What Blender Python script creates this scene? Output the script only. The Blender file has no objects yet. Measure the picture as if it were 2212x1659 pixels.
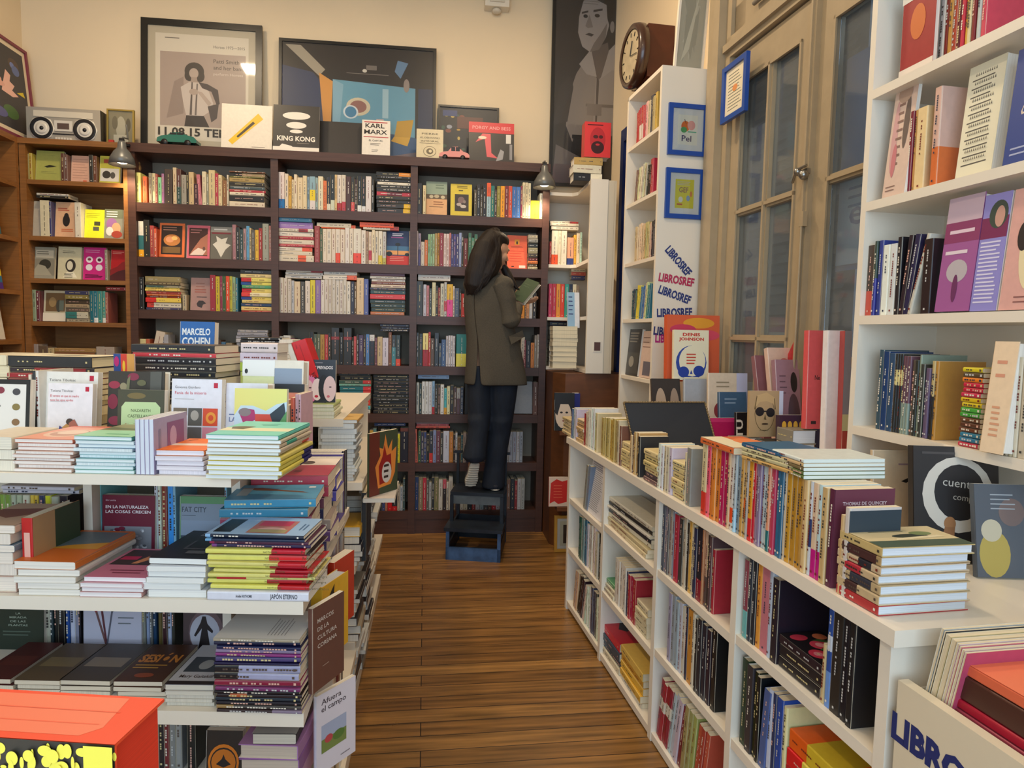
import bpy, math, random, colorsys
import numpy as np
from mathutils import Matrix, Vector
random.seed(7)
SC = bpy.context.scene
COL = SC.collection
# ---------------------------------------------------------------- camera
F, PITCH, ROLL, YAW, EYE = 1430.0, 4.347, 1.188, 6.764, 1.5
_p, _r, _y = [math.radians(v) for v in (PITCH, ROLL, YAW)]
FWD = np.array([math.sin(_y)*math.cos(_p), math.cos(_y)*math.cos(_p), -math.sin(_p)])
_rt = np.array([math.cos(_y), -math.sin(_y), 0.]); _up = np.cross(_rt, FWD)
CR = math.cos(_r)*_rt + math.sin(_r)*_up
CU = -math.sin(_r)*_rt + math.cos(_r)*_up
EYEP = np.array([0., 0., EYE])
cam = bpy.data.cameras.new('camera'); camo = bpy.data.objects.new('camera', cam); COL.objects.link(camo)
cam.sensor_fit = 'HORIZONTAL'; cam.sensor_width = 36.0; cam.lens = F/2212*36.0; cam.clip_start = .05
M = Matrix.Identity(4)
for i in range(3):
    M[i][0] = CR[i]; M[i][1] = CU[i]; M[i][2] = -FWD[i]; M[i][3] = EYEP[i]
camo.matrix_world = M
SC.camera = camo
# ---------------------------------------------------------------- light, exposure
SC.view_settings.view_transform = 'Standard'; SC.view_settings.look = 'None'
SC.view_settings.gamma = 1; SC.view_settings.use_curve_mapping = False
SC.view_settings.exposure = -0.13
w = bpy.data.worlds.new('daylight'); SC.world = w; w.use_nodes = True
w.node_tree.nodes['Background'].inputs[0].default_value = (.62, .80, 1.0, 1)
w.node_tree.nodes['Background'].inputs[1].default_value = 1.15
def area(name, loc, size, power, col, rot=(0, 0, 0), sy=None):
    l = bpy.data.lights.new(name, 'AREA'); l.energy = power; l.color = col; l.size = size
    if sy: l.shape = 'RECTANGLE'; l.size_y = sy
    o = bpy.data.objects.new(name, l); COL.objects.link(o); o.location = loc; o.rotation_euler = rot
    return o
WARM = (1.0, .78, .52)
for x, y, p_ in ((-1.7, 3.7, 30), (.3, 3.6, 30), (-1.6, 1.9, 14), (.3, 1.7, 19), (-1.4, -.6, 5), (.8, -.2, 9)):
    area('ceiling_light', (x, y, 4.05), .17, p_, WARM)
area('shop_front_daylight', (-.6, -2.3, 2.0), 3.4, 105, (.60, .82, 1.0), (math.radians(90), 0, 0), 2.6)
# ---------------------------------------------------------------- pixel geometry of the photograph
def proj(P):
    v = np.array(P, float)-EYEP; z = v@FWD
    return (1106+F*(v@CR)/z, 829.5-F*(v@CU)/z)
def ray(px, py):
    d = FWD*F+CR*(px-1106)+CU*(829.5-py); return d/np.linalg.norm(d)
def hit(px, py, P, n):
    d = ray(px, py); n = np.array(n, float); return EYEP+d*(np.dot(np.array(P, float)-EYEP, n)/np.dot(d, n))
def at_z(px, py, z): return hit(px, py, (0, 0, z), (0, 0, 1))
def at_y(px, py, y): return hit(px, py, (0, y, 0), (0, 1, 0))
def at_x(px, py, x): return hit(px, py, (x, 0, 0), (1, 0, 0))
def s_at(A, D, px):                              # parameter s where A+s*D stands at picture column px
    v = A-EYEP; k = px-1106
    return (k*(v@FWD)-F*(v@CR))/(F*(D@CR)-k*(D@FWD))
def z_at(P, py):                                 # height above P at picture row py
    v = P-EYEP; D = np.array([0, 0, 1.]); k = 829.5-py
    return (k*(v@FWD)-F*(v@CU))/(F*(D@CU)-k*(D@FWD))
# right-hand furniture frame: s runs from the far end towards the eye, t into the wall
_a = math.radians(3.841)
RO = np.array([.742, 3.368, 0.]); RU = np.array([math.sin(_a), -math.cos(_a), 0.]); RN = np.array([math.cos(_a), math.sin(_a), 0.])
def R3(s, t, z=0.): return RO+RU*s+RN*t+np.array([0, 0, z])
UP = np.array([0, 0, 1.])
# ---------------------------------------------------------------- materials
def lin(c):
    c = c.lstrip('#')
    if len(c) == 3: c = ''.join(k*2 for k in c)
    return tuple((lambda v: v/12.92 if v <= .04045 else ((v+.055)/1.055)**2.4)(int(c[i:i+2], 16)/255) for i in (0, 2, 4))
MATS = {}
def mat(name, col='888', rough=.5, metal=0., noise=0., nscale=8., stretch=(1, 1, 1), emit=None, estr=1., attr=False, bump=0., spec=.5, trans=0., coat=0.):
    if name in MATS: return MATS[name]
    m = bpy.data.materials.new(name); m.use_nodes = True; nt = m.node_tree; b = nt.nodes['Principled BSDF']; MATS[name] = m
    b.inputs['Roughness'].default_value = rough; b.inputs['Metallic'].default_value = metal
    b.inputs['Specular IOR Level'].default_value = spec; b.inputs['Transmission Weight'].default_value = trans
    b.inputs['Coat Weight'].default_value = coat
    src = None
    if attr:
        a = nt.nodes.new('ShaderNodeAttribute'); a.attribute_name = 'Col'; src = a.outputs['Color']
    else:
        b.inputs['Base Color'].default_value = (*lin(col), 1)
    if noise or bump:
        tc = nt.nodes.new('ShaderNodeTexCoord'); mp = nt.nodes.new('ShaderNodeMapping'); no = nt.nodes.new('ShaderNodeTexNoise')
        mp.inputs['Scale'].default_value = stretch; no.inputs['Scale'].default_value = nscale; no.inputs['Detail'].default_value = 5
        g = nt.nodes.new('ShaderNodeNewGeometry')
        nt.links.new(g.outputs['Position'], mp.inputs['Vector']); nt.links.new(mp.outputs[0], no.inputs['Vector'])
        if noise:
            mr = nt.nodes.new('ShaderNodeMapRange'); mr.inputs[1].default_value = .25; mr.inputs[2].default_value = .75
            mr.inputs[3].default_value = 1-noise; mr.inputs[4].default_value = 1+noise
            nt.links.new(no.outputs['Fac'], mr.inputs[0])
            mx = nt.nodes.new('ShaderNodeMix'); mx.data_type = 'RGBA'; mx.blend_type = 'MULTIPLY'; mx.inputs[0].default_value = 1
            if src: nt.links.new(src, mx.inputs[6])
            else: mx.inputs[6].default_value = (*lin(col), 1)
            nt.links.new(mr.outputs[0], mx.inputs[7]); nt.links.new(mx.outputs[2], b.inputs['Base Color']); src = None
        if bump:
            bp = nt.nodes.new('ShaderNodeBump'); bp.inputs['Strength'].default_value = bump; bp.inputs['Distance'].default_value = .004
            nt.links.new(no.outputs['Fac'], bp.inputs['Height']); nt.links.new(bp.outputs[0], b.inputs['Normal'])
    if src: nt.links.new(src, b.inputs['Base Color'])
    if emit:
        b.inputs['Emission Color'].default_value = (*lin(emit), 1); b.inputs['Emission Strength'].default_value = estr
    return m
COVER = mat('printed_cover', attr=True, rough=.38, noise=.05, nscale=60)
PRINT = mat('print_on_cover', attr=True, rough=.42)
WHITE = mat('white_laminate', 'ebe1d1', rough=.35, noise=.03, nscale=3)
DARKWOOD = mat('dark_stained_wood', '4b2e23', rough=.42, noise=.22, nscale=9, stretch=(.6, 2, 9))
GOLDWOOD = mat('golden_brown_wood', '8a5a2c', rough=.4, noise=.22, nscale=9, stretch=(.6, 2, 9))
BACKPANEL = mat('grey_brown_back_panel', '8a7d6c', rough=.6, noise=.05)
WALL = mat('warm_cream_wall_paint', 'e6d2b2', rough=.75, noise=.03, nscale=1.5, bump=.05)
CEIL = mat('white_ceiling_paint', 'efe6d6', rough=.8)
TAUPE = mat('taupe_door_paint', 'a8967a', rough=.42, noise=.06, nscale=14, bump=.15)
BLACKF = mat('black_frame_lacquer', '1d1c1a', rough=.35)
NAVY = mat('navy_blue_paint', '14245c', rough=.4, noise=.1)
BLUEF = mat('blue_frame_lacquer', '1b479b', rough=.35)
GLASS = mat('picture_glass', 'ffffff', rough=.02, trans=1.0)
GREYMETAL = mat('grey_lamp_metal', '6e6f6d', rough=.35, metal=.3)
STEEL = mat('steel', '9a9a98', rough=.28, metal=1.)
BLACK = mat('black_plastic', '15151a', rough=.4)
def pages_mat():
    m = bpy.data.materials.new('page_edges'); m.use_nodes = True; nt = m.node_tree; b = nt.nodes['Principled BSDF']
    b.inputs['Roughness'].default_value = .8
    a = nt.nodes.new('ShaderNodeAttribute'); a.attribute_name = 'Col'
    tc = nt.nodes.new('ShaderNodeTexCoord'); mp = nt.nodes.new('ShaderNodeMapping'); mp.inputs['Scale'].default_value = (900, 3, 3)
    no = nt.nodes.new('ShaderNodeTexNoise'); no.inputs['Scale'].default_value = 1; no.inputs['Detail'].default_value = 2
    mr = nt.nodes.new('ShaderNodeMapRange'); mr.inputs[1].default_value = .3; mr.inputs[2].default_value = .7; mr.inputs[3].default_value = .84; mr.inputs[4].default_value = 1.04
    mx = nt.nodes.new('ShaderNodeMix'); mx.data_type = 'RGBA'; mx.blend_type = 'MULTIPLY'; mx.inputs[0].default_value = 1
    L = nt.links.new
    L(tc.outputs['Object'], mp.inputs['Vector']); L(mp.outputs[0], no.inputs['Vector']); L(no.outputs['Fac'], mr.inputs[0])
    L(a.outputs['Color'], mx.inputs[6]); L(mr.outputs[0], mx.inputs[7]); L(mx.outputs[2], b.inputs['Base Color'])
    return m
PAGES = pages_mat()
# ---------------------------------------------------------------- mesh builder
class MB:
    def __init__(s): s.v = []; s.f = []; s.c = []; s.m = []; s.sm = []
    def add(s, vs, fs, col='fff', mi=0, smooth=False):
        b = len(s.v); s.v += [tuple(map(float, p)) for p in vs]
        for f in fs: s.f.append(tuple(i+b for i in f)); s.c.append(col); s.m.append(mi); s.sm.append(smooth)
        return s
    def box(s, lo, hi, col='fff', mi=0, T=None):
        (a, b, c), (d, e, f) = lo, hi
        vs = [(a, b, c), (d, b, c), (d, e, c), (a, e, c), (a, b, f), (d, b, f), (d, e, f), (a, e, f)]
        if T is not None: vs = [T(p) for p in vs]
        return s.add(vs, [(0, 3, 2, 1), (4, 5, 6, 7), (0, 1, 5, 4), (1, 2, 6, 5), (2, 3, 7, 6), (3, 0, 4, 7)], col, mi)
    def prism(s, poly, f0, f1, col='fff', mi=0, smooth=False):       # poly: list of 2d, f0/f1 map 2d -> 3d
        n = len(poly); vs = [f0(p) for p in poly]+[f1(p) for p in poly]
        s.add(vs, [tuple(range(n))[::-1], tuple(range(n, 2*n))], col, mi)
        s.add(vs, [(i, (i+1) % n, n+(i+1) % n, n+i) for i in range(n)], col, mi, smooth)
        return s
    def rings(s, rs, col='fff', mi=0, cap=True, closed=True, smooth=True):
        n = len(rs[0]); vs = [p for r in rs for p in r]; fs = []
        for k in range(len(rs)-1):
            for i in range(n if closed else n-1):
                j = (i+1) % n; fs.append((k*n+i, k*n+j, (k+1)*n+j, (k+1)*n+i))
        s.add(vs, fs, col, mi, smooth)
        if cap and closed:
            s.add(rs[0], [tuple(range(n))[::-1]], col, mi); s.add(rs[-1], [tuple(range(n))], col, mi)
        return s
    def tube(s, pts, rad, n=10, col='fff', mi=0, flat=1.0, cap=True):
        pts = [np.array(p, float) for p in pts]; rs = []
        rad = rad if isinstance(rad, (list, tuple)) else [rad]*len(pts)
        ref = np.array([0, 0, 1.])
        t0 = pts[-1]-pts[0]
        if abs(t0[2]) > .8*np.linalg.norm(t0): ref = np.array([0, 1., 0])
        for i, p in enumerate(pts):
            t = pts[min(i+1, len(pts)-1)]-pts[max(i-1, 0)]; t = t/(np.linalg.norm(t)+1e-12)
            a = np.cross(t, ref); a /= np.linalg.norm(a)+1e-12; b = np.cross(a, t)
            r = rad[i]; ra, rb = (r if isinstance(r, (list, tuple)) else (r, r*flat))
            rs.append([p+a*ra*math.cos(q)+b*rb*math.sin(q) for q in [2*math.pi*k/n for k in range(n)]])
        return s.rings(rs, col, mi, cap)
    def lathe(s, prof, c, axis=(0, 0, 1), n=24, col='fff', mi=0, cap=True):   # prof: (r, h)
        ax = np.array(axis, float); ax /= np.linalg.norm(ax)
        a = np.cross(ax, (0, 1., 0) if abs(ax[1]) < .9 else (1., 0, 0)); a /= np.linalg.norm(a); b = np.cross(ax, a); c = np.array(c, float)
        return s.rings([[c+ax*h+a*r*math.cos(q)+b*r*math.sin(q) for q in [2*math.pi*k/n for k in range(n)]] for r, h in prof], col, mi, cap)
    def ball(s, c, r, n=16, m=10, col='fff', mi=0, T=None):
        r = r if isinstance(r, (list, tuple)) else (r, r, r); rs = []
        for k in range(m+1):
            th = math.pi*(k+.02)/(m+.04)
            ring = [np.array([r[0]*math.sin(th)*math.cos(q), r[1]*math.sin(th)*math.sin(q), -r[2]*math.cos(th)]) for q in [2*math.pi*i/n for i in range(n)]]
            rs.append([np.array(c)+(T@p if T is not None else p) for p in ring])
        return s.rings(rs, col, mi)
    def mesh(s, name):
        me = bpy.data.meshes.new(name); me.from_pydata(s.v, [], s.f)
        at = me.attributes.new('Col', 'FLOAT_COLOR', 'CORNER')
        cc = []; cache = {}
        for f, c in zip(s.f, s.c):
            if c not in cache: cache[c] = (*lin(c), 1.)
            cc += list(cache[c])*len(f)
        at.data.foreach_set('color', cc)
        me.polygons.foreach_set('material_index', s.m); me.polygons.foreach_set('use_smooth', s.sm)
        return me
    def obj(s, name, mats, parent=None, mw=None, **kw):
        me = s.mesh(name)
        for m in (mats if isinstance(mats, (list, tuple)) else [mats]): me.materials.append(m)
        return link(name, me, parent, mw, **kw)
def link(name, data, parent=None, mw=None, **kw):
    o = bpy.data.objects.new(name, data); COL.objects.link(o)
    if parent is not None: o.parent = parent
    if mw is not None: o.matrix_local = mw
    for k, v in kw.items(): o[k] = v
    return o
def empty(name, loc, label, cat, group=None, mw=None):
    o = bpy.data.objects.new(name, None); COL.objects.link(o); o.empty_display_size = .05
    if mw is not None: o.matrix_world = mw
    else: o.location = tuple(map(float, loc))
    o['label'] = label; o['category'] = cat
    if group: o['group'] = group
    return o
def frame(X, Y, Z, O):
    m = Matrix.Identity(4)
    for i in range(3): m[i][0] = float(X[i]); m[i][1] = float(Y[i]); m[i][2] = float(Z[i]); m[i][3] = float(O[i])
    return m
def rotz(a): c, s_ = math.cos(a), math.sin(a); return np.array([[c, -s_, 0], [s_, c, 0], [0, 0, 1.]])
# ---------------------------------------------------------------- flat print (pictures, lettering) on a face
_TX = {}
def text_polys(t, bold=0.):
    k = (t, bold)
    if k not in _TX:
        cu = bpy.data.curves.new('lettering', 'FONT'); cu.body = t; cu.size = 1; cu.resolution_u = 2; cu.offset = bold
        o = bpy.data.objects.new('lettering', cu); me = bpy.data.meshes.new_from_object(o)
        vs = [(v.co.x, v.co.y) for v in me.vertices]; fs = [tuple(p.vertices) for p in me.polygons]
        xs = [v[0] for v in vs] or [0, 1]
        _TX[k] = (vs, fs, min(xs), max(xs))
        bpy.data.objects.remove(o); bpy.data.curves.remove(cu); bpy.data.meshes.remove(me)
    return _TX[k]
def draw(mb, art, fn, W, H, e0=.0004, mi=0):
    """art in unit coordinates of a W x H face; fn(a, b, e) maps metres on the face and lift e to 3d"""
    e = e0
    for it in art:
        k = it[0]; e += min(.00012, .003/len(art))
        if k == 'r':
            _, u0, v0, u1, v1, c = it; P = [(u0, v0), (u1, v0), (u1, v1), (u0, v1)]
        elif k == 'e':
            _, cu, cv, ru, rv, c = it; P = [(cu+ru*math.cos(q), cv+rv*math.sin(q)) for q in [2*math.pi*i/20 for i in range(20)]]
        elif k == 'p': _, P, c = it
        elif k == 't':                                    # text, u, v, height/H, colour, width/W or None, align, rot deg, bold
            _, s_, u, v, h, c = it[:6]; wd = it[6] if len(it) > 6 else None; al = it[7] if len(it) > 7 else 'l'
            ro = math.radians(it[8]) if len(it) > 8 else 0; bo = it[9] if len(it) > 9 else .012
            vs, fs, x0, x1 = text_polys(s_, bo); sy = h*(H if abs(math.sin(ro)) < .7 else W)/.72; sx = sy if wd is None else wd*(W if abs(math.sin(ro)) < .7 else H)/(x1-x0)
            off = {'l': -x0, 'c': -(x0+x1)/2, 'r': -x1}[al]
            pts = []
            for x, y in vs:
                X, Y = (x+off)*sx, y*sy
                pts.append(fn(u*W+X*math.cos(ro)-Y*math.sin(ro), v*H+X*math.sin(ro)+Y*math.cos(ro), e))
            mb.add(pts, fs, c, mi); continue
        elif k == 'l':                                    # lines of small print: u, v, w, n, gap, thickness, colour
            _, u, v, w_, n_, g, th, c = it
            for i in range(n_):
                ww = w_*(.75+.25*random.random()); vv = v-i*g
                mb.add([fn(u*W, vv*H, e), fn((u+ww)*W, vv*H, e), fn((u+ww)*W, (vv+th)*H, e), fn(u*W, (vv+th)*H, e)], [(0, 1, 2, 3)], c, mi)
            continue
        mb.add([fn(a*W, b*H, e) for a, b in P], [tuple(range(len(P)))], c, mi)
# ---------------------------------------------------------------- books
BOOKS = []
def cname(c):
    r, g, b = [x**(1/2.2) for x in lin(c)]; h, s_, v = colorsys.rgb_to_hsv(r, g, b); h *= 360
    if v < .2: return 'black'
    if s_ < .13: return 'dark grey' if v < .42 else 'grey' if v < .68 else 'pale grey' if v < .84 else 'white'
    if h < 16 or h > 345: return 'pink' if s_ < .5 and v > .75 else 'dark red' if v < .62 else 'red'
    if h < 44: return ('brown' if v < .6 else 'cream' if s_ < .36 else 'tan' if s_ < .55 and v < .85 else 'orange')
    if h < 68: return ('olive' if v < .6 else 'cream' if s_ < .42 else 'yellow')
    if h < 160: return 'dark green' if v < .45 else 'green' if s_ > .3 else 'pale green'
    if h < 200: return 'dark teal' if v < .42 else 'teal' if v < .7 else 'pale turquoise'
    if h < 255: return 'navy blue' if v < .42 else 'blue' if s_ > .4 else 'grey blue'
    if h < 300: return 'purple' if v < .75 or s_ > .4 else 'lilac'
    return 'crimson' if v < .72 else 'pink'
ORD = 'zeroth first second third fourth fifth sixth seventh eighth ninth tenth eleventh twelfth thirteenth fourteenth fifteenth sixteenth seventeenth eighteenth nineteenth'.split()
TENS = 'zero ten twenty thirty forty fifty sixty'.split()
def ordi(n):
    if n < 20: return ORD[n]
    t, o = divmod(n, 10)
    return (TENS[t][:-1]+'ieth') if o == 0 else TENS[t]+'-'+ORD[o]
PLACE_N = {}
def book(mw, t, w_, h, col, label, art=None, spine=None, band=None, hard=None, page='efe2c4', group=None, cat='book', name=None, top=None, child=None):
    """a book in its own frame: x thickness, y from spine to fore edge, z height; front cover at x=t"""
    BOOKS.append(dict(mw=mw, t=t, w=w_, h=h, col=col, label=label, art=art, spine=spine, band=band, hard=(t > .03) if hard is None else hard, page=page, group=group, cat=cat, name=name, child=child))
def cover_mesh(b, mb):
    t, w_, h = b['t'], b['w'], b['h']; k = .0022 if b['hard'] else .0007; c = min(.004 if not b['hard'] else .003, t*.3)
    outer = [(0, w_), (0, c), (c*.4, c*.25), (c, 0), (t-c, 0), (t-c*.4, c*.25), (t, c), (t, w_)]
    inner = [(k, w_), (k, c+k*.2), (c*.4+k*.6, c*.25+k*.7), (c+k*.2, k), (t-c-k*.2, k), (t-c*.4-k*.6, c*.25+k*.7), (t-k, c+k*.2), (t-k, w_)]
    bands = sorted(b['band'] or [])
    zs = [0., h]
    for (a, z_, _) in bands: zs += [a*h, z_*h]
    zs = sorted(set(round(z, 5) for z in zs)); n = len(outer)
    for z0, z1 in zip(zs, zs[1:]):
        cc = b['col']
        for a, q, c2 in bands:
            if a*h-1e-4 <= z0 and z1 <= q*h+1e-4: cc = c2
        for i in range(n-1):
            (x0, y0), (x1, y1) = outer[i], outer[i+1]
            mb.add([(x0, y0, z0), (x1, y1, z0), (x1, y1, z1), (x0, y0, z1)], [(0, 1, 2, 3)], cc)
    for i in range(n-1):
        (x0, y0), (x1, y1) = inner[i], inner[i+1]; (a0, b0), (a1, b1) = outer[i], outer[i+1]; cc = b['col']
        mb.add([(x0, y0, 0), (x1, y1, 0), (x1, y1, h), (x0, y0, h)], [(3, 2, 1, 0)], 'e8e0d0')
        mb.add([(a0, b0, 0), (a1, b1, 0), (x1, y1, 0), (x0, y0, 0)], [(3, 2, 1, 0)], cc)
        mb.add([(a0, b0, h), (a1, b1, h), (x1, y1, h), (x0, y0, h)], [(0, 1, 2, 3)], cc)
    for i in (0, n-1):
        (x0, y0), (a0, b0) = inner[i], outer[i]
        mb.add([(x0, y0, 0), (a0, b0, 0), (a0, b0, h), (x0, y0, h)], [(0, 1, 2, 3)], b['col'])
def pages_mesh(b, mb, mi=0):
    k = .0024 if b['hard'] else .0008; q = .004 if b['hard'] else .0006
    mb.box((k, k+.001, q), (b['t']-k, b['w']-q, b['h']-q), b['page'], mi)
def art_mesh(b, mb, mi=0):
    t, w_, h = b['t'], b['w'], b['h']
    if b['art']: draw(mb, b['art'], lambda a, c, e: (t+e, a, c), w_, h, mi=mi)
    if b['spine']:
        draw(mb, b['spine'], lambda a, c, e: (a, -e, c), t, h, e0=.0003, mi=mi)
def spine_marks(t, h, col, rng):
    """small print on a spine: a dashed title line and a publisher's mark"""
    r, g, b = lin(col); dark = (r*.3+g*.6+b*.1) > .28
    ink = rng.choice(['3a3530', '5a4a40', '7a2a20', '2a3550'] if dark else ['e8e0d0', 'd8c890', 'c8c8c8', 'e0b0a0'])
    out = []
    if t > .006:
        y = .93-rng.random()*.12; wd = min(.42, .0045/t); x0 = .5-wd/2
        for seg in range(rng.choice([2, 3, 3])):
            L = .08+.22*rng.random()
            n = max(2, int(L*h/.006)); g = L/n
            for i in range(n):
                if rng.random() < .85: out.append(('r', x0+wd*rng.random()*.12, y-g*(i+1)+g*.25, x0+wd*(.85+.15*rng.random()), y-g*i, ink))
            y -= L+.04
            if y < .3: break
        out.append(('r', .5-wd*.6, .05, .5+wd*.6, .05+wd*1.2*t/h, ink))
    return out
# ================================================================ ROOM SHELL
YB = 4.872; YW = 5.19; XL = -2.90; TW = .73; ZC = 4.3; YF = -2.4
def planks():
    m = bpy.data.materials.new('old_floor_boards'); m.use_nodes = True; nt = m.node_tree; b = nt.nodes['Principled BSDF']; L = nt.links.new
    g = nt.nodes.new('ShaderNodeNewGeometry'); br = nt.nodes.new('ShaderNodeTexBrick')
    br.inputs['Scale'].default_value = 1; br.inputs['Brick Width'].default_value = 2.3; br.inputs['Row Height'].default_value = .088
    br.inputs['Mortar Size'].default_value = .0022; br.inputs['Mortar Smooth'].default_value = .3; br.offset = .37
    br.inputs['Color1'].default_value = (*lin('a0743f'), 1); br.inputs['Color2'].default_value = (*lin('78522a'), 1); br.inputs['Mortar'].default_value = (*lin('24130a'), 1)
    mp = nt.nodes.new('ShaderNodeMapping'); mp.inputs['Rotation'].default_value = (0, 0, math.radians(-.8)); L(g.outputs['Position'], mp.inputs[0]); L(mp.outputs[0], br.inputs['Vector'])
    mp2 = nt.nodes.new('ShaderNodeMapping'); mp2.inputs['Scale'].default_value = (1.6, 26, 1); L(g.outputs['Position'], mp2.inputs[0])
    no = nt.nodes.new('ShaderNodeTexNoise'); no.inputs['Scale'].default_value = 1.6; no.inputs['Detail'].default_value = 7; L(mp2.outputs[0], no.inputs['Vector'])
    mr = nt.nodes.new('ShaderNodeMapRange'); mr.inputs[1].default_value = .3; mr.inputs[2].default_value = .72; mr.inputs[3].default_value = .42; mr.inputs[4].default_value = 1.38; L(no.outputs['Fac'], mr.inputs[0])
    mx = nt.nodes.new('ShaderNodeMix'); mx.data_type = 'RGBA'; mx.blend_type = 'MULTIPLY'; mx.inputs[0].default_value = 1
    L(br.outputs['Color'], mx.inputs[6]); L(mr.outputs[0], mx.inputs[7]); L(mx.outputs[2], b.inputs['Base Color'])
    n2 = nt.nodes.new('ShaderNodeTexNoise'); n2.inputs['Scale'].default_value = 2.2; n2.inputs['Detail'].default_value = 4; L(g.outputs['Position'], n2.inputs['Vector'])
    m3 = nt.nodes.new('ShaderNodeMapRange'); m3.inputs[3].default_value = .2; m3.inputs[4].default_value = .42; L(n2.outputs['Fac'], m3.inputs[0]); L(m3.outputs[0], b.inputs['Roughness'])
    bp = nt.nodes.new('ShaderNodeBump'); bp.inputs['Strength'].default_value = .35; bp.inputs['Distance'].default_value = .003; L(mx.outputs[2], bp.inputs['Height']); L(bp.outputs[0], b.inputs['Normal'])
    return m
def struct(name, mb, m, parent=None, **kw):
    return mb.obj(name, m, parent, **({} if parent else {'kind': 'structure'}), **kw)
struct('floor', MB().box((XL-.2, YF, -.12), (3.6, YW+.2, 0)), planks())
struct('ceiling', MB().box((XL-.2, YF, ZC), (3.6, YW+.2, ZC+.12)), CEIL)
struct('wall_back', MB().box((XL-.2, YW, 0), (2.2, YW+.15, ZC)), WALL)
struct('wall_left', MB().box((XL-.15, YF, 0), (XL, YW, ZC)), WALL)
def rbox(mb, s0, s1, t0, t1, z0, z1, col='fff', mi=0):
    return mb.box((s0, t0, z0), (s1, t1, z1), col, mi, T=lambda p: R3(*p))
# right wall with the tall door opening (s .2 .. 1.42)
DZ = 3.55
mb = MB()
for s0, s1, z0, z1 in ((-1.9, -.02, 0, ZC), (1.5, 5.9, 0, ZC), (-.02, 1.5, DZ, ZC)): rbox(mb, s0, s1, TW, TW+.3, z0, z1)
struct('wall_right', mb, WALL)
# ---- french door: jambs, two leaves, panes, muntins, a transom light above
mb = MB()
for s0, s1, d in ((-.06, .03, 0), (.03, .09, -.02), (.09, .14, .02)): rbox(mb, s0, s1, TW-.05+d, TW+.12, 0, DZ)
for s0, s1, d in ((1.43, 1.5, 0), (1.38, 1.43, .02)): rbox(mb, s0, s1, TW-.05+d, TW+.12, 0, DZ)
rbox(mb, .1, 1.42, TW-.03, TW+.1, 2.90, 3.0); rbox(mb, .1, 1.42, TW-.05, TW-.02, 2.93, 2.965); rbox(mb, -.06, 1.5, TW-.05, TW+.12, DZ-.08, DZ)
dframe = struct('door_1', mb, TAUPE)
def leaf(s0, s1, z0, z1, mun_s, mun_z, kz=1.0, st=.085):
    mb = MB(); f0, f1 = TW-.005, TW+.04
    rbox(mb, s0, s0+st, f0, f1, z0, z1); rbox(mb, s1-st, s1, f0, f1, z0, z1)
    rbox(mb, s0+st, s1-st, f0, f1, z1-.14, z1); rbox(mb, s0+st, s1-st, f0, f1, z0, z0+kz)
    for s in mun_s:
        rbox(mb, s-.016, s+.016, f0+.004, f1, z0+kz, z1-.14); rbox(mb, s-.007, s+.007, f0-.008, f0+.004, z0+kz, z1-.14)
    for z in mun_z:
        rbox(mb, s0+st, s1-st, f0+.004, f1, z-.018, z+.018); rbox(mb, s0+st, s1-st, f0-.008, f0+.004, z-.008, z+.008)
    for a, b_ in ((s0+st, s0+st+.012), (s1-st-.012, s1-st)): rbox(mb, a, b_, f0-.008, f0, z0+kz, z1-.14)
    rbox(mb, s0+st, s1-st, f0-.008, f0, z1-.152, z1-.14)
    o = mb.obj('door_leaf', TAUPE, dframe)
    p = MB(); rbox(p, s0+st, s1-st, TW+.018, TW+.022, z0+kz, z1-.14); p.obj('door_pane', DGLASS, o)
    return o
DGLASS = bpy.data.materials.new('door_glass'); DGLASS.use_nodes = True
_b = DGLASS.node_tree.nodes['Principled BSDF']; _b.inputs['Transmission Weight'].default_value = .9; _b.inputs['Roughness'].default_value = .03
_b.inputs['Base Color'].default_value = (.72, .8, .88, 1); _b.inputs['IOR'].default_value = 1.35
leaf(.14, .80, .06, 2.89, [.475], [2.12, 1.50, .9+.25], kz=1.0)
leaf(.83, 1.38, .06, 2.89, [], [2.13, 1.42], kz=1.0, st=.09)
mb = MB(); rbox(mb, .80, .835, TW-.03, TW+.05, .06, 2.89); rbox(mb, .812, .823, TW-.04, TW-.03, .06, 2.89); mb.obj('astragal', TAUPE, dframe)
mb = MB(); rbox(mb, .785, .85, TW-.045, TW-.03, 2.17, 2.19); mb.ball(R3(.80, TW-.055, 2.185), .016); mb.ball(R3(.835, TW-.05, 2.165), .02); mb.tube([R3(.76, TW-.05, 2.15), R3(.80, TW-.06, 2.19), R3(.85, TW-.05, 2.2)], .006); mb.obj('latch', STEEL, dframe)
mb = MB(); mb.tube([R3(.83, TW-.045, .9), R3(.83, TW-.045, 2.0)], .005); rbox(mb, .815, .845, TW-.05, TW-.03, 1.96, 2.02); mb.obj('sliding_bolt', TAUPE, dframe)
# transom sash over the leaves, with its long hinge bar
mb = MB(); f0, f1 = TW-.01, TW+.04
for a in ((.14, .24, 3.0, DZ-.08), (1.28, 1.38, 3.0, DZ-.08), (.14, 1.38, 3.0, 3.14), (.14, 1.38, DZ-.18, DZ-.08), (.78, .83, 3.14, DZ-.18)): rbox(mb, a[0], a[1], f0, f1, a[2], a[3])
o = mb.obj('transom_sash', TAUPE, dframe); p = MB(); rbox(p, .2, 1.3, TW+.018, TW+.022, 3.1, DZ-.15); p.obj('transom_pane', DGLASS, o)
mb = MB(); mb.tube([R3(.35, TW-.03, 3.06), R3(.62, TW-.03, 3.06)], .011); mb.obj('hinge_bar', mat('grey_bar_paint', '7b7265', rough=.45), dframe)
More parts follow.
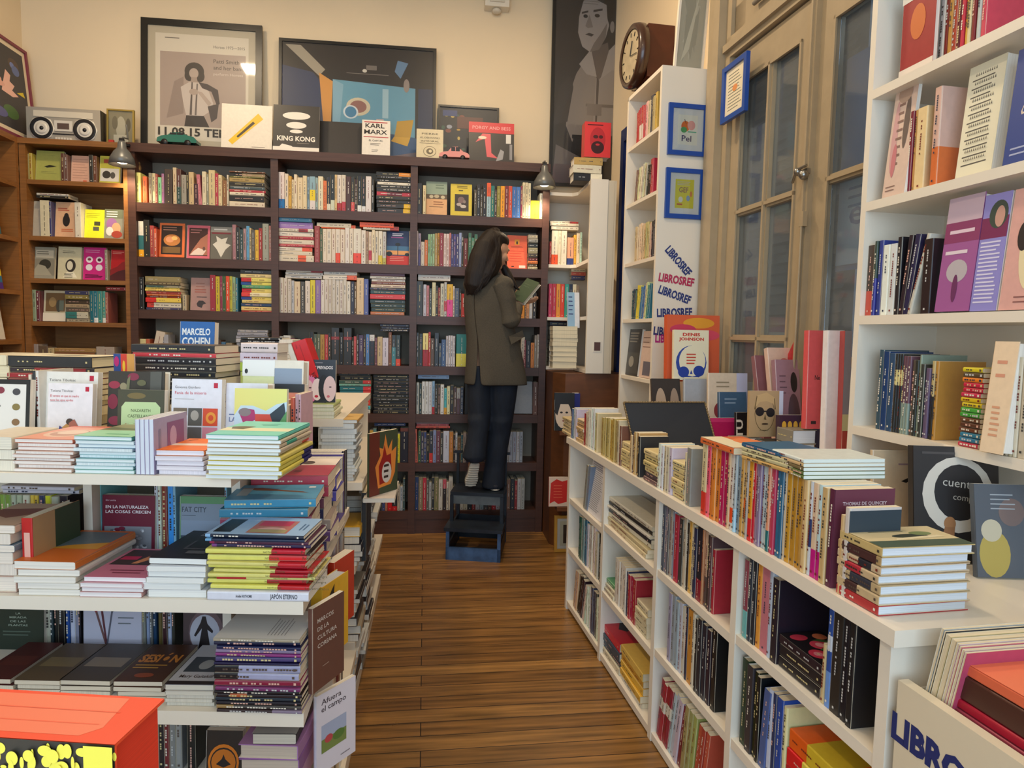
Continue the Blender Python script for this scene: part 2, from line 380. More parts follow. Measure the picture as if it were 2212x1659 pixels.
# closed slatted shutter behind the leaves, dim blue street beyond
SHUT = mat('blue_grey_shutter_paint', '7f8d96', rough=.55, noise=.1)
mb = MB(); rbox(mb, .0, .85, TW+.2, TW+.215, 0, 2.95)
for k in range(58):
    z = .1+k*.049
    mb.box((.02, 0, 0), (.84, .005, .046), T=lambda p: R3(p[0], TW+.15+p[2]*.5, z+p[2]*.9))
struct('door_2', mb, SHUT)                                                    # outer slatted shutter leaf
mb = MB(); rbox(mb, -.02, 1.5, TW+1.2, TW+1.25, -.5, 4.3)
struct('wall_outside', mb, mat('dusk_blue_house_front', 'a4c6ee', rough=.9, noise=.2, nscale=1.3))
BP = MB(); rbox(BP, .86, 1.46, TW+.10, TW+.103, 1.78, 2.62); struct('window_2', BP, mat('blue_glass_sticker', '3a74b8', rough=.4))  # sheet added behind the pane, stands in for blue reflections in its glass
BP = MB(); rbox(BP, .88, 1.44, TW+.085, TW+.088, 1.80, 2.14, 'a8c8e4')
draw(BP, [('t', 'ea', .12, .45, .3, '3a68a8', .3), ('t', 'Clo', .3, .12, .42, '2f5c9c', .6), ('l', .1, .85, .6, 3, .1, .03, '4a78b0')], lambda a, c, e: R3(.88+a, TW+.085-e, 1.80+c), .56, .34)
BP.obj('window_poster', PRINT, label='pale blue hand-drawn poster seen through the far glass of the french door', category='poster')
# the painted navy door beyond the tall bookcase
mb = MB(); rbox(mb, -1.32, -.62, TW-.03, TW-.002, 0, 2.93); rbox(mb, -1.36, -1.30, TW-.06, TW-.002, 0, 2.97); rbox(mb, -1.3, -.6, TW-.06, TW-.002, 2.88, 2.97)
rbox(mb, -1.25, -.68, TW-.035, TW-.03, 1.1, 2.8); rbox(mb, -1.25, -.68, TW-.035, TW-.03, .15, 1.0)
struct('door_3', mb, NAVY)

# ================================================================ DARK BOOKCASE ON THE BACK WALL
SHZ = [2.344, 1.977, 1.615, 1.249, .895, .532, .172]; TOPZ = 2.737
PX = [-2.061, -1.12, -.155, .802]; PT = .05
case = empty('dark_bookcase', (-.63, YB+.15, 0), 'long dark brown three-bay bookcase covering the back wall behind the woman', 'bookcase')
def part(name, lo, hi, m, parent): return MB().box(lo, hi).obj(name, m, parent, Matrix.Translation(-parent.location))
part('top_board', (PX[0]-PT/2, YB-.012, TOPZ-.06), (PX[3]+PT/2, YW, TOPZ), DARKWOOD, case)
for x in PX: part('post', (x-PT/2, YB, 0), (x+PT/2, YW-.02, TOPZ-.06), DARKWOOD, case)
for k in range(3):
    a, b_ = PX[k]+PT/2, PX[k+1]-PT/2
    part('back_panel', (a, YW-.03, .15), (b_, YW-.018, TOPZ-.06), BACKPANEL, case)
    for z in SHZ: part('shelf', (a, YB+.006, z-.062), (b_, YW-.03, z), DARKWOOD, case)
    part('plinth', (a, YB+.012, 0), (b_, YB+.03, SHZ[6]-.062), DARKWOOD, case)
CZ = [2.466, 2.093, 1.808, 1.517, 1.19, .85]
case2 = empty('corner_bookcase', (-2.42, YB+.15, 0), 'golden brown narrow bookcase in the corner under the silver boombox', 'bookcase')
part('top_board', (-2.77, YB-.01, TOPZ-.04), (-2.088, YW, TOPZ-.004), GOLDWOOD, case2)
part('side_panel', (-2.765, YB, 0), (-2.725, YW-.02, TOPZ-.04), GOLDWOOD, case2); part('side_panel', (-2.115, YB+.004, 0), (-2.088, YW-.02, TOPZ-.04), GOLDWOOD, case2)
part('back_panel', (-2.725, YW-.03, .1), (-2.115, YW-.018, TOPZ-.04), GOLDWOOD, case2)
for z in CZ: part('shelf', (-2.725, YB+.008, z-.03), (-2.115, YW-.03, z), GOLDWOOD, case2)
part('plinth', (-2.725, YB+.012, 0), (-2.115, YB+.03, .1), GOLDWOOD, case2)
case3 = empty('wall_bookcase', (-2.9, 4.2, 0), 'brown bookcase along the side wall meeting the corner bookcase', 'bookcase')
LX = -2.768
part('top_board', (XL, 3.3, TOPZ-.04), (LX, YB-.012, TOPZ-.002), GOLDWOOD, case3)
for y in (3.3, 4.15, 4.84): part('side_panel', (XL+.01, y, 0), (LX, y+.03, TOPZ-.04), GOLDWOOD, case3)
part('back_panel', (XL+.002, 3.3, .1), (XL+.012, 4.86, TOPZ-.04), GOLDWOOD, case3)
LZ = [2.43, 2.07, 1.72, 1.39, 1.03]
for z in LZ:
    part('shelf', (XL+.012, 3.33, z-.028), (LX, 4.15, z), GOLDWOOD, case3); part('shelf', (XL+.012, 4.18, z-.028), (LX, 4.84, z), GOLDWOOD, case3)
# ================================================================ WHITE CORNER NICHE AND BROWN CUPBOARD
NZ = [2.545, 2.02, 1.63, 1.262]; NX = .83
nic = empty('white_corner_shelf', (1.1, 4.7, 0), 'white L-shaped corner shelving above the brown cupboard', 'shelving unit')
mloc = Matrix.Translation(-nic.location)
def wx(y): return (RO+RN*TW+RU*((RO[1]+RN[1]*TW-y)/(-RU[1])))[0]      # x of the right wall's face at depth y
def lshape(z, th):
    P = [(NX+.005, 4.90), (1.0, 4.90), (1.035, 4.86), (1.035, 4.46), (1.195, 4.46), (1.195, 4.75), (wx(YW-.002)-.002, YW-.06), (wx(YW-.002)-.002, YW-.002), (NX+.005, YW-.002)]
    return MB().prism(P, lambda p: (p[0], p[1], z-th), lambda p: (p[0], p[1], z))
for z in NZ: lshape(z, .024).obj('shelf', WHITE, nic, mloc)
MB().box((1.03, 4.43, 1.24), (1.15, 4.458, 2.545)).obj('end_panel', WHITE, nic, mloc)
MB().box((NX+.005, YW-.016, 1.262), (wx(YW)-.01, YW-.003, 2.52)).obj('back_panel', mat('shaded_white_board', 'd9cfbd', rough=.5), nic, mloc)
MB().box((1.15, 4.436, 1.24), (1.196, 4.452, 2.54)).box((1.197, 4.436, 1.24), (1.209, 4.80, 2.54)).obj('filler_panel', mat('cream_filler_board', 'd8cbb4', rough=.5), nic, mloc)
cup = empty('brown_cupboard', (1.0, 4.7, 0), 'plain dark brown cupboard under the white corner shelving', 'cupboard')
mc = Matrix.Translation(-cup.location)
P = [(.835, 4.60), (.90, 4.47), (1.19, 4.47), (wx(4.47)-.004, 4.47), (wx(YW)-.02, YW-.004), (.835, YW-.004)]
BROWN = mat('brown_cupboard_wood', '6a3f22', rough=.45, noise=.18, nscale=6, stretch=(1, 2, 6))
MB().prism(P, lambda p: (p[0], p[1], 0.0), lambda p: (p[0], p[1], 1.234)).obj('cupboard_body', BROWN, cup, mc)
MB().box((.845, 4.34, .826), (1.14, 4.5, .85)).obj('ledge', BROWN, cup, mc); MB().box((.845, 4.36, .30), (1.1, 4.5, .325)).obj('ledge', BROWN, cup, mc)
# ================================================================ TALL WHITE BOOKCASE BY THE DOOR
def mrel(e): return Matrix.Translation(-e.location)
def rpart(name, s0, s1, t0, t1, z0, z1, m, parent): return rbox(MB(), s0, s1, t0, t1, z0, z1).obj(name, m, parent, mrel(parent))
T1Z = [2.80, 2.5, 2.19, 1.868, 1.56, 1.235, .93, .6, .3]
S0, S1 = -.6, -.085
t1 = empty('tall_white_bookcase', R3(-.3, .58), 'tall white bookcase beside the french door, blue framed prints on its side', 'bookcase')
rpart('side_panel', S1-.022, S1, .44, TW-.003, 0, 2.925, WHITE, t1); rpart('side_panel', S0, S0+.022, .44, TW-.062, 0, 2.925, WHITE, t1)
rpart('top_board', S0, S1-.022, .44, TW-.062, 2.903, 2.925, WHITE, t1); rpart('back_panel', S0+.022, S1-.022, TW-.075, TW-.062, 0.03, 2.903, WHITE, t1)
T1S = [2.62, 2.285, 1.935, 1.60, 1.262, .93, .6, .3, .06]
for z in T1S: rpart('shelf', S0+.022, S1-.022, .444, TW-.075, z-.02, z, WHITE, t1)
# ================================================================ LOW WHITE BOOKCASE
LS = [-.13, .47, 1.08, 1.635, 2.222]; LTOP = .949
low = empty('low_white_bookcase', R3(1.05, .2), 'long low white bookcase running from the aisle to the viewer, books along its top', 'bookcase')
rpart('top_board', LS[0]-.01, -.08, -.012, .432, LTOP-.034, LTOP, WHITE, low); rpart('top_board', -.08, LS[4]+.02, -.012, .705, LTOP-.034, LTOP, WHITE, low)
for i, s in enumerate(LS):
    wd = .03; a = s-wd/2 if 0 < i < 4 else (s if i == 0 else s-wd); rpart('side_panel' if i in (0, 4) else 'divider', a, a+wd, 0, .40, 0, LTOP-.034, WHITE, low)
rpart('back_panel', LS[0]+.03, LS[4]-.03, .40, .412, 0, LTOP-.034, WHITE, low)
LOWZ = {0: [.62, .345, .05], 1: [.645, .335, .04], 2: [.655, .357, .035], 3: [.668, .362, .035]}
for b_ in range(4):
    for z in LOWZ[b_]: rpart('shelf', LS[b_]+(.03 if b_ == 0 else .015), LS[b_+1]-(.03 if b_ == 3 else .015), .002, .40, z-.028, z, WHITE, low)
# ================================================================ TALL WHITE BOOKCASE NEAREST
T2Z = [2.576, 2.241, 1.914, 1.576, 1.24]
t2 = empty('tall_white_wall_bookcase', R3(2.3, .58), 'tall white bookcase at the edge of view, standing on the low bookcase', 'bookcase')
rpart('side_panel', 1.493, 1.515, .44, TW-.003, LTOP, 3.1, WHITE, t2); rpart('back_panel', 1.515, 3.2, TW-.015, TW-.003, LTOP, 3.1, WHITE, t2)
for z in T2Z: rpart('shelf', 1.515, 3.2, .44, TW-.015, z-.026, z, WHITE, t2)
rpart('side_panel', 3.2, 3.222, .44, TW-.003, 0, 3.1, WHITE, t2)
# ================================================================ ROWS OF BOOKS
rng = random.Random(11)
def parse_band(s_):                   # "c@a-b" or "c@b" (bottom part)
    c, r = s_.split('@')
    if '-' in r: a, b_ = r.split('-'); return (float(a), float(b_), c)
    return (0., float(r), c)
def px_len(P, h):
    if h < 1: return h
    return z_at(P, proj(P)[1]-h)
def standing(A, D, into, z, px0, w, h, col, bands, label, wd=None, lean=0., inset=0., group=None, **kw):
    B = A+np.array([0, 0, z]); s0 = s_at(B, D, px0); s1 = s_at(B, D, px0+w); P = B+D*s0
    t = max(.004, (s1-s0)-.0012); h = px_len(P, h)
    wd = wd or min(.155, max(.105, h*.66+rng.uniform(-.008, .008)))
    P = P+into*(inset+rng.uniform(0, .006)); X, Z = D, UP
    if lean:
        a = math.radians(lean); X = D*math.cos(a)-UP*math.sin(a); Z = UP*math.cos(a)+D*math.sin(a)
        if lean > 0: P = P+UP*(t*math.sin(a))
    sm = kw.pop('spine', None) or spine_marks(t, h, bands[0][2] if bands and bands[0][1] > .6 else col, rng)
    book(frame(X, into, Z, P+UP*.0005), t, wd, h, col, label, spine=sm, band=bands, group=group, **kw)
    return t, h
def lying(P, D, into, L, t, wd, col, label, bands=(), yaw=0., face='spine', art=None, group=None, **kw):
    """a book lying flat; P: lower corner nearest the viewer at the low end of D; L: its height along D"""
    a = math.radians(yaw); R = rotz(a); D2 = R@D; I2 = R@into
    if face == 'spine': m = frame(UP, I2, -D2, P+D2*L); w_, h_ = wd, L
    elif face == 'fore': m = frame(UP, -I2, D2, P+I2*wd); w_, h_ = wd, L
    elif face == 'foot': m = frame(UP, D2, I2, P); w_, h_ = L, wd          # tail edge to the viewer, spine at the low end
    elif face == 'head': m = frame(UP, -D2, -I2, P+D2*L+I2*wd); w_, h_ = L, wd
    bd = [(1-b_, 1-a_, c) for a_, b_, c in bands] if face == 'spine' else list(bands)
    sp = kw.pop('spine', None)
    if face == 'spine' and sp is None: sp = spine_marks(t, h_, col, rng)
    book(m, t, w_, h_, col, label, spine=sp, band=bd, art=art, group=group, **kw)
ARTS = {}
GRP = {}
def row(A, D, into, z, txt, place, face_t=.02, mn=0., maxd=None, split=0):
    cur = 0.; B = A+np.array([0, 0, z]); n = 0; ns = 0
    def lab(kind, col, h=0, t=0):
        nonlocal n; n += 1
        q = 'slim ' if 0 < t < .012 else 'thick ' if t > .034 else ''
        return f"{q}{cname(col)} {kind}, {ordi(n)} along {place}"
    for tok in txt.split():
        k = tok[0]
        if k == 'X': cur = float(tok[1:]); continue
        if k == 'G': cur += float(tok[1:]); continue
        if k == 'F':
            p = tok[1:].split(','); w, h, col = float(p[0]), float(p[1]), p[2]; art = ARTS.get(p[3]) if len(p) > 3 else None
            s0 = s_at(B, D, cur); s1 = s_at(B, D, cur+w); P = B+D*s0; hh = px_len(P, h); th = float(p[4]) if len(p) > 4 else face_t
            ln = math.radians(7); Zl = UP*math.cos(ln)+into*math.sin(ln); Nn = -into*math.cos(ln)+UP*math.sin(ln)
            book(frame(Nn, D, Zl, P+into*(.03+th)+UP*.0008), th, s1-s0-.002, hh, col, lab('book facing out', col), art=art)
            cur += w; continue
        if k in 'HU':
            hd, body = tok[1:].split('['); hp = [float(q) for q in hd.split(',')]
            if k == 'H': w = hp[0]; x0 = cur; zz = 0.; cur += w
            else: x0, w = hp[0], hp[1]; zz = None
            s0 = s_at(B, D, x0); s1 = s_at(B, D, x0+w); P = B+D*s0; L = s1-s0-.003
            if zz is None: zz = px_len(P, hp[2]) if hp[2] > 1 else hp[2]
            for it in body.rstrip(']').split(';'):
                q = it.split(':'); th = px_len(P, float(q[0])) if float(q[0]) >= 1 else float(q[0]); L2 = L*rng.uniform(.94, 1.)
                bd = [parse_band(b_) for b_ in q[2:]]
                lying(P+UP*(zz+.0006)+D*(L-L2)*rng.random()+into*rng.uniform(0, .012), D, into, L2, th-.001, min(.15, L2*.68), q[1], lab('book lying flat', q[1]), bd, yaw=rng.uniform(-1.5, 1.5) if k == 'H' else rng.uniform(-3, 3))
                zz += th
            continue
        p = tok.split(','); w, h, col = float(p[0]), float(p[1]), p[2]; bd = []; lean = 0.
        for q in p[3:]:
            if q[0] == '~': lean = float(q[1:])
            else: bd.append(parse_band(q))
        bd.sort()
        ww = s_at(B, D, cur+w)-s_at(B, D, cur)
        if split and ww > split:
            k_ = max(2, round(ww/(split*.72)))
            for q_ in range(k_):
                r_, g_, b_ = [min(255, max(0, int(v)+rng.randint(-14, 14))) for v in bytes.fromhex(''.join(c*2 for c in col) if len(col) == 3 else col)]
                c2 = f'{r_:02x}{g_:02x}{b_:02x}'
                standing(A, D, into, z, cur+w*q_/k_, w/k_, h*rng.uniform(.94, 1), c2, bd, lab('paperback', c2, h, ww/k_), lean=lean, wd=maxd)
            cur += w; continue
        standing(A, D, into, z, cur, w, h, col, bd, lab('paperback' if ww < .03 else 'book', col, h, ww), lean=lean, wd=maxd)
        cur += w
XD = np.array([1., 0, 0]); YI = np.array([0, 1., 0])
BA = np.array([0, YB+.022, 0])
def art_lines(bg, ink, pic=None, title=None):
    a = [('l', .15, .88, .7, 2, .06, .018, ink)]
    if pic: a.append(('r', .15, .2, .85, .7, pic))
    return a
ARTS.update(
 orange=[('r', .08, .08, .9, .93, '2a1a14'), ('l', .15, .86, .6, 2, .07, .02, 'b08070'), ('e', .5, .5, .33, .17, 'c07a3c'), ('e', .42, .52, .16, .09, 'e0986a'), ('e', .6, .56, .12, .06, 'f0c070'), ('r', .14, .12, .84, .3, '7a5a30')],
 pink=[('r', .1, .08, .9, .92, '40201c'), ('l', .16, .85, .5, 2, .08, .02, 'c08080'), ('p', [(.12, .1), (.9, .1), (.9, .75), (.6, .6), (.35, .35)], 'b07058'), ('p', [(.15, .1), (.7, .1), (.85, .25), (.5, .32), (.3, .22)], 'e6cfc0'), ('e', .75, .3, .06, .06, '6a4a40')],
 grey=[('r', 0, 0, 1, 1, '6a665c'), ('r', 0, .84, 1, 1, '9a968c'), ('l', .15, .9, .7, 1, .05, .04, 'e8e4dc'), ('r', .05, .78, .95, .83, '7a2a34'), ('p', [(.5, .05), (.7, .3), (.95, .45), (.7, .5), (.8, .68), (.5, .62), (.25, .72), (.3, .55), (.1, .45), (.3, .3)], 'd8d2c4')],
 mauve=[('l', .25, .82, .5, 3, .1, .025, '9a6a60'), ('l', .2, .62, .6, 2, .07, .03, 'a86055'), ('p', [(.35, .12), (.55, .08), (.6, .18), (.75, .22), (.6, .3), (.4, .3), (.3, .2)], '3c3438'), ('l', .3, .4, .5, 1, .1, .02, '3c3438')],
 desert=[('r', 0, .3, 1, .5, 'e0a060'), ('r', 0, .42, 1, .62, '3f6f96'), ('r', 0, .55, 1, 1, '1f3a66'), ('r', 0, 0, 1, .27, 'c8302a'), ('e', .5, .6, .12, .05, '15202c'), ('r', .485, .27, .515, .58, '15202c'), ('e', .12, .32, .14, .07, '15202c'), ('e', .92, .31, .1, .05, '15202c'), ('l', .25, .9, .5, 2, .05, .03, 'e8e4ee'), ('l', .2, .79, .6, 1, .05, .03, 'b05a9a'), ('l', .15, .22, .7, 3, .05, .015, 'e8a89a')],
 green=[('r', 0, .5, 1, 1, '8fa08c'), ('r', 0, .48, 1, .62, '5a4a38'), ('e', .25, .55, .1, .05, 'c8b898'), ('e', .5, .56, .12, .05, 'b8a888'), ('e', .8, .54, .1, .05, 'c8b898'), ('l', .45, .88, .45, 2, .08, .025, '5a705e'), ('l', .35, .38, .5, 2, .07, .025, '8a5030'), ('l', .15, .24, .7, 1, .1, .012, '6a4a30')],
 yellow=[('r', .2, .15, .85, .68, '2e2426'), ('e', .5, .5, .16, .1, '7a6060'), ('e', .4, .36, .12, .05, 'b8a8a0'), ('e', .6, .3, .14, .05, 'c8beb4'), ('e', .65, .45, .07, .05, '8a7a74'), ('l', .3, .92, .5, 2, .05, .018, '6a5a20'), ('l', .38, .78, .25, 1, .1, .03, '3a3018')],
 coral=[('r', .38, .72, .62, .88, 'e8a030'), ('e', .5, .78, .05, .05, '3a2420'), ('l', .2, .66, .6, 2, .03, .01, 'a84030'), ('l', .12, .52, .76, 5, .075, .018, 'e04a34'), ('r', .6, .02, .92, .1, 'e8e0d0'), ('r', .22, .05, .35, .08, '301818')],
 olive=[('p', [(.3, .48), (.5, .53), (.75, .5), (.6, .46), (.4, .44)], '2a2a1c'), ('l', .2, .85, .6, 1, .05, .01, '8a8a50'), ('l', .2, .3, .6, 2, .05, .01, '8a8a50')],
 stripes=[('l', .1, .85, .75, 8, .1, .02, 'b88a76'), ('r', .62, .02, .8, .08, 'd86848')],
 cartoon=[('r', .08, .55, .7, .92, 'b8b040'), ('r', .2, .74, .6, .88, 'a04030'), ('r', .05, .08, .95, .55, 'd8d4c8'), ('e', .35, .32, .2, .14, '35332e'), ('e', .65, .3, .12, .12, '55524a')],
 pear=[('e', .5, .47, .16, .17, '2a2320'), ('e', .5, .6, .1, .09, '2a2320'), ('l', .12, .8, .5, 2, .05, .03, 'c06048'), ('l', .3, .2, .6, 2, .05, .03, 'd07a50')],
 yel2=[('r', .5, .44, .8, .58, '4a4a30'), ('r', .45, .26, .75, .4, '5a5a50'), ('l', .1, .85, .7, 3, .06, .014, 'a8a020')],
 comic=[('r', 0, .7, 1, 1, '6a7058'), ('l', .1, .9, .7, 3, .08, .03, 'e8e4d8'), ('e', .4, .5, .3, .2, '9a6a9a'), ('e', .65, .35, .25, .2, 'e0a078'), ('e', .3, .25, .2, .15, 'd8d0c8'), ('e', .7, .15, .3, .12, 'a04030')],
 photo1=[('r', 0, .1, 1, .62, '8a8472'), ('e', .6, .45, .25, .16, '3a382e'), ('p', [(0, .1), (.9, .1), (.6, .4), (.3, .45)], 'a8a28c'), ('r', .2, .66, .95, .9, 'c8c0a8'), ('l', .25, .84, .6, 2, .07, .02, '5a5444')],
 lady=[('e', .55, .42, .22, .2, '3a342c'), ('e', .52, .42, .13, .14, 'e0d8bc'), ('p', [(.25, .05), (.85, .05), (.7, .22), (.4, .22)], 'efe8cc'), ('l', .3, .16, .4, 4, .035, .015, '2a2824'), ('l', .2, .86, .65, 2, .05, .014, '5a5444')],
 four=[('e', .28, .62, .15, .1, 'f0e4e8'), ('e', .72, .62, .15, .1, 'f0e4e8'), ('e', .28, .38, .15, .1, 'f0e4e8'), ('e', .72, .38, .15, .1, 'f0e4e8'), ('e', .72, .62, .08, .05, '4a1a34'), ('e', .28, .63, .08, .04, '7a3a4c'), ('l', .1, .9, .7, 2, .06, .025, 'e080b0'), ('l', .12, .14, .76, 3, .04, .02, '50102e')],
 red=[('p', [(0, .35), (.35, .45), (.6, .6), (1, .68), (1, 0), (0, 0)], '8a1a1e'), ('p', [(0, .15), (.4, .3), (1, .4), (1, 0), (0, 0)], '4a1618'), ('l', .1, .92, .6, 2, .05, .015, 'f0a090')],
 family=[('r', .1, .32, .95, .92, '7a5e3c'), ('e', .4, .62, .16, .16, 'a08458'), ('e', .68, .5, .12, .2, '4a4a40'), ('r', .7, .35, .9, .68, '6a7468'), ('r', 0, 0, 1, .27, 'efe4cc')],
 face=[('e', .45, .42, .4, .36, 'd8c4b0'), ('p', [(0, .5), (.1, .85), (.6, .98), (1, .8), (1, .55), (.7, .7), (.3, .7), (.15, .4)], '1e1a1c'), ('e', .35, .48, .07, .025, '1e1a1c'), ('e', .62, .48, .07, .025, '1e1a1c'), ('e', .5, .26, .1, .03, '8a4a44'), ('r', 0, .82, 1, 1, '14181c')])
r = lambda k, t, place: row(BA, XD, YI, SHZ[k], t, place)
# bay under the framed concert poster
r(0, 'X283 9,64,e8d0b8 13,65,e0dc80 G4 9,57,e86a3a G4 7,65,9a937c 7,65,d8c89c 5,64,b05a4c 8,57,8ed49a 6,65,a8709a G1 17,75,4a3c34 G1 8,79,cdb794 10,76,5a3430,2f4a44@.5 11,64,9b9486 5,70,1c1814 11,71,cbb083 10,46,40222a 8,66,c06a78,~-4 9,73,d9ccac 5,68,8a8a7a 14,77,cdb98a 7,70,b52c46 8,67,d9c79a 10,56,8a5c38 4,68,d8ceb8 G1 H79[12:d8c8ac;13:221e1c;7:d8ccb4;6:a82430;7:3e4c50;9:2a2420;9:a88c50;3:5c5c20;8:a08860:2a261e@.35;3:6e3c22]', 'the top shelf under the concert poster')
r(1, 'X284 15,84,8a4a98 12,77,2f6a6c,f0a818@.2,d8d0c0@.6-1 13,80,26241f 9,68,a03c38 6,62,c85030 F56,76,e0703a,orange,.05 G4 F51,74,d8687a,pink G1 F47,72,6a665c,grey G4 8,76,a07078 8,70,24282a 8,66,2c4448 6,68,b08a90 7,74,5c9ac4 4,70,c8b48c 8,66,5a5248 8,66,e0b02e 8,70,9a2620 14,80,9c9c8c 6,76,a86a60', 'the second shelf under the concert poster')
r(2, 'X284 13,80,8c2c34 4,78,b8a898 10,70,1c1a1a G3 H78[5:46406a;11:e0d4bc:d83c30@.2;10:e8c850:d81e18@.3;4:8a2c18;4:c06020;6:a83a2c;5:e8c860;3:c0b050;5:c8bc98:6a8a78@.5;7:5a4a34;12:9a8a5c] G2 9,34,b8a888 G4 F47,72,b08a84,mauve 12,78,9c2a38 9,75,c8b020 6,76,8a2848 7,76,3a5a2a 8,76,e04a20 6,76,b8b030 7,75,8aa880 5,73,2a7a9a G6 H77[3:c83c2c;9:e8c878;7:26406a;7:d8c074;7:e8d060:1c48a0@.3;9:e8dcb0:e0362c@.25;9:e8d068:d01820@.28;7:4a9a68;7:e8d860:1c50a0@.3;9:e8d868:c81c1c@.3;8:e0c888;9:2a241e]', 'the third shelf under the concert poster')
r(3, 'X290 26,50,d8c890 8,50,c06040 20,66,d8c8b4,~12 20,60,a8a8b0 10,40,c8a040 30,30,1c1a28 F60,62,e8dcc0,,.03 14,50,4a3428 10,46,40688a 14,44,8a7a60 G8 H70[10:6a6a40;12:8aa8a8;14:2a2a28;9:a0a0a8;8:b8b8c0;7:a8a8b4;7:9898a4;6:8a8a96]', 'the fourth shelf under the concert poster')
for k in (4, 5): r(k, 'X300 '+' '.join(f"{rng.choice([8,10,12,14])},{rng.randint(66,84)},{rng.choice(['243a5a','6a2a2a','c8bca0','3a3a3a','8a6a40','d8d4c8','204a3a'])}" for _ in range(22)), f'the {ordi(k+1)} shelf of the bay under the concert poster')
# middle bay
r(0, 'X596 6,66,26242a 13,79,dccbc4,1a6aa8@.26 8,76,d8c8b4 7,71,d0a03c 5,64,dccaa8 7,75,e0d0b4 12,69,dcc6a0 9,73,dcc8a0 6,71,7f97a8 12,72,88a8b4,e6c818@.28-.6,d8ccc8@.28 6,70,8fa8aa 11,73,e0d4b4 8,64,d87038 8,72,2a2c38,dcd8c8@.2 9,77,22282a,c8ccb4@.3 5,78,d8bc88 10,78,d8cabb,a82420@.22 9,78,d0c4b4,b83844@.26 11,75,4a2c28 8,75,2c2c2c,d04c50@.27 6,70,3a2224 9,77,1e2226,e0e0dc@.18 9,77,1f2022,d8d8d8@.16 12,77,dad0cc 6,72,2a2824 G4 H76[11:2f2a26:e8b818@.78-1;10:332d28:e8b818@.8-1;8:2c2620;8:2e2822;9:b83040:6a2030@.3-.75;8:2c2a2c;7:1c1a1c;6:e0d8c8;7:1f1c1c;6:1c1a1a;9:1e1c1a:f09020@.65-1]', 'the top shelf of the middle bay')
r(1, 'X596 H83[14:dccdb4:e85a28@.55-.78;9:d8cab4;9:dcd0bc:e85020@.72-1;6:b83244;10:d8cab4;7:a82238;10:e0d4c4;7:dccfba:a02a38@.6-.85;14:a078b8;10:4888a8;11:d0c6b0] 12,79,98403c 6,74,3f5a40 '+' '.join(['9,73,dfcfba', '10,73,ddd0bd', '9,73,dccbb8', '10,73,dfd2c2,e84a1c@.3', '10,73,dcccb8', '10,77,e0d6cc', '8,76,ddcfbc', '17,76,dcd4c4,e8401c@.3', '10,73,ddd2c4', '6,71,a88a74', '7,70,d8c8b4,c0304a@.12-.42', '7,74,dfcfb0', '7,72,d8cdb8', '9,72,dcd4c2,d8c030@.27', '8,71,c0bfbc,b8b050@.2'])+' F49,76,244472,desert 5,74,8a7a66 U683,76,77[10:cfc3ac] U692,76,75[9:ee6020] U775,76,80[11:ec5824] U783,80,75[9:cfc5b4:b0382c@.75-1]', 'the second shelf of the middle bay')
r(2, 'X597 '+' '.join(f'8,{h},{c}' for h, c in ((76, 'd5c8b8'), (76, 'd2c6b6'), (75, 'd0c4b6'), (74, 'c9beb2')))+' 7,70,b4b4b8 13,68,d8c2a0 10,68,4c463e 11,70,ddd0c4 11,72,d8c81c 12,72,8a6ca8 '+' '.join(f'8,{h},{c}' for h, c in ((73, 'd8d0c6'), (74, 'd3c9be'), (74, 'cfc6ba'), (75, 'cbc3b9'), (75, 'd2cac0'), (75, 'd5cdc3'), (74, 'd0c8bc')))+' 8,71,dcd6ca 9,71,2b2638 4,70,6a5034 16,79,d8bc94 10,77,5560a0 G3 H77[7:c07040;9:22342e;9:1f322c;9:22362f;11:d03838;9:24424a;5:3a3f5c;7:d8c8b4;6:7a4038;6:dcd4cc;6:d8d0c4;14:6a2436] U616,82,75[7:dcd4cc;7:d8cfc4;7:ddd4c8:b02238@.68-1] U698,74,74[10:dcd2c4:e06038@.7-1;9:e0d8cc]', 'the third shelf of the middle bay')
r(3, 'X598 14,60,c8c8c0 16,62,d8d8d4 9,56,6a2a4a G32 9,70,1c2028 7,66,4a5a50 7,66,5a6450 9,65,b08a3c 8,65,b83a3a 6,68,24242a 18,80,2c2d30,8a2a2e@.68-.76 9,70,0c0c10 18,80,2c2d30,8a2a2e@.68-.76 4,60,1a1a1e 6,62,c04a50 5,66,2a2430 10,65,4c3c60 5,66,2c2a3c 8,67,5080c0 11,66,28303c,d8d8d8@.8-1 6,60,6a4050 11,62,c8b088 13,60,cfc8d8 7,72,7a4634 9,66,2a3440,3f8494@.6 10,66,2f3c40,e04a2c@.22 U820,64,74[5:20223c;5:242440;6:2a2c4c;7:1c1c30]', 'the fourth shelf of the middle bay')
r(4, 'X598 G120 10,80,2a2630 G4 H70[9:d8d4cc;8:40b4c4;12:d84030;9:d8443c;11:1f7080:d83a34@.75-1;10:22727e:d83a3c@.75-1;5:6ab0a4;8:3a5a50:c83a3c@.75-1;9:1a1a1c;9:1c2830;8:141417;6:1a1818;5:c8a888] G4 H78[7:16161c;7:14141a;7:18181c;7:141418;7:1a1a1e;7:131318;7:17171c;7:14141a;7:18181d;7:141419;7:17171b;7:131318;4:141418]', 'the fifth shelf of the middle bay')
r(5, 'X598 G200 8,70,c8a040 7,74,5c8a90 9,62,6a2438 8,72,c8c4be 5,71,c8c4c0 6,71,ccc8c4 3,50,1a3030 9,72,5f94c0 3,50,2a3040 8,62,e0d828 18,75,1c1624,6a3428@.9-1 U806,70,79[7:20386e]', 'the sixth shelf of the middle bay')
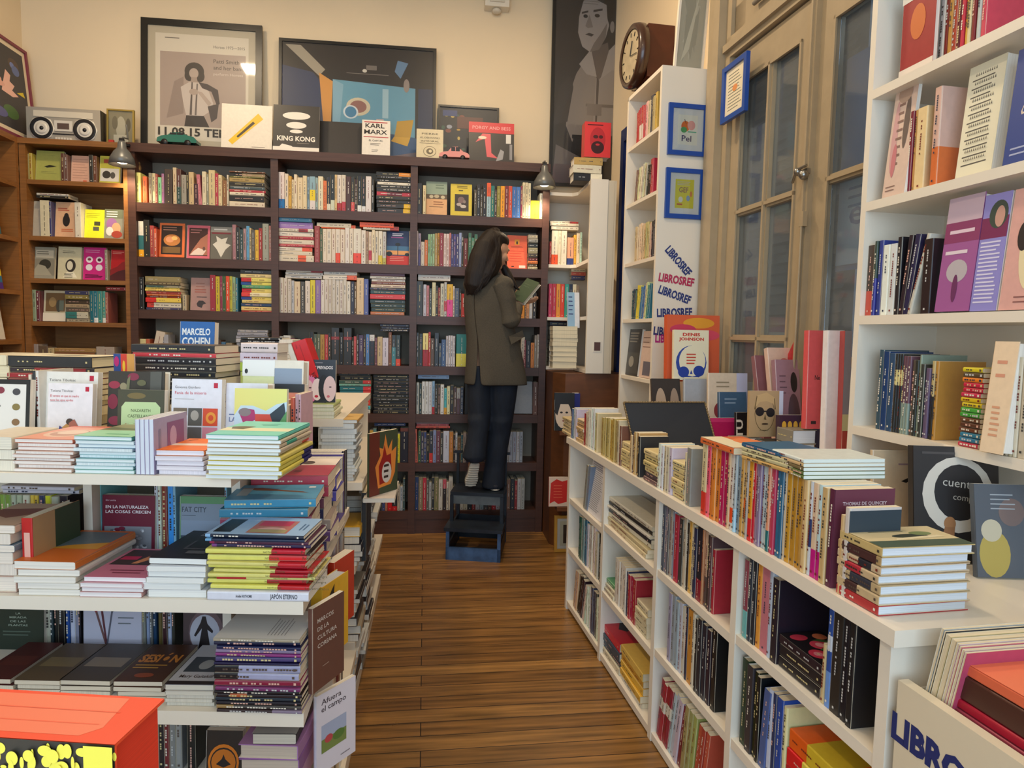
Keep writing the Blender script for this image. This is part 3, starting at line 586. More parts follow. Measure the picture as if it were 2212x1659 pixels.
r(6, 'X600 G190 10,62,4a7050,2a3028@.6-1 9,67,a82028 7,66,4a5460 9,70,2a3440 7,62,3a4a80,6a5a50@.5-1 5,61,c07a60 10,65,231f30,c81c20@.28 11,62,2c2c30,c81c20@.15 6,55,b8b0a4 6,52,aab8c8 5,68,2f5058', 'the bottom shelf of the middle bay')
# bay behind the woman
r(0, 'X899 13,67,2a2420 G1 7,63,d8c698 F46,75,dca878,green,.03 G7 F47,72,d8c038,yellow,.03 G4 5,58,5a5248 9,70,221e22 4,60,3a3430 9,70,231e22 9,74,a8c4cc,e85a28@.6-1 8,68,217068 5,60,3a2a34 8,68,8a8028 9,68,f0a010 8,69,7a2428 8,69,d04a30 9,68,3a6cb4 9,68,4478c0 4,70,8a2a48 6,78,e0d0ac 6,78,dccca8 6,77,e2d6b4 19,40,e0dc38 8,56,c8ccc0', 'the top shelf of the bay behind the woman')
r(1, 'X898 5,75,c8bcc0 6,70,4a3a78,a08aa0@.5-1 8,52,c8bcac 7,56,c86a2c 5,69,86ae86 5,69,8cb48c 5,70,9ab890 6,71,a88a4c 4,72,b8842a 9,72,8c2630 6,71,d8c4c0 6,71,dcc8c4 4,73,c87a78 5,71,3a3478 6,71,3c367c 6,71,383272 6,74,94a0c8 4,73,2a2a28 9,62,6a2018 G1 7,74,3a6a54 6,64,4a8a70 7,72,3c6c58 10,60,2a3830 9,66,5a3030 9,64,3c3c5c 8,70,9a8a6a 9,66,4a2a28 G20 F44,74,f06a48,coral,.03 H22[6:c8b890;6:6a4a20;6:d87020;8:5a1818;9:3a3028;12:8a8468;10:1c2020;9:5a5a54;9:8a8478]', 'the second shelf of the bay behind the woman')
r(2, 'X899 15,75,33302c 7,68,b8b8c8 6,66,c07880 6,60,3a4240 8,73,d0c8a0 5,66,2a2630 5,62,8a2a34 8,71,c8c4b0 6,74,b8b8b4,c84a5c@.15-.45 13,70,e0408c,e0b000@.52-1 4,66,dcd0c4 10,62,545c74 4,60,24242c 9,50,b83020 9,60,3a5a40 9,66,8a7a60 10,60,4a3a3a 10,64,7a8a9a 9,60,8a5a3a 10,62,c8c0b0 10,66,2a3a4a 8,64,6a2a2a 9,60,b8a888 8,66,444 9,62,d8d0c0 G2 8,52,dcccb4 6,50,c8c870 11,58,e8981c 4,50,7a6a5c 6,58,d89c6c 7,60,c0c4cc,4a68a8@.88-1 8,56,2a2428 U900,73,77[13:ddd4c8]', 'the third shelf of the bay behind the woman')
r(3, 'X899 6,72,2c343c 8,70,26343c 12,71,a01418,e8d888@.5-1 5,74,b82c3c 8,60,5a4438 10,72,2c323c 5,50,3a5070 10,58,3f5a88 5,66,c8c4cc 5,67,d0ccd4 5,67,ccc8d0 5,66,d2ced6 G2 24,70,e0d850,2a7a78@.4-1 9,60,3a4a3a 10,62,6a5a4a 9,60,2a3040 10,66,8a8478 10,60,54302a 9,62,3c4a5a 10,66,b8b0a0 9,60,2a2a2a 10,60,4a5a50 9,62,aa9a7a 10,60,3a2a3a G8 8,66,c8beb0,~3 6,60,7a3040 10,58,1c1a24 8,54,c87828 5,70,8a8078 6,72,948a80', 'the fourth shelf of the bay behind the woman')
r(4, 'X899 6,68,c4c8c4 6,66,24404a 7,70,d8dce0 7,70,d4d8dc 8,70,ccd0d8 6,71,80a8d0,b01828@.22 6,64,28282c 6,64,2c2a2c 8,64,d8d8d8 6,56,4ab0bc,d8a020@.25 7,60,d8d4a8 8,62,2c2628 6,58,4a3038 8,56,5a4048,a8a8a8@.6-1 7,58,3c4660 G2 20,66,1e1a18 10,60,2a3040 9,64,5a5a50 10,60,3a2a2a 9,62,7a7a7a 10,66,2a2a3a 9,60,8a7a60 8,60,3c3c3c 9,62,5c4a3a G14 F40,70,8a8c90,,.03 10,70,6a4a40 8,70,5a3c34 U902,68,76[10:7a98c0]', 'the fifth shelf of the bay behind the woman')
r(5, 'X896 7,72,d86a58,~-2 6,68,2c5a44 6,66,2a2c50 6,66,30407a 6,60,1e1c24 8,68,2a3040,c83028@.3 7,70,7f90c0 9,68,6a3444 6,64,2f3034 13,68,c4c8d8 9,66,c07a24 4,60,2a2024 5,64,c8c8cc 7,54,7a5a34 5,60,3a6070 7,64,a89890 9,60,2a3050 9,64,5a4a4a 10,60,3a4a3a 9,60,6a5a3a 9,62,3a3a4a 8,60,8a8a80 G4 9,62,a8a4b0 5,64,6a8a60 6,62,7a6a5c 8,66,98a4b8 6,64,b4b4b8 8,66,a8acb8 8,66,9aa0b0 7,66,b8b8bc 7,66,a4a8b0 U898,74,74[5:e05848;5:c8545c;5:b8b8c8;5:dcdce0]', 'the sixth shelf of the bay behind the woman')
r(6, 'X896 8,72,1f3a6c 9,70,8a7a60 8,70,b82840 5,66,5a6060 6,60,a8b0b4 6,70,24282c 9,70,7a7850 9,66,c8c4bc 8,66,2c2428,c05060@.7-1 5,60,d0ccc4 9,72,c8c2b8 6,50,8a7a64 9,40,3c3a60 8,52,c8c4b8 9,50,b8b4a0 9,56,2a2a2a 8,52,8a2a2a 9,50,a8a8ac 9,56,8a9aa0 9,50,4a4a4a 8,60,5a3a34 9,60,b02830 8,68,a8a8b0 8,70,a4a8ac 7,66,94a890 8,64,7a5a4a 9,66,20242c 6,62,8a2028 8,66,b8b4b4 8,66,a8a8a4', 'the bottom shelf of the bay behind the woman')
# corner bookcase
q = lambda k, t, place: row(BA, XD, YI, CZ[k], t, place)
q(0, 'X57 6,56,8a7a34 7,58,b09a40 F62,68,a8a858,olive 8,60,5a3428 7,58,6a4a40 F45,60,d8a890,stripes 9,60,2c2a26 8,58,6a3c28 F46,62,c8c04a,cartoon', 'the top shelf of the corner bookcase')
q(1, 'X57 F30,78,b8ac98,,.03 20,78,d8cba8 5,76,3a3a6a F50,78,e0b088,pear,.03 14,76,d0c8b4 F44,64,e4e42c,yel2 F40,66,8a8a7a,comic U80,70,84[5:1c1a18;5:c8c4b8]', 'the second shelf of the corner bookcase')
q(2, 'X54 G6 F52,70,9a9684,photo1 G6 F52,72,d4cca8,lady G3 F50,72,d02a80,four G4 6,66,8a8470 F42,68,b81820,red', 'the third shelf of the corner bookcase')
q(3, 'X52 9,70,7a2a2c 10,68,b8b4a0,e8e4d8@.15 8,68,8a9a78 8,66,6a2c34 F50,68,cfc4a4,family G4 H52[8:b8a888;14:c8c0a8:3a7a74@.5;9:6a5a4a;8:a89070;10:4a3c2c;10:8a7a40;9:3a3a5a] F1,1,c89a30,,.004 9,68,1f6a78 9,68,20707e,e8e8e4@.15 9,68,3c8a84 7,68,4a9488,e8e8e4@.15 6,66,a05a50 U230,44,70[8:8a1c20]', 'the fourth shelf of the corner bookcase')
q(4, 'X54 30,54,9a8a80 20,50,6a5440 14,46,c0a878 H90[10:7a5030;9:c8b8a0;8:5a3a28;10:8a5a38;9:a8824c] 40,50,b0a090', 'the fifth shelf of the corner bookcase')
# ================================================================ LEFT DISPLAY SHELVING
TA, TB, TC, TD = 1.178, .905, .65, .33
_c = at_z(655, 1300, TB)
TDv = np.array([.9932, -.1161, 0.]); TI = np.array([.1161, .9932, 0.]); T0 = np.array([_c[0], _c[1], 0.])
def T3(a, b, z=0.): return T0+TDv*a+TI*b+np.array([0, 0, z])
u1 = empty('display_shelving', T3(-.9, .5), 'white stepped display shelving heaped with books, nearest on the aisle side', 'display shelving')
def deck(par, P, z, th, name='deck'):
    MB().prism(P, lambda p: (p[0], p[1], z-th), lambda p: (p[0], p[1], z)).obj(name, WHITE, par, mrel(par))
def quad(a0, a1, b0, b1, straight=True):
    p = [T3(a0, b0), T3(a1, b0), T3(a1, b1), T3(a0, b1)]
    if straight: p[2][0] = p[1][0]
    return [(q_[0], q_[1]) for q_ in p]
XA = -.155
deck(u1, quad(-2.1, XA, 0, .95), TA, .022); deck(u1, quad(-2.1, 0, 0, .80), TB, .03); deck(u1, quad(-2.1, 0, 0, .95), TC, .032); deck(u1, quad(-2.1, 0, .06, .95), TD, .03); deck(u1, quad(-2.1, 0, .02, .95), .06, .06, 'base_deck')
def tbox(par, a0, a1, b0, b1, z0, z1, name, m=WHITE):
    MB().prism(quad(a0, a1, b0, b1), lambda p: (p[0], p[1], z0), lambda p: (p[0], p[1], z1)).obj(name, m, par, mrel(par))
aT = lambda px, b, z: s_at(T3(0, b, z), TDv, px)
UB = .24
for z0, z1, L in ((TB, TA-.022, (190, 510)), (TC, TB-.03, (-250, 490)), (TD, TC-.032, (505,)), (.06, TD-.03, (505,))):
    for px in L:
        a = aT(px, UB, (z0+z1)/2); tbox(u1, a-.011, a+.011, UB, .80, z0, z1, 'divider')
tbox(u1, -2.1, -.13, .785, .80, .06, TB-.03, 'back_panel'); tbox(u1, -2.1, -.28, .785, .80, TB, TA-.022, 'back_panel')
def trow(b, z, txt, place, **k): row(T0+TI*b, TDv, TI, z, txt, place, **k)
def heap(px0, px1, b, z, items, name, face='head', depth=None, yaw=0., art=None, A0=None, D=None, I=None, page='f2ece2', jit=.006, kind='paperback', hpx=True, spineart=None, top=None):
    """a pile of lying books between two picture columns at depth b; items bottom to top: (height, colour, *bands)"""
    A0 = T3(0, b) if A0 is None else A0; D = TDv if D is None else D; I = TI if I is None else I
    B = A0+UP*z; s0 = s_at(B, D, px0); s1 = s_at(B, D, px1); P0 = B+D*s0; L = s1-s0; zz = .0005
    dd = depth or (L*1.5 if face in ('head', 'foot') else L*.66)
    if top:
        need = z_at(P0, top)-sum(px_len(P0, q[0]) if q[0] >= 1 else q[0] for q in items)
        if need > .01: k_ = max(1, round(need/.026)); items = [(need/k_, rng.choice(['d8d0c0', '8a8a84', '3a3c40', 'c8b8a0'])) for _ in range(k_)]+list(items)
    n_ = len(items)
    for i, it in enumerate(items):
        th = px_len(P0, it[0]) if it[0] >= 1 else it[0]; last = i == n_-1
        lb = f"{cname(it[1])} {kind}, {ordi(i+1)+' up' if i else 'lowest'} in the {name}" if not last else f"{cname(it[1])} {kind} topmost on the {name}"
        P = P0+UP*zz+D*rng.uniform(-jit, jit)+I*rng.uniform(0, jit*1.5)
        bands = [parse_band(q) for q in it[2:] if '@' in q]
        kw = {}
        if spineart and i in spineart: kw['spine'] = spineart[i]
        lying(P, D, I, L*rng.uniform(.985, 1.0), th-.0008, dd*rng.uniform(.98, 1.), it[1], lb, bands, yaw=yaw+rng.uniform(-1.2, 1.2), face=face, art=art if last else None, page=page, **kw)
        zz += th
    return P0, L, zz
def upright(px0, px1, pyt, b, z, col, label, art=None, th=.015, A0=None, D=None, I=None, tilt=5., page='f2ece2', spine=None, yaw=0., name=None, hard=None, band=None):
    """a book shown face out between two picture columns, top edge at picture row pyt"""
    A0 = T3(0, b) if A0 is None else A0; D = TDv if D is None else D; I = TI if I is None else I
    if yaw: Rz = rotz(math.radians(yaw)); D, I = Rz@D, Rz@I
    B = A0+UP*z; s0 = s_at(B, D, px0); s1 = s_at(B, D, px1); P = B+D*s0
    h = z_at(P+D*(s1-s0)/2, pyt); a = math.radians(tilt); h /= math.cos(a)
    Zl = UP*math.cos(a)+I*math.sin(a); N = -I*math.cos(a)+UP*math.sin(a)
    book(frame(N, D, Zl, P+I*th+UP*.0008), th, s1-s0, h, col, label, art=art, page=page, spine=spine, name=name, hard=hard, band=band)
    return P, s1-s0, h
CARDS = [('r', 0, 0, 1, 1, '23272a'), ('r', 0, .03, .93, .93, 'e9e6e0')]+[('e', u_, v_, .07, .05, c) for u_, v_, c in ((.2, .82, '6a6a58'), (.48, .84, '8a3a4a'), (.76, .82, '4a4a50'), (.76, .6, '8a7a4a'), (.76, .38, '8a6a4a'), (.5, .2, '2a2a2a'))]+[('l', .08, .6, .5, 2, .1, .025, '8a8a84')]
def imp(title1, title2, extra):
    return [('r', .84, .88, .92, .95, 'c01c3c'), ('t', title1, .08, .87, .035, '77706c', .5, 'l', 0, .0), ('t', title2, .08, .79, .04, 'd0505c', .62, 'l', 0, .0), ('l', .08, .72, .4, 1, .05, .006, 'b8b0b0')]+extra
TAT = imp('Tatiana Tibuleac', 'El verano en que mi madre', [('t', 'tuvo los ojos verdes', .08, .73, .035, 'd0505c', .5, 'l', 0, .0), ('p', [(.25, .05), (.3, .3), (.55, .45), (.95, .2), (1, 0), (.3, 0)], 'c8945a'), ('p', [(.22, .1), (.3, .36), (.5, .25), (.5, .08)], '4a4a8a'), ('e', .52, .42, .08, .05, '4a3a34'), ('p', [(.5, .4), (.62, .46), (.75, .3), (.55, .2)], 'b06a5a'), ('p', [(.7, .3), (.95, .12), (.8, .1), (.6, .2)], 'd8a840')])
GIO = imp('Giovanna Giordano', 'Fania de la miseria', [('r', .06, .5, .33, .6, '7a6a58'), ('r', .35, .36, .62, .6, '5a5652'), ('e', .48, .5, .08, .07, 'b0a8a0'), ('r', .64, .36, .93, .6, 'dd5030'), ('e', .8, .47, .1, .08, 'f0a040'), ('e', .8, .47, .05, .04, 'dd5030'), ('r', .06, .12, .33, .34, '6a8a6a'), ('r', .35, .12, .62, .34, '605c60'), ('r', .64, .12, .93, .34, 'd88aa0'), ('p', [(.7, .15), (.8, .25), (.9, .3), (.82, .22)], '4a3038')])
FLOR = [('e', .12, .82, .1, .05, 'a0344a'), ('e', .45, .93, .1, .05, '8a3048'), ('e', .1, .6, .09, .1, '8a2a40'), ('e', .15, .35, .12, .06, '96344a'), ('p', [(.3, .7), (.35, .9), (.4, .95), (.38, .7)], '7a7a5a'), ('p', [(.2, .4), (.3, .75), (.25, .5)], '6a6a40'), ('e', .28, .8, .06, .05, '9a9070'), ('r', .75, .72, .95, 1, '5a5a54'), ('e', .6, .85, .08, .04, '6a6848')]
PUENTE = [('r', 0, 0, 1, 1, '4a4a38'), ('e', .4, .9, .2, .05, '7a6a40'), ('p', [(.08, 0), (.08, .72), (.16, .8), (.82, .8), (.92, .72), (.92, 0)], 'c4dca4'), ('t', 'NAZARETH', .5, .64, .05, '5a6a44', .42, 'c'), ('t', 'CASTELLANOS', .5, .55, .05, '5a6a44', .56, 'c'), ('t', 'EL PUENTE', .5, .38, .075, 'a86a48', .66, 'c'), ('t', 'DONDE HABITAN', .5, .26, .07, 'a86a48', .7, 'c')]
WAVES = [('r', 0, 0, 1, 1, 'e8e080'), ('p', [(0, .38), (.12, .62), (.35, .62), (.6, .5), (.8, .66), (1, .72), (1, .2), (.7, .0), (0, .0)], 'c8dcea'), ('p', [(.1, .42), (.2, .56), (.38, .52), (.42, .3), (.2, .12)], 'b02a68'), ('e', .2, .46, .12, .1, '8a7a7a'), ('r', .4, .16, .74, .42, 'd84832'), ('p', [(.68, .42), (.95, .7), (1, .3), (.85, .1), (.74, .2)], '23303a'), ('p', [(.85, .2), (1, .5), (1, .15)], '5a9a5a'), ('e', .38, .14, .12, .1, '2a4a80')]
WAVES = [WAVES[0]]+[(q[0], [(x, y*.62+.36) for x, y in q[1]], q[2]) if q[0] == 'p' else (q[0], q[1], q[2]*.62+.36, q[3], q[4]*.62, q[5]) if q[0] == 'e' else (q[0], q[1], q[2]*.62+.36, q[3], q[4]*.62+.36, q[5]) for q in WAVES[1:]]
# --- upper deck, front piles
PUR = [('r', .12, .12, .62, .88, '8a5a8a'), ('e', .45, .4, .1, .2, 'c0a0c0'), ('r', .8, .2, .86, .8, '8a86a8')]
heap(-70, 29, .012, TA, [(24, 'd0c4b4'), (22, 'cfc6b4'), (28, 'd8ccb8')], 'cream pile at the very edge of the upper deck', page='f0e6d2')
heap(30, 158, .01, TA, [(8, 'd8b8a8')]*2+[(8, 'e0c0b0'), (7, 'dcb8a8'), (8, 'e0b8a8'), (7, 'd8b4a4'), (8, 'e0b0a0'), (8, 'e0a898'), (9, 'e8856a')], 'salmon-covered pile', art=[('r', 0, 0, 1, 1, 'e6a08a'), ('e', .5, .55, .38, .3, 'e9c4ae'), ('e', .5, .55, .3, .22, 'c89a86'), ('e', .5, .5, .24, .16, 'ead0bc'), ('r', 0, 0, 1, .06, 'e8705a')], page='efe4dc')
heap(163, 292, .01, TA, [(8, 'a8d8cc'), (8, 'a0d0cc'), (8, 'a8c8d4'), (8, '9cc8c8'), (7, 'a8d0d8'), (8, 'b0d8d8'), (8, 'c0d4e0'), (8, 'a8c4d8'), (8, 'b8d0dc'), (9, '5aa898')], 'pale green pile', art=[('r', 0, 0, 1, 1, '9ed8b4'), ('r', 0, .05, 1, .55, '8a8a68'), ('p', [(0, .1), (.5, .4), (1, .3), (1, .5), (0, .5)], '5e6a4e'), ('l', .2, .8, .5, 1, .1, .05, '6ab890')], page='dfe9ea')
for i in range(4):        # lilac volumes standing, fore edges to the viewer
    a0 = aT(294+10*i, .008, TA); a1 = aT(294+10*(i+1)-.6, .008, TA); P = T3(a1, .008, TA+.0005); h = z_at(P, 906)
    book(frame(-TDv, -TI, UP, P+TI*.15), a1-a0, .15, h, 'a8a0c4', f'lilac paperback standing with page edges outward, {ordi(i+1)} of four beside the pale green pile', page='dde2ee', band=None)
b_ = BOOKS[-1]
# the outermost shows its printed cover towards the aisle: art on the x=0 side
b_['mw'] = frame(TDv, -TI, -UP, T3(aT(324, .008, TA), .008, TA+.0005)+TI*.15+UP*b_['h']); b_['art'] = [(k[0],)+k[1:] for k in PUR]
heap(336, 441, .008, TA, [(10, 'd8d0d8'), (10, 'd4ccd8'), (11, 'dcd0d8'), (10, 'dcd4dc'), (12, 'f0884a')], 'orange-topped pile on the upper deck', art=[('r', 0, 0, 1, 1, 'f47820'), ('r', 0, .45, 1, .62, 'f0dcc8'), ('p', [(.7, .12), (.85, .2), (.9, .2), (.75, .1)], '3a2a20')], page='e9e2ea')
heap(444, 604, -.025, TA, [(10.5, 'e0d8a0', '1c1c6a@.3'), (10.5, 'e0d060', '1c1c6a@.3'), (10, 'e0d468', '1c1c6a@.32'), (10, 'dccc58', '1c1c6a@.3'), (11, 'e0d070'), (8.5, 'd8c8b0', 'e04848@.25'), (8.5, 'd0c0a8'), (8.5, 'c8b8a0', '3aa08a@.5-.8'), (8.5, 'd0c4ac'), (10, '6ad0c0')], 'tall turquoise-topped pile at the end of the upper deck', art=[('r', 0, 0, 1, 1, '84d8c8'), ('r', 0, .5, 1, .72, 'e8e4c0'), ('p', [(.62, .42), (.7, .62), (.88, .6), (.95, .45), (.8, .4)], '6a5a44'), ('l', .35, .3, .3, 2, .08, .02, '4ab0a0')], page='e6ecec', depth=.215)
# --- upper deck, upright covers behind the piles
B2 = .27
upright(-60, 62, 822, B2, TA, 'e9e6e0', 'white book with playing-card suits in a dark border, standing at the edge', CARDS, .02)
trow(B2+.03, TA, 'X64 7,.19,d8d0c0 7,.2,2a2c2e 8,.2,dcd8d0', 'the upper deck behind the card-suit book')
upright(94, 208, 806, B2+.05, TA, 'efe9df', 'white paperback peeping up behind its twin with a small red emblem', imp('Tatiana Tibuleac', '', []), .02)
upright(98, 197, 831, B2, TA, 'efe9ec', 'white paperback with a reclining couple and small red emblem', TAT, .018)
upright(229, 352, 806, B2+.04, TA, '3a3630', 'dark floral hardcover standing behind the pale green label book', FLOR, .03, hard=True)
upright(252, 352, 845, B2-.01, TA, '3a3a30', 'small dark book with a pale green label, in front of the floral one', PUENTE, .02)
upright(366, 476, 822, B2, TA, 'e9e7f0', 'white paperback with a grid of six small pictures', GIO, .022)
upright(484, 575, 833, B2+.03, TA, 'e6e8f4', 'white paperback with blue lettering partly hidden by the yellow abstract cover', [('t', 'LA R', .1, .42, .07, '6a78a8', .3), ('l', .1, .52, .3, 1, .1, .015, '6a78a8')], .05)
upright(504, 617, 842, B2-.03, TA, 'e8e080', 'yellow square book with big abstract shapes in red, magenta and navy', WAVES, .012)
trow(B2+.06, TA, 'X600 G2 12,.13,b8a090 12,.12,c8b8a8 10,.14,e07060 8,.15,d8b0c0 7,.15,e0b8c8', 'the upper deck beside the yellow abstract book')
upright(585, 655, 833, B2+.13, TA, 'e8927c', 'salmon book with a black band standing at the deck end', [('r', 0, .86, 1, 1, '20242a'), ('l', .2, .7, .6, 4, .06, .015, 'b05a50')], .03)
# --- upper deck, back piles
heap(20, 206, .50, TA, [(11, '2a2e30', '8a6a50@.3-.6'), (12, '3a3a38', '1c6060@.1-.5'), (12, '7a5a48', '20605c@.2-.6'), (10, '6a6058', '1f5a5a@.15-.5'), (13, '8a2230'), (12, 'a02c38'), (12, '3a3038', 'a03038@.3-.9'), (24, '2f3338')], 'pile under the big white art book', face='spine', art=[('r', 0, 0, 1, 1, 'ece4c8'), ('p', [(.35, .1), (.45, .3), (.4, .8), (.3, .5)], '3a3f48'), ('p', [(.6, .3), (.7, .5), (.62, .9), (.55, .6)], '3a3f48')], depth=.17, page='eadfba', kind='book', top=768)
heap(288, 472, .52, TA, [(12, '282c34', 'c8b040@.6-.9'), (16, '22262e', 'e8e4e0@.6-.85'), (20, '25303c'), (18, '1d2026'), (12, '22252c'), (15, '2c2c30'), (15, '20222a'), (10, 'd0404c'), (17, '2a2c32')], 'tall pile of black crime novels', face='spine', art=[('r', 0, 0, 1, 1, '4a4038'), ('r', .1, .1, .5, .2, 'b88a50'), ('r', .15, .75, .4, .9, 'a08050'), ('e', .5, .5, .1, .06, 'c04a30')], depth=.16, page='e8dcc8', yaw=-3, top=743)
for i, (x0, x1, y0) in enumerate(((283, 303, 736), (291, 318, 752), (287, 316, 762), (292, 318, 770), (290, 310, 778), (291, 320, 788))): pass
upright(248, 292, 765, .44, TA+.1, 'c83a3a', 'small bright card with a burning candle', [('r', 0, 0, .35, 1, '2a4a8a'), ('r', .35, 0, .65, 1, 'd84030'), ('r', .65, 0, 1, 1, 'e0a050'), ('r', .44, .15, .56, .6, 'f8e0c0'), ('e', .5, .75, .07, .12, 'f8c030'), ('e', .15, .85, .12, .1, 'c02070'), ('p', [(.65, 0), (1, .45), (1, 0)], '3a8a7a')], .006, tilt=0)
BOOKS[-1]['cat'] = 'card'; BOOKS[-1]['name'] = 'candle_card'
heap(-80, 20, .50, TA, [(20, 'd8ccb0'), (22, 'b8c8b8'), (18, '3a3a34'), (26, 'd8cca8'), (22, 'e0d8c0')], 'cream pile beside the white art book', page='efe4c4', top=765)
heap(245, 360, .45, TA, [(.03, 'd8d0c0'), (.03, 'cfc8b8'), (.035, 'd8d0c0')], 'low pile carrying the candle card', page='efe4c4', depth=.07)
upright(386, 462, 697, .80, TA+.20, '2a68b0', 'bright blue book showing big white capitals above the black pile', [('t', 'MARCELO', .08, .68, .16, 'e8f0f8', .8, 'l', 0, .03), ('t', 'COHEN', .08, .42, .2, 'e8f0f8', .8, 'l', 0, .03)], .03)
heap(380, 470, .78, TA, [(.04, '4a4038')]*2+[(.04, '3a3a3a')]*3, 'hidden pile under the bright blue book', depth=.12)
# further standing and lying books at the end of the upper deck
upright(520, 590, 782, .44, TA, 'dfe8b0', 'pale green and white picture book standing behind the yellow abstract one', [('r', 0, .8, 1, 1, 'eef0ee'), ('e', .12, .86, .05, .03, '2a2a2a'), ('r', 0, 0, 1, .3, 'd8e0a0')], .05)
upright(586, 652, 783, .44, TA, 'e8e0d0', 'cream book with a small seascape picture', [('r', .05, .08, .95, .9, '8a9ab0'), ('p', [(.1, .3), (.4, .7), (.7, .5), (.95, .35), (.95, .1), (.1, .1)], 'c8b888'), ('e', .5, .55, .2, .1, '5a6a80')], .05)
heap(520, 600, .62, TA, [(.05, 'c8d070'), (.03, 'b0c840'), (.03, 'd8c8d8'), (.03, 'e0d0d0')], 'lime and white pile behind the black crime novels', face='spine', depth=.1, kind='book', top=740)
# --- under the upper deck
rb = UB+.02
trow(rb, TB, 'X-20 G6 14,128,7a9a3a 13,128,7a9a3a 13,128,6e8e34 12,128,a8b09a 12,128,a8b498 16,128,c8c8b4 10,128,d8b840 10,128,dcb83c 13,128,1e2c5c 14,128,d8dc20 17,126,b8bcaa 19,128,241c2c U2,168,130[9:c8c4d0;9:d0ccd8]', 'the row under the upper deck', maxd=.14)
NAT = [('r', 0, 0, 1, 1, '6e1a30'), ('t', 'EN LA NATURALEZA', .06, .78, .05, 'f0e4e4', .82, 'l', 0, .02), ('t', 'LAS COSAS CRECEN', .06, .70, .05, 'f0e4e4', .86, 'l', 0, .02), ('t', 'Siruela', .06, .9, .03, 'c8a0a8', .2), ('r', .04, .04, .94, .48, '8a8a90')]+[('e', .1+.8*rng.random(), .08+.36*rng.random(), .02+.03*rng.random(), .02, c) for c in ['b8b8c0', '6a6a70', 'a0a0a8', 'd8d8dc', '5a5a60', 'c0c0c8']*4]+[('e', .3, .43, .06, .03, '7a2038'), ('e', .38, .45, .06, .03, '7a2038'), ('e', .15, .33, .07, .04, 'c888c0'), ('e', .4, .3, .08, .045, 'd090c8')]
upright(221, 334, 1073, rb+.01, TB, '6e1a30', 'burgundy book with white capitals over a thistle meadow photograph', NAT, .02, tilt=3)
trow(rb+.02, TB, 'X213 8,.19,8ad0d8 G112 8,.205,cfcfd8 8,.2,d8e0c8 12,.2,8a3020 14,.19,3a98e8 7,.19,8ab8d0 G104 6,.19,8ac0d8', 'the row with the burgundy meadow book', maxd=.12)
upright(386, 496, 1076, rb+.01, TB, '5a9060', 'green-bordered book with a grey city photograph', [('r', .04, .04, .94, .88, '8a98ac'), ('r', .04, .6, .94, .88, '8490a0'), ('t', 'FAT CITY', .06, .74, .09, '3a4450', .48), ('r', .04, .04, .18, .35, '3c4858'), ('l', .06, .68, .35, 1, .1, .006, '3a4450')], .02, tilt=3)
P0 = heap(222, 378, UB+.03, TB+.212, [(.012, 'd8dc30'), (.012, 'c83c2c'), (.012, 'd04830')], 'red and yellow books lying above the burgundy meadow book', face='spine', depth=.13)
# --- middle deck front piles
heap(-90, 30, .01, TB, [(36, 'c8a898'), (26, 'd0b8a8'), (26, 'd8c4b4'), (16, '6a8090'), (24, 'd8ccbc'), (18, 'd8c8b0')], 'cream pile at the edge of the middle deck', art=[('r', 0, 0, 1, 1, 'c0a088'), ('p', [(0, .4), (.5, .7), (1, .5), (1, .3), (0, .2)], '7a4038')], page='efe2d4')
a0 = aT(50, .03, TB); a1 = aT(75, .03, TB); P = T3(a0, .03, TB+.0005)
book(frame(TDv, TI, UP, P), a1-a0, .16, .165, 'b08050', 'thick red-spined book standing with its brown and green cover towards the burgundy book', art=[('r', 0, 0, .45, 1, 'b89468'), ('r', .45, 0, 1, 1, '3a4a30'), ('p', [(.1, 0), (.3, .3), (.5, .1), (.5, 0)], '8a5a30')], band=[(0, 1, 'c02020')], spine=[('r', .25, .25, .75, .8, 'e8b0a0')], hard=True)
heap(31, 166, .0, TB, [(14, 'e0d8c8'), (14, 'dcd4c4'), (14, 'e0d8c8'), (14, 'dcd0c4'), (18, 'd87830')], 'orange and grey pile on the middle deck', art=[('r', 0, 0, 1, 1, 'd86c28'), ('r', .06, .05, .94, .62, '6a7478'), ('p', [(.06, .4), (.6, .5), (.94, .62), (.06, .62)], 'e09a30')], page='eee8de', depth=.225)
heap(172, 308, .0, TB, [(11, 'd8a8a8'), (10, 'e0c0c0'), (10, 'd8b0b8'), (11, 'e088a0')], 'low pink pile', art=[('r', 0, 0, 1, 1, 'd07890'), ('r', .06, .05, .94, .6, '3a3236'), ('p', [(.3, .3), (.5, .55), (.6, .55), (.45, .2)], 'e09060'), ('r', .6, .3, .9, .42, 'c82858'), ('l', .2, .85, .6, 2, .08, .03, '8a3a50')], page='efe9ea', depth=.19)
heap(311, 438, .0, TB, [(17, 'dcdcdc'), (16, 'd8d8dc'), (13, 'd8dcdc'), (12, 'd0d0d8'), (13, 'c8ccd4'), (14, '20222c')], 'black-topped pile', face='foot', art=[('r', 0, 0, 1, 1, '20222c'), ('t', 'NI UNA', .3, .86, .05, 'c8ccd8', .3), ('t', 'PALABRA', .3, .79, .05, 'c8ccd8', .42), ('r', .35, .3, .9, .34, '4a4a54'), ('r', .35, .3, .4, .6, '4a4a54'), ('r', .5, .15, .85, .25, '5a5a60')], page='eeeeea', depth=.2, jit=.008)
YS = 'e4dc6c'
def sp(t1, t2, flip=1): return [('t', t1, .62, .2, .13, '4a4420', .17, 'l', 90, .0), ('t', t2, .62, .47, .12, '5a5430', .1, 'l', 90, .0)]
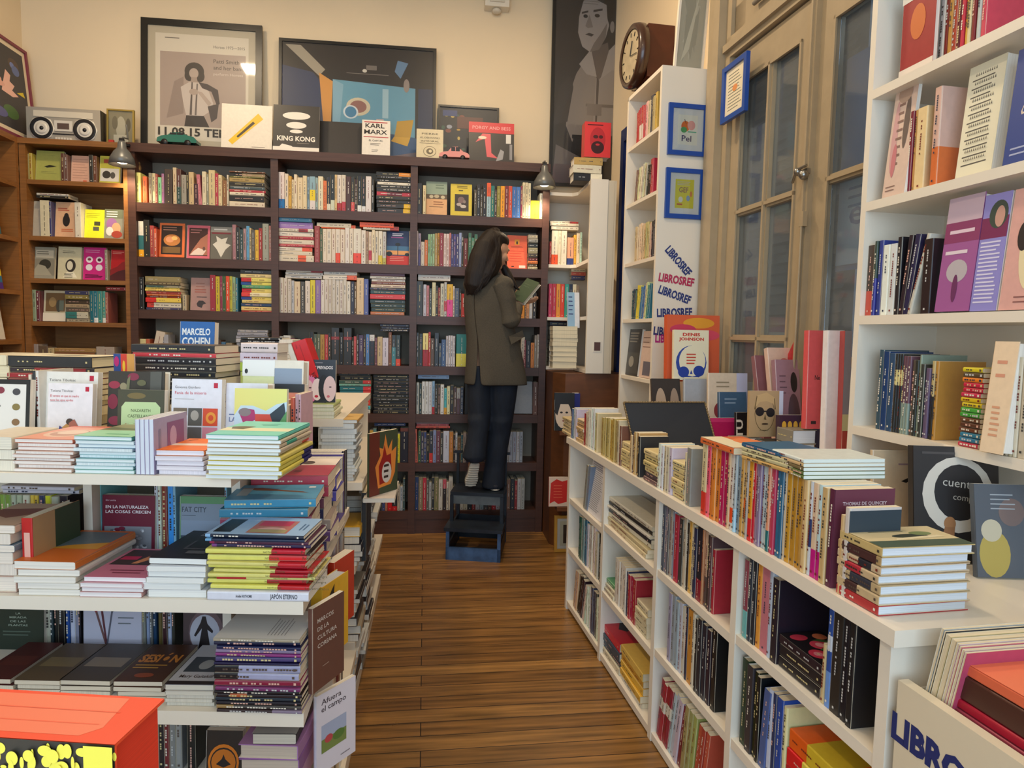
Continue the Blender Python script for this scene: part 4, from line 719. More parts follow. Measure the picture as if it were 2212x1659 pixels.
heap(438, 658, -.012, TB, [(21, 'dfe0ec')], 'white bottom book of the red and yellow pile', face='spine', depth=.15, yaw=1, spineart={0: [('t', 'JAPÓN ETERNO', .3, .38, .5, '22222a', .27, 'l', -90, .01), ('t', 'Amélie NOTHOMB', .38, .72, .3, '22222a', .16, 'l', -90, .01)]})
BOOKS[-1]['label'] = 'white book with inverted black capitals on its spine, lowest in the red and yellow pile'
zq = TB+BOOKS[-1]['t']+.0016
it = [(10, YS, 'c01820@.68-1'), (10, YS, 'b81420@.6-1'), (8, 'd8d07a', 'c01c28@0-.3'), (9, 'dcd478', 'b01828@.62-1'), (8, 'dcd27a', 'b01424@.62-1'), (9, YS, 'c0182c@.62-1'), (8, 'dcd27c', 'c82430@.72-1'), (13, 'e8e070', 'e01c20@.62-1'), (4, '3a2430', 'd84020@0-.1'), (11, 'e0da6c', 'c01028@.66-1'), (8, '30204a', '7a3a80@0-.05'), (8, '4a1838', '9a1c50@0-.05'), (6, '1c2a48', '6aa0c8@0-.06'), (8, '1c2438', '8ab4d8@0-.05')]
def nsp(i):
    return [('t', ['Los aerostatos', 'Primera sangre', 'Sed', 'Primera sangre', 'Sed', 'Primera sangre', 'Los nombres epiceros', 'Primera sangre', '', 'Psicopompo'][i], .25, .04, .6, '4a4420', .24 if i not in (2, 4) else .09, 'l', -90, .0), ('t', 'NOTHOMB', .3, .42, .4, '5a5430', .14, 'l', -90, .0)] if i != 8 else []
heap(452, 668, -.005, zq, it, 'red and yellow pile', face='spine', depth=.135, page='ece0cc', jit=.012, art=[('r', 0, 0, 1, 1, 'a8c8ec'), ('r', .12, .78, .85, .96, '22262c'), ('r', .1, .2, .8, .62, 'c87868'), ('e', .3, .4, .12, .15, 'e8b8a8'), ('r', .5, .25, .78, .58, 'd83850'), ('r', .12, .22, .3, .6, 'b0a070'), ('l', .3, .1, .4, 2, .04, .015, '5a7aa0')], spineart={i: nsp(i) for i in range(10)})
# aisle-side row: books on the middle deck going away
AX = np.array([T0[0]-.0, T0[1]+.17, 0.])
def side(y0, z, items, name, x1=None, L=.2, depth=.14, face='spine', art=None, kind='book', yaw=0, page='ece0cc'):
    x1 = T0[0] if x1 is None else x1; P = np.array([x1-L, y0, z]); zz = .0006
    for i, it_ in enumerate(items):
        last = i == len(items)-1
        bd = [parse_band(q) for q in it_[2:] if '@' in q]
        lying(P+UP*zz+XD*rng.uniform(-.01, .01), XD, YI, L*rng.uniform(.97, 1), it_[0]-.0008, depth, it_[1], (f"{cname(it_[1])} {kind}, {ordi(i+1)+' up' if i else 'lowest'} in the {name}" if not last else f"{cname(it_[1])} {kind} topmost on the {name}"), bd, yaw=yaw+rng.uniform(-2, 2), face=face, art=art if last else None, page=page)
        zz += it_[0]
    return zz
TEAL = [('r', 0, 0, 1, 1, '4a9ac0'), ('p', [(.78, .7), (.62, .45), (.5, .2), (.4, .12), (.42, .2), (.55, .5), (.6, .75), (.72, .9), (.8, .95)], '6a4a34'), ('r', .25, .8, .75, .92, 'a8b8c0'), ('r', .75, .08, .85, .16, 'e0e8ec')]
side(T0[1]+.155, TB, [(.03, '2a2a40'), (.03, '8a3040'), (.025, '604070'), (.03, 'c8b8a8'), (.03, '8a2848'), (.022, '2a7a98'), (.022, '2f86a8')], 'teal swimmer-cover pile behind the red and yellow one', L=.21, depth=.15, art=TEAL, x1=T0[0]-.01)
side(T0[1]+.325, TB, [(.03, '3a3060'), (.03, '5a3a70'), (.03, '9a8a80'), (.03, '2a2a50'), (.03, '6a3a50'), (.03, 'a83048'), (.03, 'b83c50')], 'crimson pile behind the teal swimmer cover', L=.2, depth=.14, art=[('r', 0, 0, 1, 1, 'b83c54'), ('r', .3, .4, .5, .5, '8a2c40')])
side(T0[1]+.48, TB, [(.03, '4a3a80'), (.04, '3c3070'), (.03, '2a2a3a'), (.03, '5048a0'), (.035, '4a4298'), (.035, '5048a8')], 'purple pile with a cat-drawing cover', L=.19, depth=.14, art=[('r', 0, 0, 1, .75, 'efe4dc'), ('e', .5, .45, .18, .1, '4a4038'), ('e', .5, .6, .1, .06, '4a4038')])

# upright volumes along the aisle edge, fore edges facing the aisle
def aisle_row(x, y0, y1, z, h0, cols, name, depth=.15, kind='book'):
    n_ = len(cols); dy = (y1-y0)/n_
    for i, c in enumerate(cols):
        y = y0+dy*i; h = h0*rng.uniform(.93, 1.03)
        book(frame(YI, -XD, UP, (x-rng.uniform(0, .01), y, z+.0005)), dy-.0015, depth, h, c, f"{cname(c)} {kind} standing, {ordi(i+1)} along the {name}", spine=spine_marks(dy, h, c, rng), page='ddd8d0')

aisle_row(T0[0]-.003, T0[1]+.62, T0[1]+.79, TB, .2, ['b8b0a8', 'c8c0b4', '4a3c8a', '40387c', '26242c', '1f1f28', '2a2a30'], 'aisle edge of the middle deck')
aisle_row(T0[0]-.003, T0[1]+.30, T0[1]+.76, TC, .215, ['c8b8b0', '6a5a70', 'b8a8a8', '8a7a88', '3a3050', 'c8c0b8', 'a89898', '5a4a68', 'd0c8c0', 'c0b4ac', '4a3c80', 'b0a8a0', '201c28', '2a2830'], 'aisle edge of the lower deck')
# --- lower deck
rb2 = UB+.02
DG = [('r', 0, 0, 1, 1, '15281f'), ('e', .2, .88, .12, .02, 'a03020'), ('e', .72, .9, .1, .02, 'a85030'), ('t', 'LA', .5, .72, .04, '9aa89a', .1, 'c'), ('t', 'MIRADA', .5, .64, .04, '9aa89a', .34, 'c'), ('t', 'DE LAS', .5, .56, .04, '9aa89a', .3, 'c'), ('t', 'PLANTAS', .5, .48, .04, '9aa89a', .38, 'c'), ('l', .2, .36, .55, 2, .07, .025, '4a5a50')]
upright(-14, 95, 1300, rb2, TC, '15281f', 'very dark green book with small pale capitals on the lower deck', DG, .03, tilt=2)
trow(rb2+.01, TC, 'X97 12,.21,b8b4a0 8,.2,2a3a40 8,.2,1c1a18 16,.2,181214 9,.21,1a4a98 12,.21,c0c4dc 8,.2,8a8aa0 6,.2,1c1820', 'the row beside the very dark green book', maxd=.14)
BR = [('r', 0, 0, 1, 1, 'b9b9cc'), ('t', 'SECUNDARIOS', .2, .84, .045, '5a7078', .62), ('p', [(.2, .72), (.24, .72), (.42, .1), (.38, .1)], '6a4a4a'), ('p', [(.3, .73), (.34, .73), (.42, .1), (.39, .1)], '5a2a34'), ('p', [(.48, .72), (.51, .72), (.42, .1), (.39, .1)], '5a5a6a'), ('e', .22, .74, .03, .04, '8a2030'), ('e', .32, .76, .03, .04, '7a1c30'), ('e', .5, .74, .025, .035, '3a4050'), ('l', .6, .6, .28, 2, .1, .02, '6a7078')]
upright(181, 306, 1290, rb2, TC, 'b9b9cc', 'pale lilac-grey book with three brushes drawn in a jar', BR, .03, tilt=2)
trow(rb2+.01, TC, 'X307 9,.21,8a8a80 8,.21,8a98b8 7,.2,6a6a68 9,.2,14385a 9,.2,2a4a5a,6a5a30@.5 12,.2,1c1820,3a1a20@.5 10,.21,a8b0c8 8,.2,3a3830', 'the row beside the brush-jar book', maxd=.14)
LUZ = [('r', 0, 0, 1, 1, '4a3a3c'), ('e', .55, .35, .42, .38, '6a5458'), ('e', .52, .33, .36, .32, 'b0b0be'), ('t', 'EL SEÑOR', .5, .86, .05, 'c8c0b8', .6, 'c', 0, .03), ('t', 'DE LA LUZ', .5, .77, .05, 'c8c0b8', .66, 'c', 0, .03), ('p', [(.36, .06), (.45, .42), (.3, .28), (.26, .3), (.42, .52), (.46, .62), (.54, .62), (.58, .5), (.72, .38), (.7, .34), (.58, .4), (.66, .06)], '1e1418')]
upright(396, 486, 1285, rb2, TC, '4a3a3c', 'dark mauve book with a coated figure in a pale circle', LUZ, .02, tilt=2)
trow(rb2+.02, TC, 'X488 6,.2,3a2a2c 8,.2,2a2020', 'the row beside the coated-figure book')
for k_, (x0, x1, col, artc, nm) in enumerate(((-60, 24, '4a1a1c', '5a2420', 'dark red'), (28, 128, '5a4a38', '7a6848', 'olive brown'), (132, 242, '4a4038', '8a7a68', 'brown eye-picture'), (246, 352, '4a2c1c', '7a4420', 'dark brown orange-lettered'))):
    ar = [('r', 0, 0, 1, 1, col), ('r', .12, .35, .9, .6, artc)]
    if k_ == 3: ar = [('r', 0, 0, 1, 1, col), ('t', 'SESIÓN', .06, .5, .2, 'd08030', .86, 'l', 0, .04), ('l', .1, .4, .7, 2, .07, .025, 'c8923a'), ('e', .5, .15, .2, .06, '8a4020')]
    heap(x0, x1, .05, TC, [(.012, col)]*2+[(.012, col)], nm+' pile on the lower deck', face='foot', art=ar, depth=.18, page='d8ccb8')
heap(357, 462, .012, TC, [(9, 'c8c0b0'), (9, 'c0b8a8'), (9, 'c8c0b4'), (9, 'c8c4bc'), (12, 'a8a4a8')], 'grey-white pile with a bird photograph on top', face='foot', art=[('r', 0, 0, 1, 1, 'b4b2b8'), ('r', .12, .3, .95, .68, '3a4048'), ('e', .5, .48, .15, .12, '9a9a9a'), ('p', [(.5, .5), (.8, .66), (.6, .45)], '9a9a9a'), ('t', 'Mary Gaitskill', .15, .16, .07, '5a4a44', .7), ('r', 0, 0, 1, .08, '2a2224')], page='d8d2c4', depth=.19)
DK = [(7, '3a2a2c', '8a7a90@.65-1'), (8, '4a4440', 'a08050@0-.2'), (8, '1c1620'), (9, '222c38'), (9, '2a1c20', 'c06030@.15-.35'), (7, '1c1418'), (9, '7a3468'), (13, '8a1838'), (16, 'a8a8c8', '181014@0-.28'), (17, 'a4a4c4', '181014@0-.28'), (6, '1a1440'), (11, '4a4070'), (7, '8a3478'), (8, '8a7898'), (8, '1a1c48'), (9, '161638'), (8, '6a5a50')]
heap(465, 650, -.005, TC, DK, 'tall dark-spined pile on the lower deck', face='spine', depth=.15, jit=.004, art=[('r', 0, 0, 1, 1, 'cfccc8'), ('l', .12, .4, .6, 6, .04, .01, '8a8684')], page='e0d4bc')
bx = BOOKS[-1]; bx['col'] = 'a89a84'

# bottom level
heap(510, 640, .03, TD, [(.05, 'b890b0'), (.04, '8a5a98'), (.035, 'a878b0')], 'mauve pile on the bottom level', face='head', depth=.2, top=1612, page='c8b8a8', art=[('r', 0, 0, 1, 1, 'b080b0'), ('r', .1, .5, .9, .8, 'c8c0c8')])
heap(540, 635, .03, BOOKS[-1]['mw'].translation[2]+BOOKS[-1]['t']+.001, [(.025, '1c1e20')], 'black and white book above the mauve pile', depth=.15, page='d0c8b8', art=[('r', 0, 0, 1, .5, '1e2124'), ('r', 0, .5, 1, 1, 'a8a8a4')])
BOOKS[-1]['label'] = 'black and white book topmost on the mauve pile of the bottom level'
trow(rb2, TD, 'X340 14,.19,2a2024 12,.19,7a2a30 14,.2,8a8a88 14,.2,9a9a98 G10 20,.2,1c1a18', 'the bottom level row', maxd=.14)
upright(440, 520, 1590, .1, TD, '2a2018', 'black book with an orange oval emblem on the bottom level', [('e', .5, .62, .42, .22, 'd87818'), ('e', .5, .62, .36, .18, '1c1410'), ('e', .5, .62, .33, .16, 'c87018'), ('p', [(.3, .6), (.45, .66), (.5, .72), (.55, .66), (.7, .6), (.5, .56)], '1c1410')], .02)
# ================================================================ SECOND UNIT, FURTHER ALONG
V2Y = 2.52
u2 = empty('white_display_table', (-.8, 2.9, 0), 'white display shelving further along the aisle behind the first one', 'display shelving')
def vdeck(x1, y0, y1, z, th=.03): MB().box((-1.15, y0, z-th), (x1, y1, z)).obj('deck', WHITE, u2, mrel(u2))
vdeck(-.335, V2Y, 3.6, 1.168); vdeck(-.262, V2Y-.02, 3.6, .93); vdeck(-.29, V2Y, 3.9, .6); vdeck(-.29, V2Y, 3.9, .3); vdeck(-.3, V2Y, 3.9, .06, .06)
for x in (-1.15, -.43): MB().box((x, V2Y+.02, .06), (x+.022, 3.6, 1.138)).obj('divider', WHITE, u2, mrel(u2))
MB().box((-1.15, 3.6, .06), (-.35, 3.615, 1.14)).obj('back_panel', WHITE, u2, mrel(u2))
V0 = np.array([0, V2Y, 0.])
vh = lambda px0, px1, dy, z, items, name, **k: heap(px0, px1, 0, z, items, name, A0=V0+YI*dy, D=XD, I=YI, **k)
vh(654, 724, .005, 1.168, [(8, 'e0e4c8')]*3+[(7, 'c8d890')], 'cream pile on the far unit', page='efeeda', depth=.2)
upright(656, 724, 779, 0, 1.168+.054, '1f2430', 'black book with three painted faces in pink, standing on a cream pile', [('t', 'RITOS PRIVADOS', .5, .78, .075, 'e8e4ea', .82, 'c', 0, .03), ('l', .35, .92, .3, 1, .1, .012, 'a8a4b0'), ('e', .17, .3, .26, .34, 'e07ab0'), ('e', .14, .26, .18, .26, 'e8c4cc'), ('e', .42, .3, .17, .26, 'f0dce0'), ('e', .62, .35, .16, .3, '14161e'), ('e', .82, .32, .2, .3, 'e8ccd0'), ('r', 0, 0, 1, .02, '1f2430'), ('e', .4, .14, .06, .03, 'c82040'), ('e', .78, .14, .05, .03, 'd07080'), ('e', .08, .14, .05, .03, '2a2028'), ('e', .5, .34, .04, .015, '14161e'), ('e', .84, .36, .04, .015, '4a3038'), ('e', .2, .34, .04, .015, '4a3038')], .02, A0=V0+YI*.05, D=XD, I=YI, tilt=6)
vh(520, 610, .3, 1.168, [(9, 'd8d8d0'), (10, 'c8c8c0'), (8, '1c1c20')]+[(6, '1b1b20')]*12, 'black pile with gilt lines', face='spine', depth=.15, jit=.003, top=728)
vh(606, 636, .3, 1.168, [(8, 'd8d8d0')]*9, 'white page-edge pile beside the black one', depth=.15, top=733)
# leaning boxed set
bxp = np.array([-.62, V2Y+.06, 1.17]); X_ = np.array([math.cos(.32), 0, math.sin(-.32)]); Z_ = np.array([math.sin(.32)*-1, 0, math.cos(.32)])
X_ = np.array([math.cos(.33), 0, math.sin(.33)]); Z_ = np.array([-math.sin(.33), 0, math.cos(.33)])
s0 = s_at(V0+YI*.06+UP*1.21, XD, 650); P = V0+YI*.06+UP*1.275+XD*s0
book(frame(X_, YI, Z_, P), .022, .11, .17, 'e4e4dc', 'white slipcased book leaning with the red box set', hard=False)
book(frame(X_, YI, Z_, P+X_*.023), .056, .12, .175, 'd81c24', 'thick red box set leaning on the far unit', spine=[('t', 'LA', .2, .85, .1, '701014', .08), ('r', .45, .1, .5, .9, 'b81018'), ('t', 'VIDA', .85, .06, .3, '501014', .2, 'l', 90)], hard=True)
vh(640, 700, .06, 1.168, [(.02, 'c8c0b0'), (.02, 'd8c8b0')], 'two books propping the red box set', depth=.14, top=790)
# tall white-edged pile on the second deck, cover with a flame beside it
TW_ = [(10, 'd8e0e0')]+[(9, 'c8a888')]+[(random.Random(i).choice([9, 10, 11, 8, 13]), c) for i, c in enumerate(['dfe6ea', 'd8dcda', 'e0e4e0', 'd8dee0', 'e4e8e8', 'd8d8d4', 'dfe2e2', 'd8e0e8', 'e0e0d8', 'dcdfe0', 'd4dade'])]+[(15, 'dcd8d0'), (16, 'e0dcd0'), (10, 'd8a860')]
vh(692, 768, 0, .93, [(max(5, h*.76), c) for h, c in TW_], 'tall white-edged pile above the aisle', art=[('r', 0, 0, 1, 1, 'cfa860'), ('e', .5, .5, .3, .1, 'b88a40')], page='e6ebec', depth=.19, jit=.008)
fl = [('r', 0, 0, 1, 1, '3f4a34'), ('r', 0, 0, .35, 1, '6a2a20'), ('p', [(.3, .1), (.2, .45), (.38, .62), (.34, .75), (.48, .72), (.55, .95), (.65, .7), (.8, .85), (.78, .65), (.95, .72), (.9, .3), (.75, .12)], 'e88a3a'), ('p', [(.35, .15), (.32, .45), (.45, .6), (.52, .78), (.6, .6), (.75, .62), (.78, .35), (.68, .18)], '9a1a18'), ('e', .6, .33, .17, .17, 'd8d0c8'), ('l', .5, .42, .2, 3, .09, .04, '3a2a28')]
Df = np.array([math.cos(.95), math.sin(.95), 0]); If = np.array([-math.sin(.95), math.cos(.95), 0])
pf = V0+XD*(-.262+.012)+YI*.03
book(frame(np.array([If[0]*-1, If[1]*-1, 0]), Df, UP, np.array([-.25, V2Y+.02, .865])), .012, .17, .245, '3f4a34', 'book with a flame on its dark green cover leaning out over the aisle', art=fl)
book(frame(UP, XD, YI, np.array([-.263, V2Y+.0, .848])), .016, .12, .3, 'd8d0c8', 'cream book slipped flat under the flame-cover book', page='e6e0d4')

# second-deck contents under the far unit's top
row(V0+YI*.03, XD, YI, .93, 'X560 14,.12,c8b890 14,.12,d0c0a0 G3 12,.2,e0d8d0 10,.18,c8c0b8 10,.21,8a8078 12,.2,606870 G4 14,.2,484e58', 'the second deck of the far unit')
vh(612, 668, .01, .93, [(.02, 'd8c090')]*5+[(.022, '3a4a70')], 'yellow-edged pile with a swirling orange cover', page='e8d4a0', art=[('e', .5, .5, .35, .2, 'd87840'), ('e', .5, .5, .2, .1, 'e0a070')], depth=.17)
#MB().box((-.75, V2Y-.27, .90), (-.30, V2Y-.02, .93)).obj('deck', WHITE, u2, mrel(u2)); MB().box((-.45, V2Y-.25, .06), (-.43, V2Y-.03, .90)).obj('divider', WHITE, u2, mrel(u2))
# aisle-edge piles of the far unit, reaching the floor
def xpile(x1, y, z, items, name, L=.14, depth=.2, face='head', page='e6e2d8', art=None, yaw=0):
    P = np.array([x1-L, y, z]); zz = .0006
    for i, it_ in enumerate(items):
        last = i == len(items)-1
        lying(P+UP*zz+XD*rng.uniform(-.012, .012)+YI*rng.uniform(0, .01), XD, YI, L*rng.uniform(.96, 1.02), it_[0]-.0008, depth, it_[1], (f"{cname(it_[1])} book, {ordi(i+1)+' up' if i else 'lowest'} in the {name}" if not last else f"{cname(it_[1])} book topmost on the {name}"), [], yaw=yaw+rng.uniform(-2, 2), face=face, art=art if last else None, page=page)
        zz += it_[0]
C6 = ['d8d0c0', '3a3438', 'c8c0b0', '8a8478', 'd8d8d4', '2a2c38', 'b8a890']
pk = lambda n_, s_: [(random.Random(s_*31+i).choice([.018, .022, .028, .034]), random.Random(s_*17+i).choice(C6)) for i in range(n_)]
xpile(-.27, V2Y+.0, .6, pk(5, 1)+[(.04, 'e8b83c')], 'aisle-edge pile below the tall white one', art=[('r', 0, 0, 1, 1, 'f0b83a')])
xpile(-.26, V2Y+.25, .6, pk(8, 2), 'second aisle-edge pile of the far unit'); xpile(-.26, V2Y+.48, .6, pk(9, 3), 'third aisle-edge pile of the far unit'); xpile(-.26, V2Y+.72, .6, pk(8, 4), 'fourth aisle-edge pile of the far unit')
xpile(-.28, V2Y+.0, .3, pk(8, 5), 'low aisle-edge pile of the far unit'); xpile(-.28, V2Y+.25, .3, pk(9, 6), 'second low aisle-edge pile'); xpile(-.28, V2Y+.5, .3, pk(8, 7), 'third low aisle-edge pile')
xpile(-.29, V2Y+.0, .06, pk(7, 8), 'bottom aisle-edge pile'); xpile(-.29, V2Y+.25, .06, pk(7, 9), 'second bottom aisle-edge pile')
xpile(-.375, V2Y+1.45, 0, [(.03, '3a2a20'), (.045, 'c8ccd0'), (.06, 'c0c4cc'), (.055, 'c8ccd4'), (.07, 'd0d4d8'), (.04, '4a3a30')], 'floor pile of thick white volumes', L=.16, page='dfe2e8')
xpile(-.29, V2Y+.98, .6, pk(7, 12), 'fifth aisle-edge pile of the far unit'); xpile(-.30, V2Y+.75, .3, pk(9, 13), 'fourth low aisle-edge pile'); xpile(-.3, V2Y+.55, .06, pk(8, 14), 'third bottom aisle-edge pile')
# dark portfolio hanging over the aisle edge and a white-striped book beside it
for nm, x, y, z, h, dd, t_, c, lb in ((0, -.215, V2Y+.06, .6, .27, .2, .02, '2c3238', 'tall dark slate portfolio standing at the aisle edge of the far unit'), (0, -.235, V2Y+.30, .6, .25, .18, .035, 'd8d8d4', 'thick white-striped book standing behind the slate portfolio')):
    book(frame(XD, YI, UP, (x-t_-.04, y, z+.001)), t_, dd, h, c, lb, art=[('l', .3, .6, .4, 6, .05, .02, '6a7078')] if c[0] == '2' else None)
# --- leaning covers by the near unit's aisle side
def lean_cover(x, y, z, w_, h, yawdeg, tilt, t_, col, label, art=None, page='efe6d4', band=None):
    a = math.radians(yawdeg); D_ = np.array([math.cos(a), math.sin(a), 0]); I_ = np.array([-math.sin(a), math.cos(a), 0]); q = math.radians(tilt)
    Zl = UP*math.cos(q)+I_*math.sin(q); N = -I_*math.cos(q)+UP*math.sin(q)
    book(frame(N, D_, Zl, np.array([x, y, z])+I_*t_), t_, w_, h, col, label, art=art, page=page, band=band)
pp = at_y(664, 1440, 1.52)
lean_cover(T0[0]+.012, T0[1]+.04, TC+.02, .12, .2, 62, 0, .014, '6a4438', 'brown cover with cream capitals propped at the corner of the lower deck', [('t', 'MARCOS', .15, .8, .05, 'd0c0b4', .5), ('t', 'DE LA', .15, .7, .05, 'd0c0b4', .35), ('t', 'CULTURA', .15, .6, .05, 'd0c0b4', .6), ('t', 'COREANA', .15, .5, .05, 'd0c0b4', .6), ('r', .3, .25, .5, .26, 'a08878')])
lean_cover(T0[0]+.005, T0[1]+.22, TC-.0, .13, .2, 68, 0, .035, 'e8b430', 'yellow book with a black triangle propped beside the aisle', [('p', [(.1, .75), (.45, .95), (.4, .7)], '2a2420')], page='c8ccd4')
lean_cover(T0[0]+.008, T0[1]+.40, TC-.0, .12, .2, 70, 0, .03, 'c83a20', 'red-orange book propped beyond the yellow one')
WHT = [('r', 0, 0, 1, 1, 'ded6de'), ('t', 'Afuera', .12, .86, .07, '4a4048', .5), ('t', 'el campo', .12, .77, .07, '4a4048', .62), ('r', .12, .25, .75, .6, 'a8b0c8'), ('r', .12, .25, .75, .42, '7a8a4a'), ('e', .3, .4, .1, .05, 'c04a50'), ('e', .55, .38, .15, .06, '5a7a3a'), ('l', .6, .08, .3, 1, .1, .012, '8a8088')]
lean_cover(T0[0]+.010, T0[1]+.10, TD+.10, .125, .2, 50, 0, .012, 'ded6de', 'white paperback with a small meadow painting propped below the lower deck', WHT)
for i, (c, lb) in enumerate((('e890a8', 'pink'), ('e8e4e4', 'white'), ('8ad040', 'lime green'), ('a02848', 'crimson'), ('b8c060', 'olive green'))):
    lean_cover(T0[0]-.02+.002*i, T0[1]+.10+.035*i, .062, .15, .24-.01*i, 66, 0, .02, c, f'{lb} book standing on the lowest level at the aisle corner', band=None)
aisle_row(T0[0]-.012, T0[1]+.55, T0[1]+.78, TD, .21, ['d8d0c8', 'c8b8a8', '6a2a28', 'e8e0d8', '2a2a30', 'd8c8a8'], 'aisle edge of the bottom level')
aisle_row(T0[0]-.012, T0[1]+.32, T0[1]+.78, .06, .2, ['d8d0c8', '8a3a30', 'c8b8a8', '6a2a28', 'e8e0d8', '2a2a30', 'd8c8a8', 'e8e4dc', '3a3438'], 'aisle edge of the base deck')
# --- the red and yellow box in the near corner
ft = empty('near_white_table', (-.75, .55, 0), 'corner of a white table under the big red box', 'table')
MB().box((-1.5, .2, .93), (-.22, .80, .96)).obj('table_top', WHITE, ft, mrel(ft))
for x, y in ((-1.45, .25), (-.30, .25), (-1.45, .74), (-.30, .74)): MB().box((x, y, 0), (x+.04, y+.04, .93)).obj('leg', WHITE, ft, mrel(ft))
zt = 1.17; c1 = at_z(355, 1508, zt); c2 = at_z(20, 1488, zt); c3 = at_z(277, 1609, zt)
D_ = c1-c2; D_[2] = 0; Lw = np.linalg.norm(D_); D_ /= Lw; I_ = np.array([-D_[1], D_[0], 0]); dep = float((c1-c3)@I_)
Lw = .30; th = zt-.961; b0 = c1-D_*Lw-I_*dep-UP*th
th1 = th*.5
lying(b0+UP*0, D_, I_, Lw, th1-.001, dep, 'f04a20', 'red and navy box under the red and yellow one in the near corner', [], face='spine', spine=[('r', 0, 0, 1, 1, '2a2420')]+[('e', rng.random(), rng.random(), .12, .05, 'e8dc50') for _ in range(30)], hard=True, page='2a2a78')
BOOKS[-1]['name'] = 'box_set'; BOOKS[-1]['cat'] = 'box'
SP = [('r', 0, 0, 1, 1, '35302a')]+[('e', .05+.9*rng.random(), rng.random(), .015+.05*rng.random(), .004+.016*rng.random(), 'f0e050') for _ in range(420)]+[('r', 0, 0, 1, .08, 'f0e050')]
lying(b0+UP*th1, D_, I_, Lw, th1-.001, dep, 'f4502a', 'big red-topped box with black and yellow speckled side in the near corner', [], face='spine', spine=SP, hard=True, page='e83a1c',
  art=[('r', 0, 0, 1, 1, 'f04a28'), ('p', [(.12, .12), (.3, .08), (.95, .1), (.9, .92), (.3, .97), (.12, .9)], 'f07858'), ('r', .35, .1, .37, .95, 'ee6444'), ('r', .62, .08, .64, .93, 'ee6444')])
BOOKS[-1]['name'] = 'box_set'; BOOKS[-1]['cat'] = 'box'
BOOKS[:] = [b for b in BOOKS if b['t'] > 0]
# ================================================================ RIGHT SIDE: TALL BOOKCASE BY THE DOOR
def rrow(t, z, txt, place, **k):
    k.setdefault('split', .036); row(R3(0, t), RU, RN, z, txt, place, **k)
t1r = lambda k, txt, pl: rrow(.462, T1S[k], txt, pl, maxd=.13)
t1r(0, 'X1372 7,.2,a8242c 7,.21,a8242c,d8c8c0@.1-.5 5,.2,b84450 6,.21,d8b8a8 5,.2,c8b898 6,.22,3a3a34 5,.2,b8a878 5,.21,c8a850', 'the top shelf of the tall bookcase by the door')
t1r(1, 'X1368 6,.19,7a4a3a,~8 7,.2,d8d0b0,~8 6,.21,c8c8b8,~8 6,.2,b8b498,~6 9,.18,2a2426,~6 6,.2,a83040', 'the second shelf of the tall bookcase by the door')
t1r(2, 'X1368 8,.21,c8bc98 7,.22,d8c8a0 8,.21,d0c090 6,.22,b8a878 7,.2,c8b890 9,.21,2a2828', 'the third shelf of the tall bookcase by the door')
t1r(3, 'X1362 9,.18,2a4050 8,.2,e0c850,~6 8,.19,3a6aa0,~8 6,.21,d8d0b0,~8 6,.2,2a7080,~8', 'the fourth shelf of the tall bookcase by the door')
t1r(4, 'X1352 F26,.24,2c2a28,t1a F22,.23,d8c0b0,t1b', 'the fifth shelf of the tall bookcase by the door') if 0 else None
upright(1350, 1376, 712, 0, T1S[4], '34302e', 'dark book with a crowd photograph in the tall bookcase by the door', [('l', .1, .9, .8, 4, .06, .03, '8a8478'), ('r', .05, .05, .95, .5, '4a4844'), ('e', .4, .3, .2, .12, '9a9488')], .02, A0=R3(0, .47), D=RU, I=RN)
upright(1379, 1403, 716, 0, T1S[4], 'd8bcae', 'pale pink book beside the crowd-photograph one', [('l', .1, .85, .7, 3, .1, .02, '8a6a60'), ('r', .3, .05, .95, .35, '6a6470')], .02, A0=R3(0, .47), D=RU, I=RN)
t1r(5, 'X1356 8,.12,c8b898 6,.1,6a8aa8 8,.13,d0c0a0 8,.12,a86a4a 8,.14,c8b890', 'the sixth shelf of the tall bookcase by the door')
# ================================================================ LOW BOOKCASE: SHELVES
lo = lambda z, txt, pl, **k: rrow(.012, z, txt, pl, **k)
lo(LOWZ[0][0], 'X1258 8,.24,8a8c92,~10', 'the upper shelf of the farthest low compartment')
upright(1266, 1296, 996, 0, LOWZ[0][0], 'e9e6ea', 'open book with printed white pages leaning in the farthest low compartment', [('l', .12, .92, .76, 24, .036, .012, '9a989c')], .01, A0=R3(0, .02), D=RU, I=RN, tilt=6)
lo(LOWZ[0][1], 'X1247 7,.23,1f5a5a 6,.23,8a9a9c 5,.24,2a5a8a 9,.23,d8d4c8 9,.24,e0dccc 6,.23,c8c0b0 7,.24,1c1a1c', 'the middle shelf of the farthest low compartment')
lo(LOWZ[0][2], 'X1236 8,.22,d8a898,~10 10,.23,16161c,~14 8,.2,d8d0c0,~14 G2 9,.22,e4e0dc 12,.23,3a4658 7,.22,e8e4d4', 'the bottom shelf of the farthest low compartment')
lo(LOWZ[1][0], 'X1306 H92[.02:d8c8a0;.018:c8b890;.02:e0d8c0;.02:2a2c34;.014:e4dccc;.018:1c1c20;.02:d8d0bc]', 'the upper shelf of the second low compartment')
lo(LOWZ[1][1], 'X1299 H26[.02:c8c0a8;.02:d0c8b0;.02:5a9a6a] 5,.2,d8d0c4 5,.2,dcd4c8 5,.2,d8d0c4 5,.2,e0d8cc 4,.2,d8d0c4 3,.19,2a3050 16,.19,b02438 G1 H26[.03:d8cca8;.03:d8cca8;.028:d0c4a0;.03:d8ccac]', 'the middle shelf of the second low compartment')
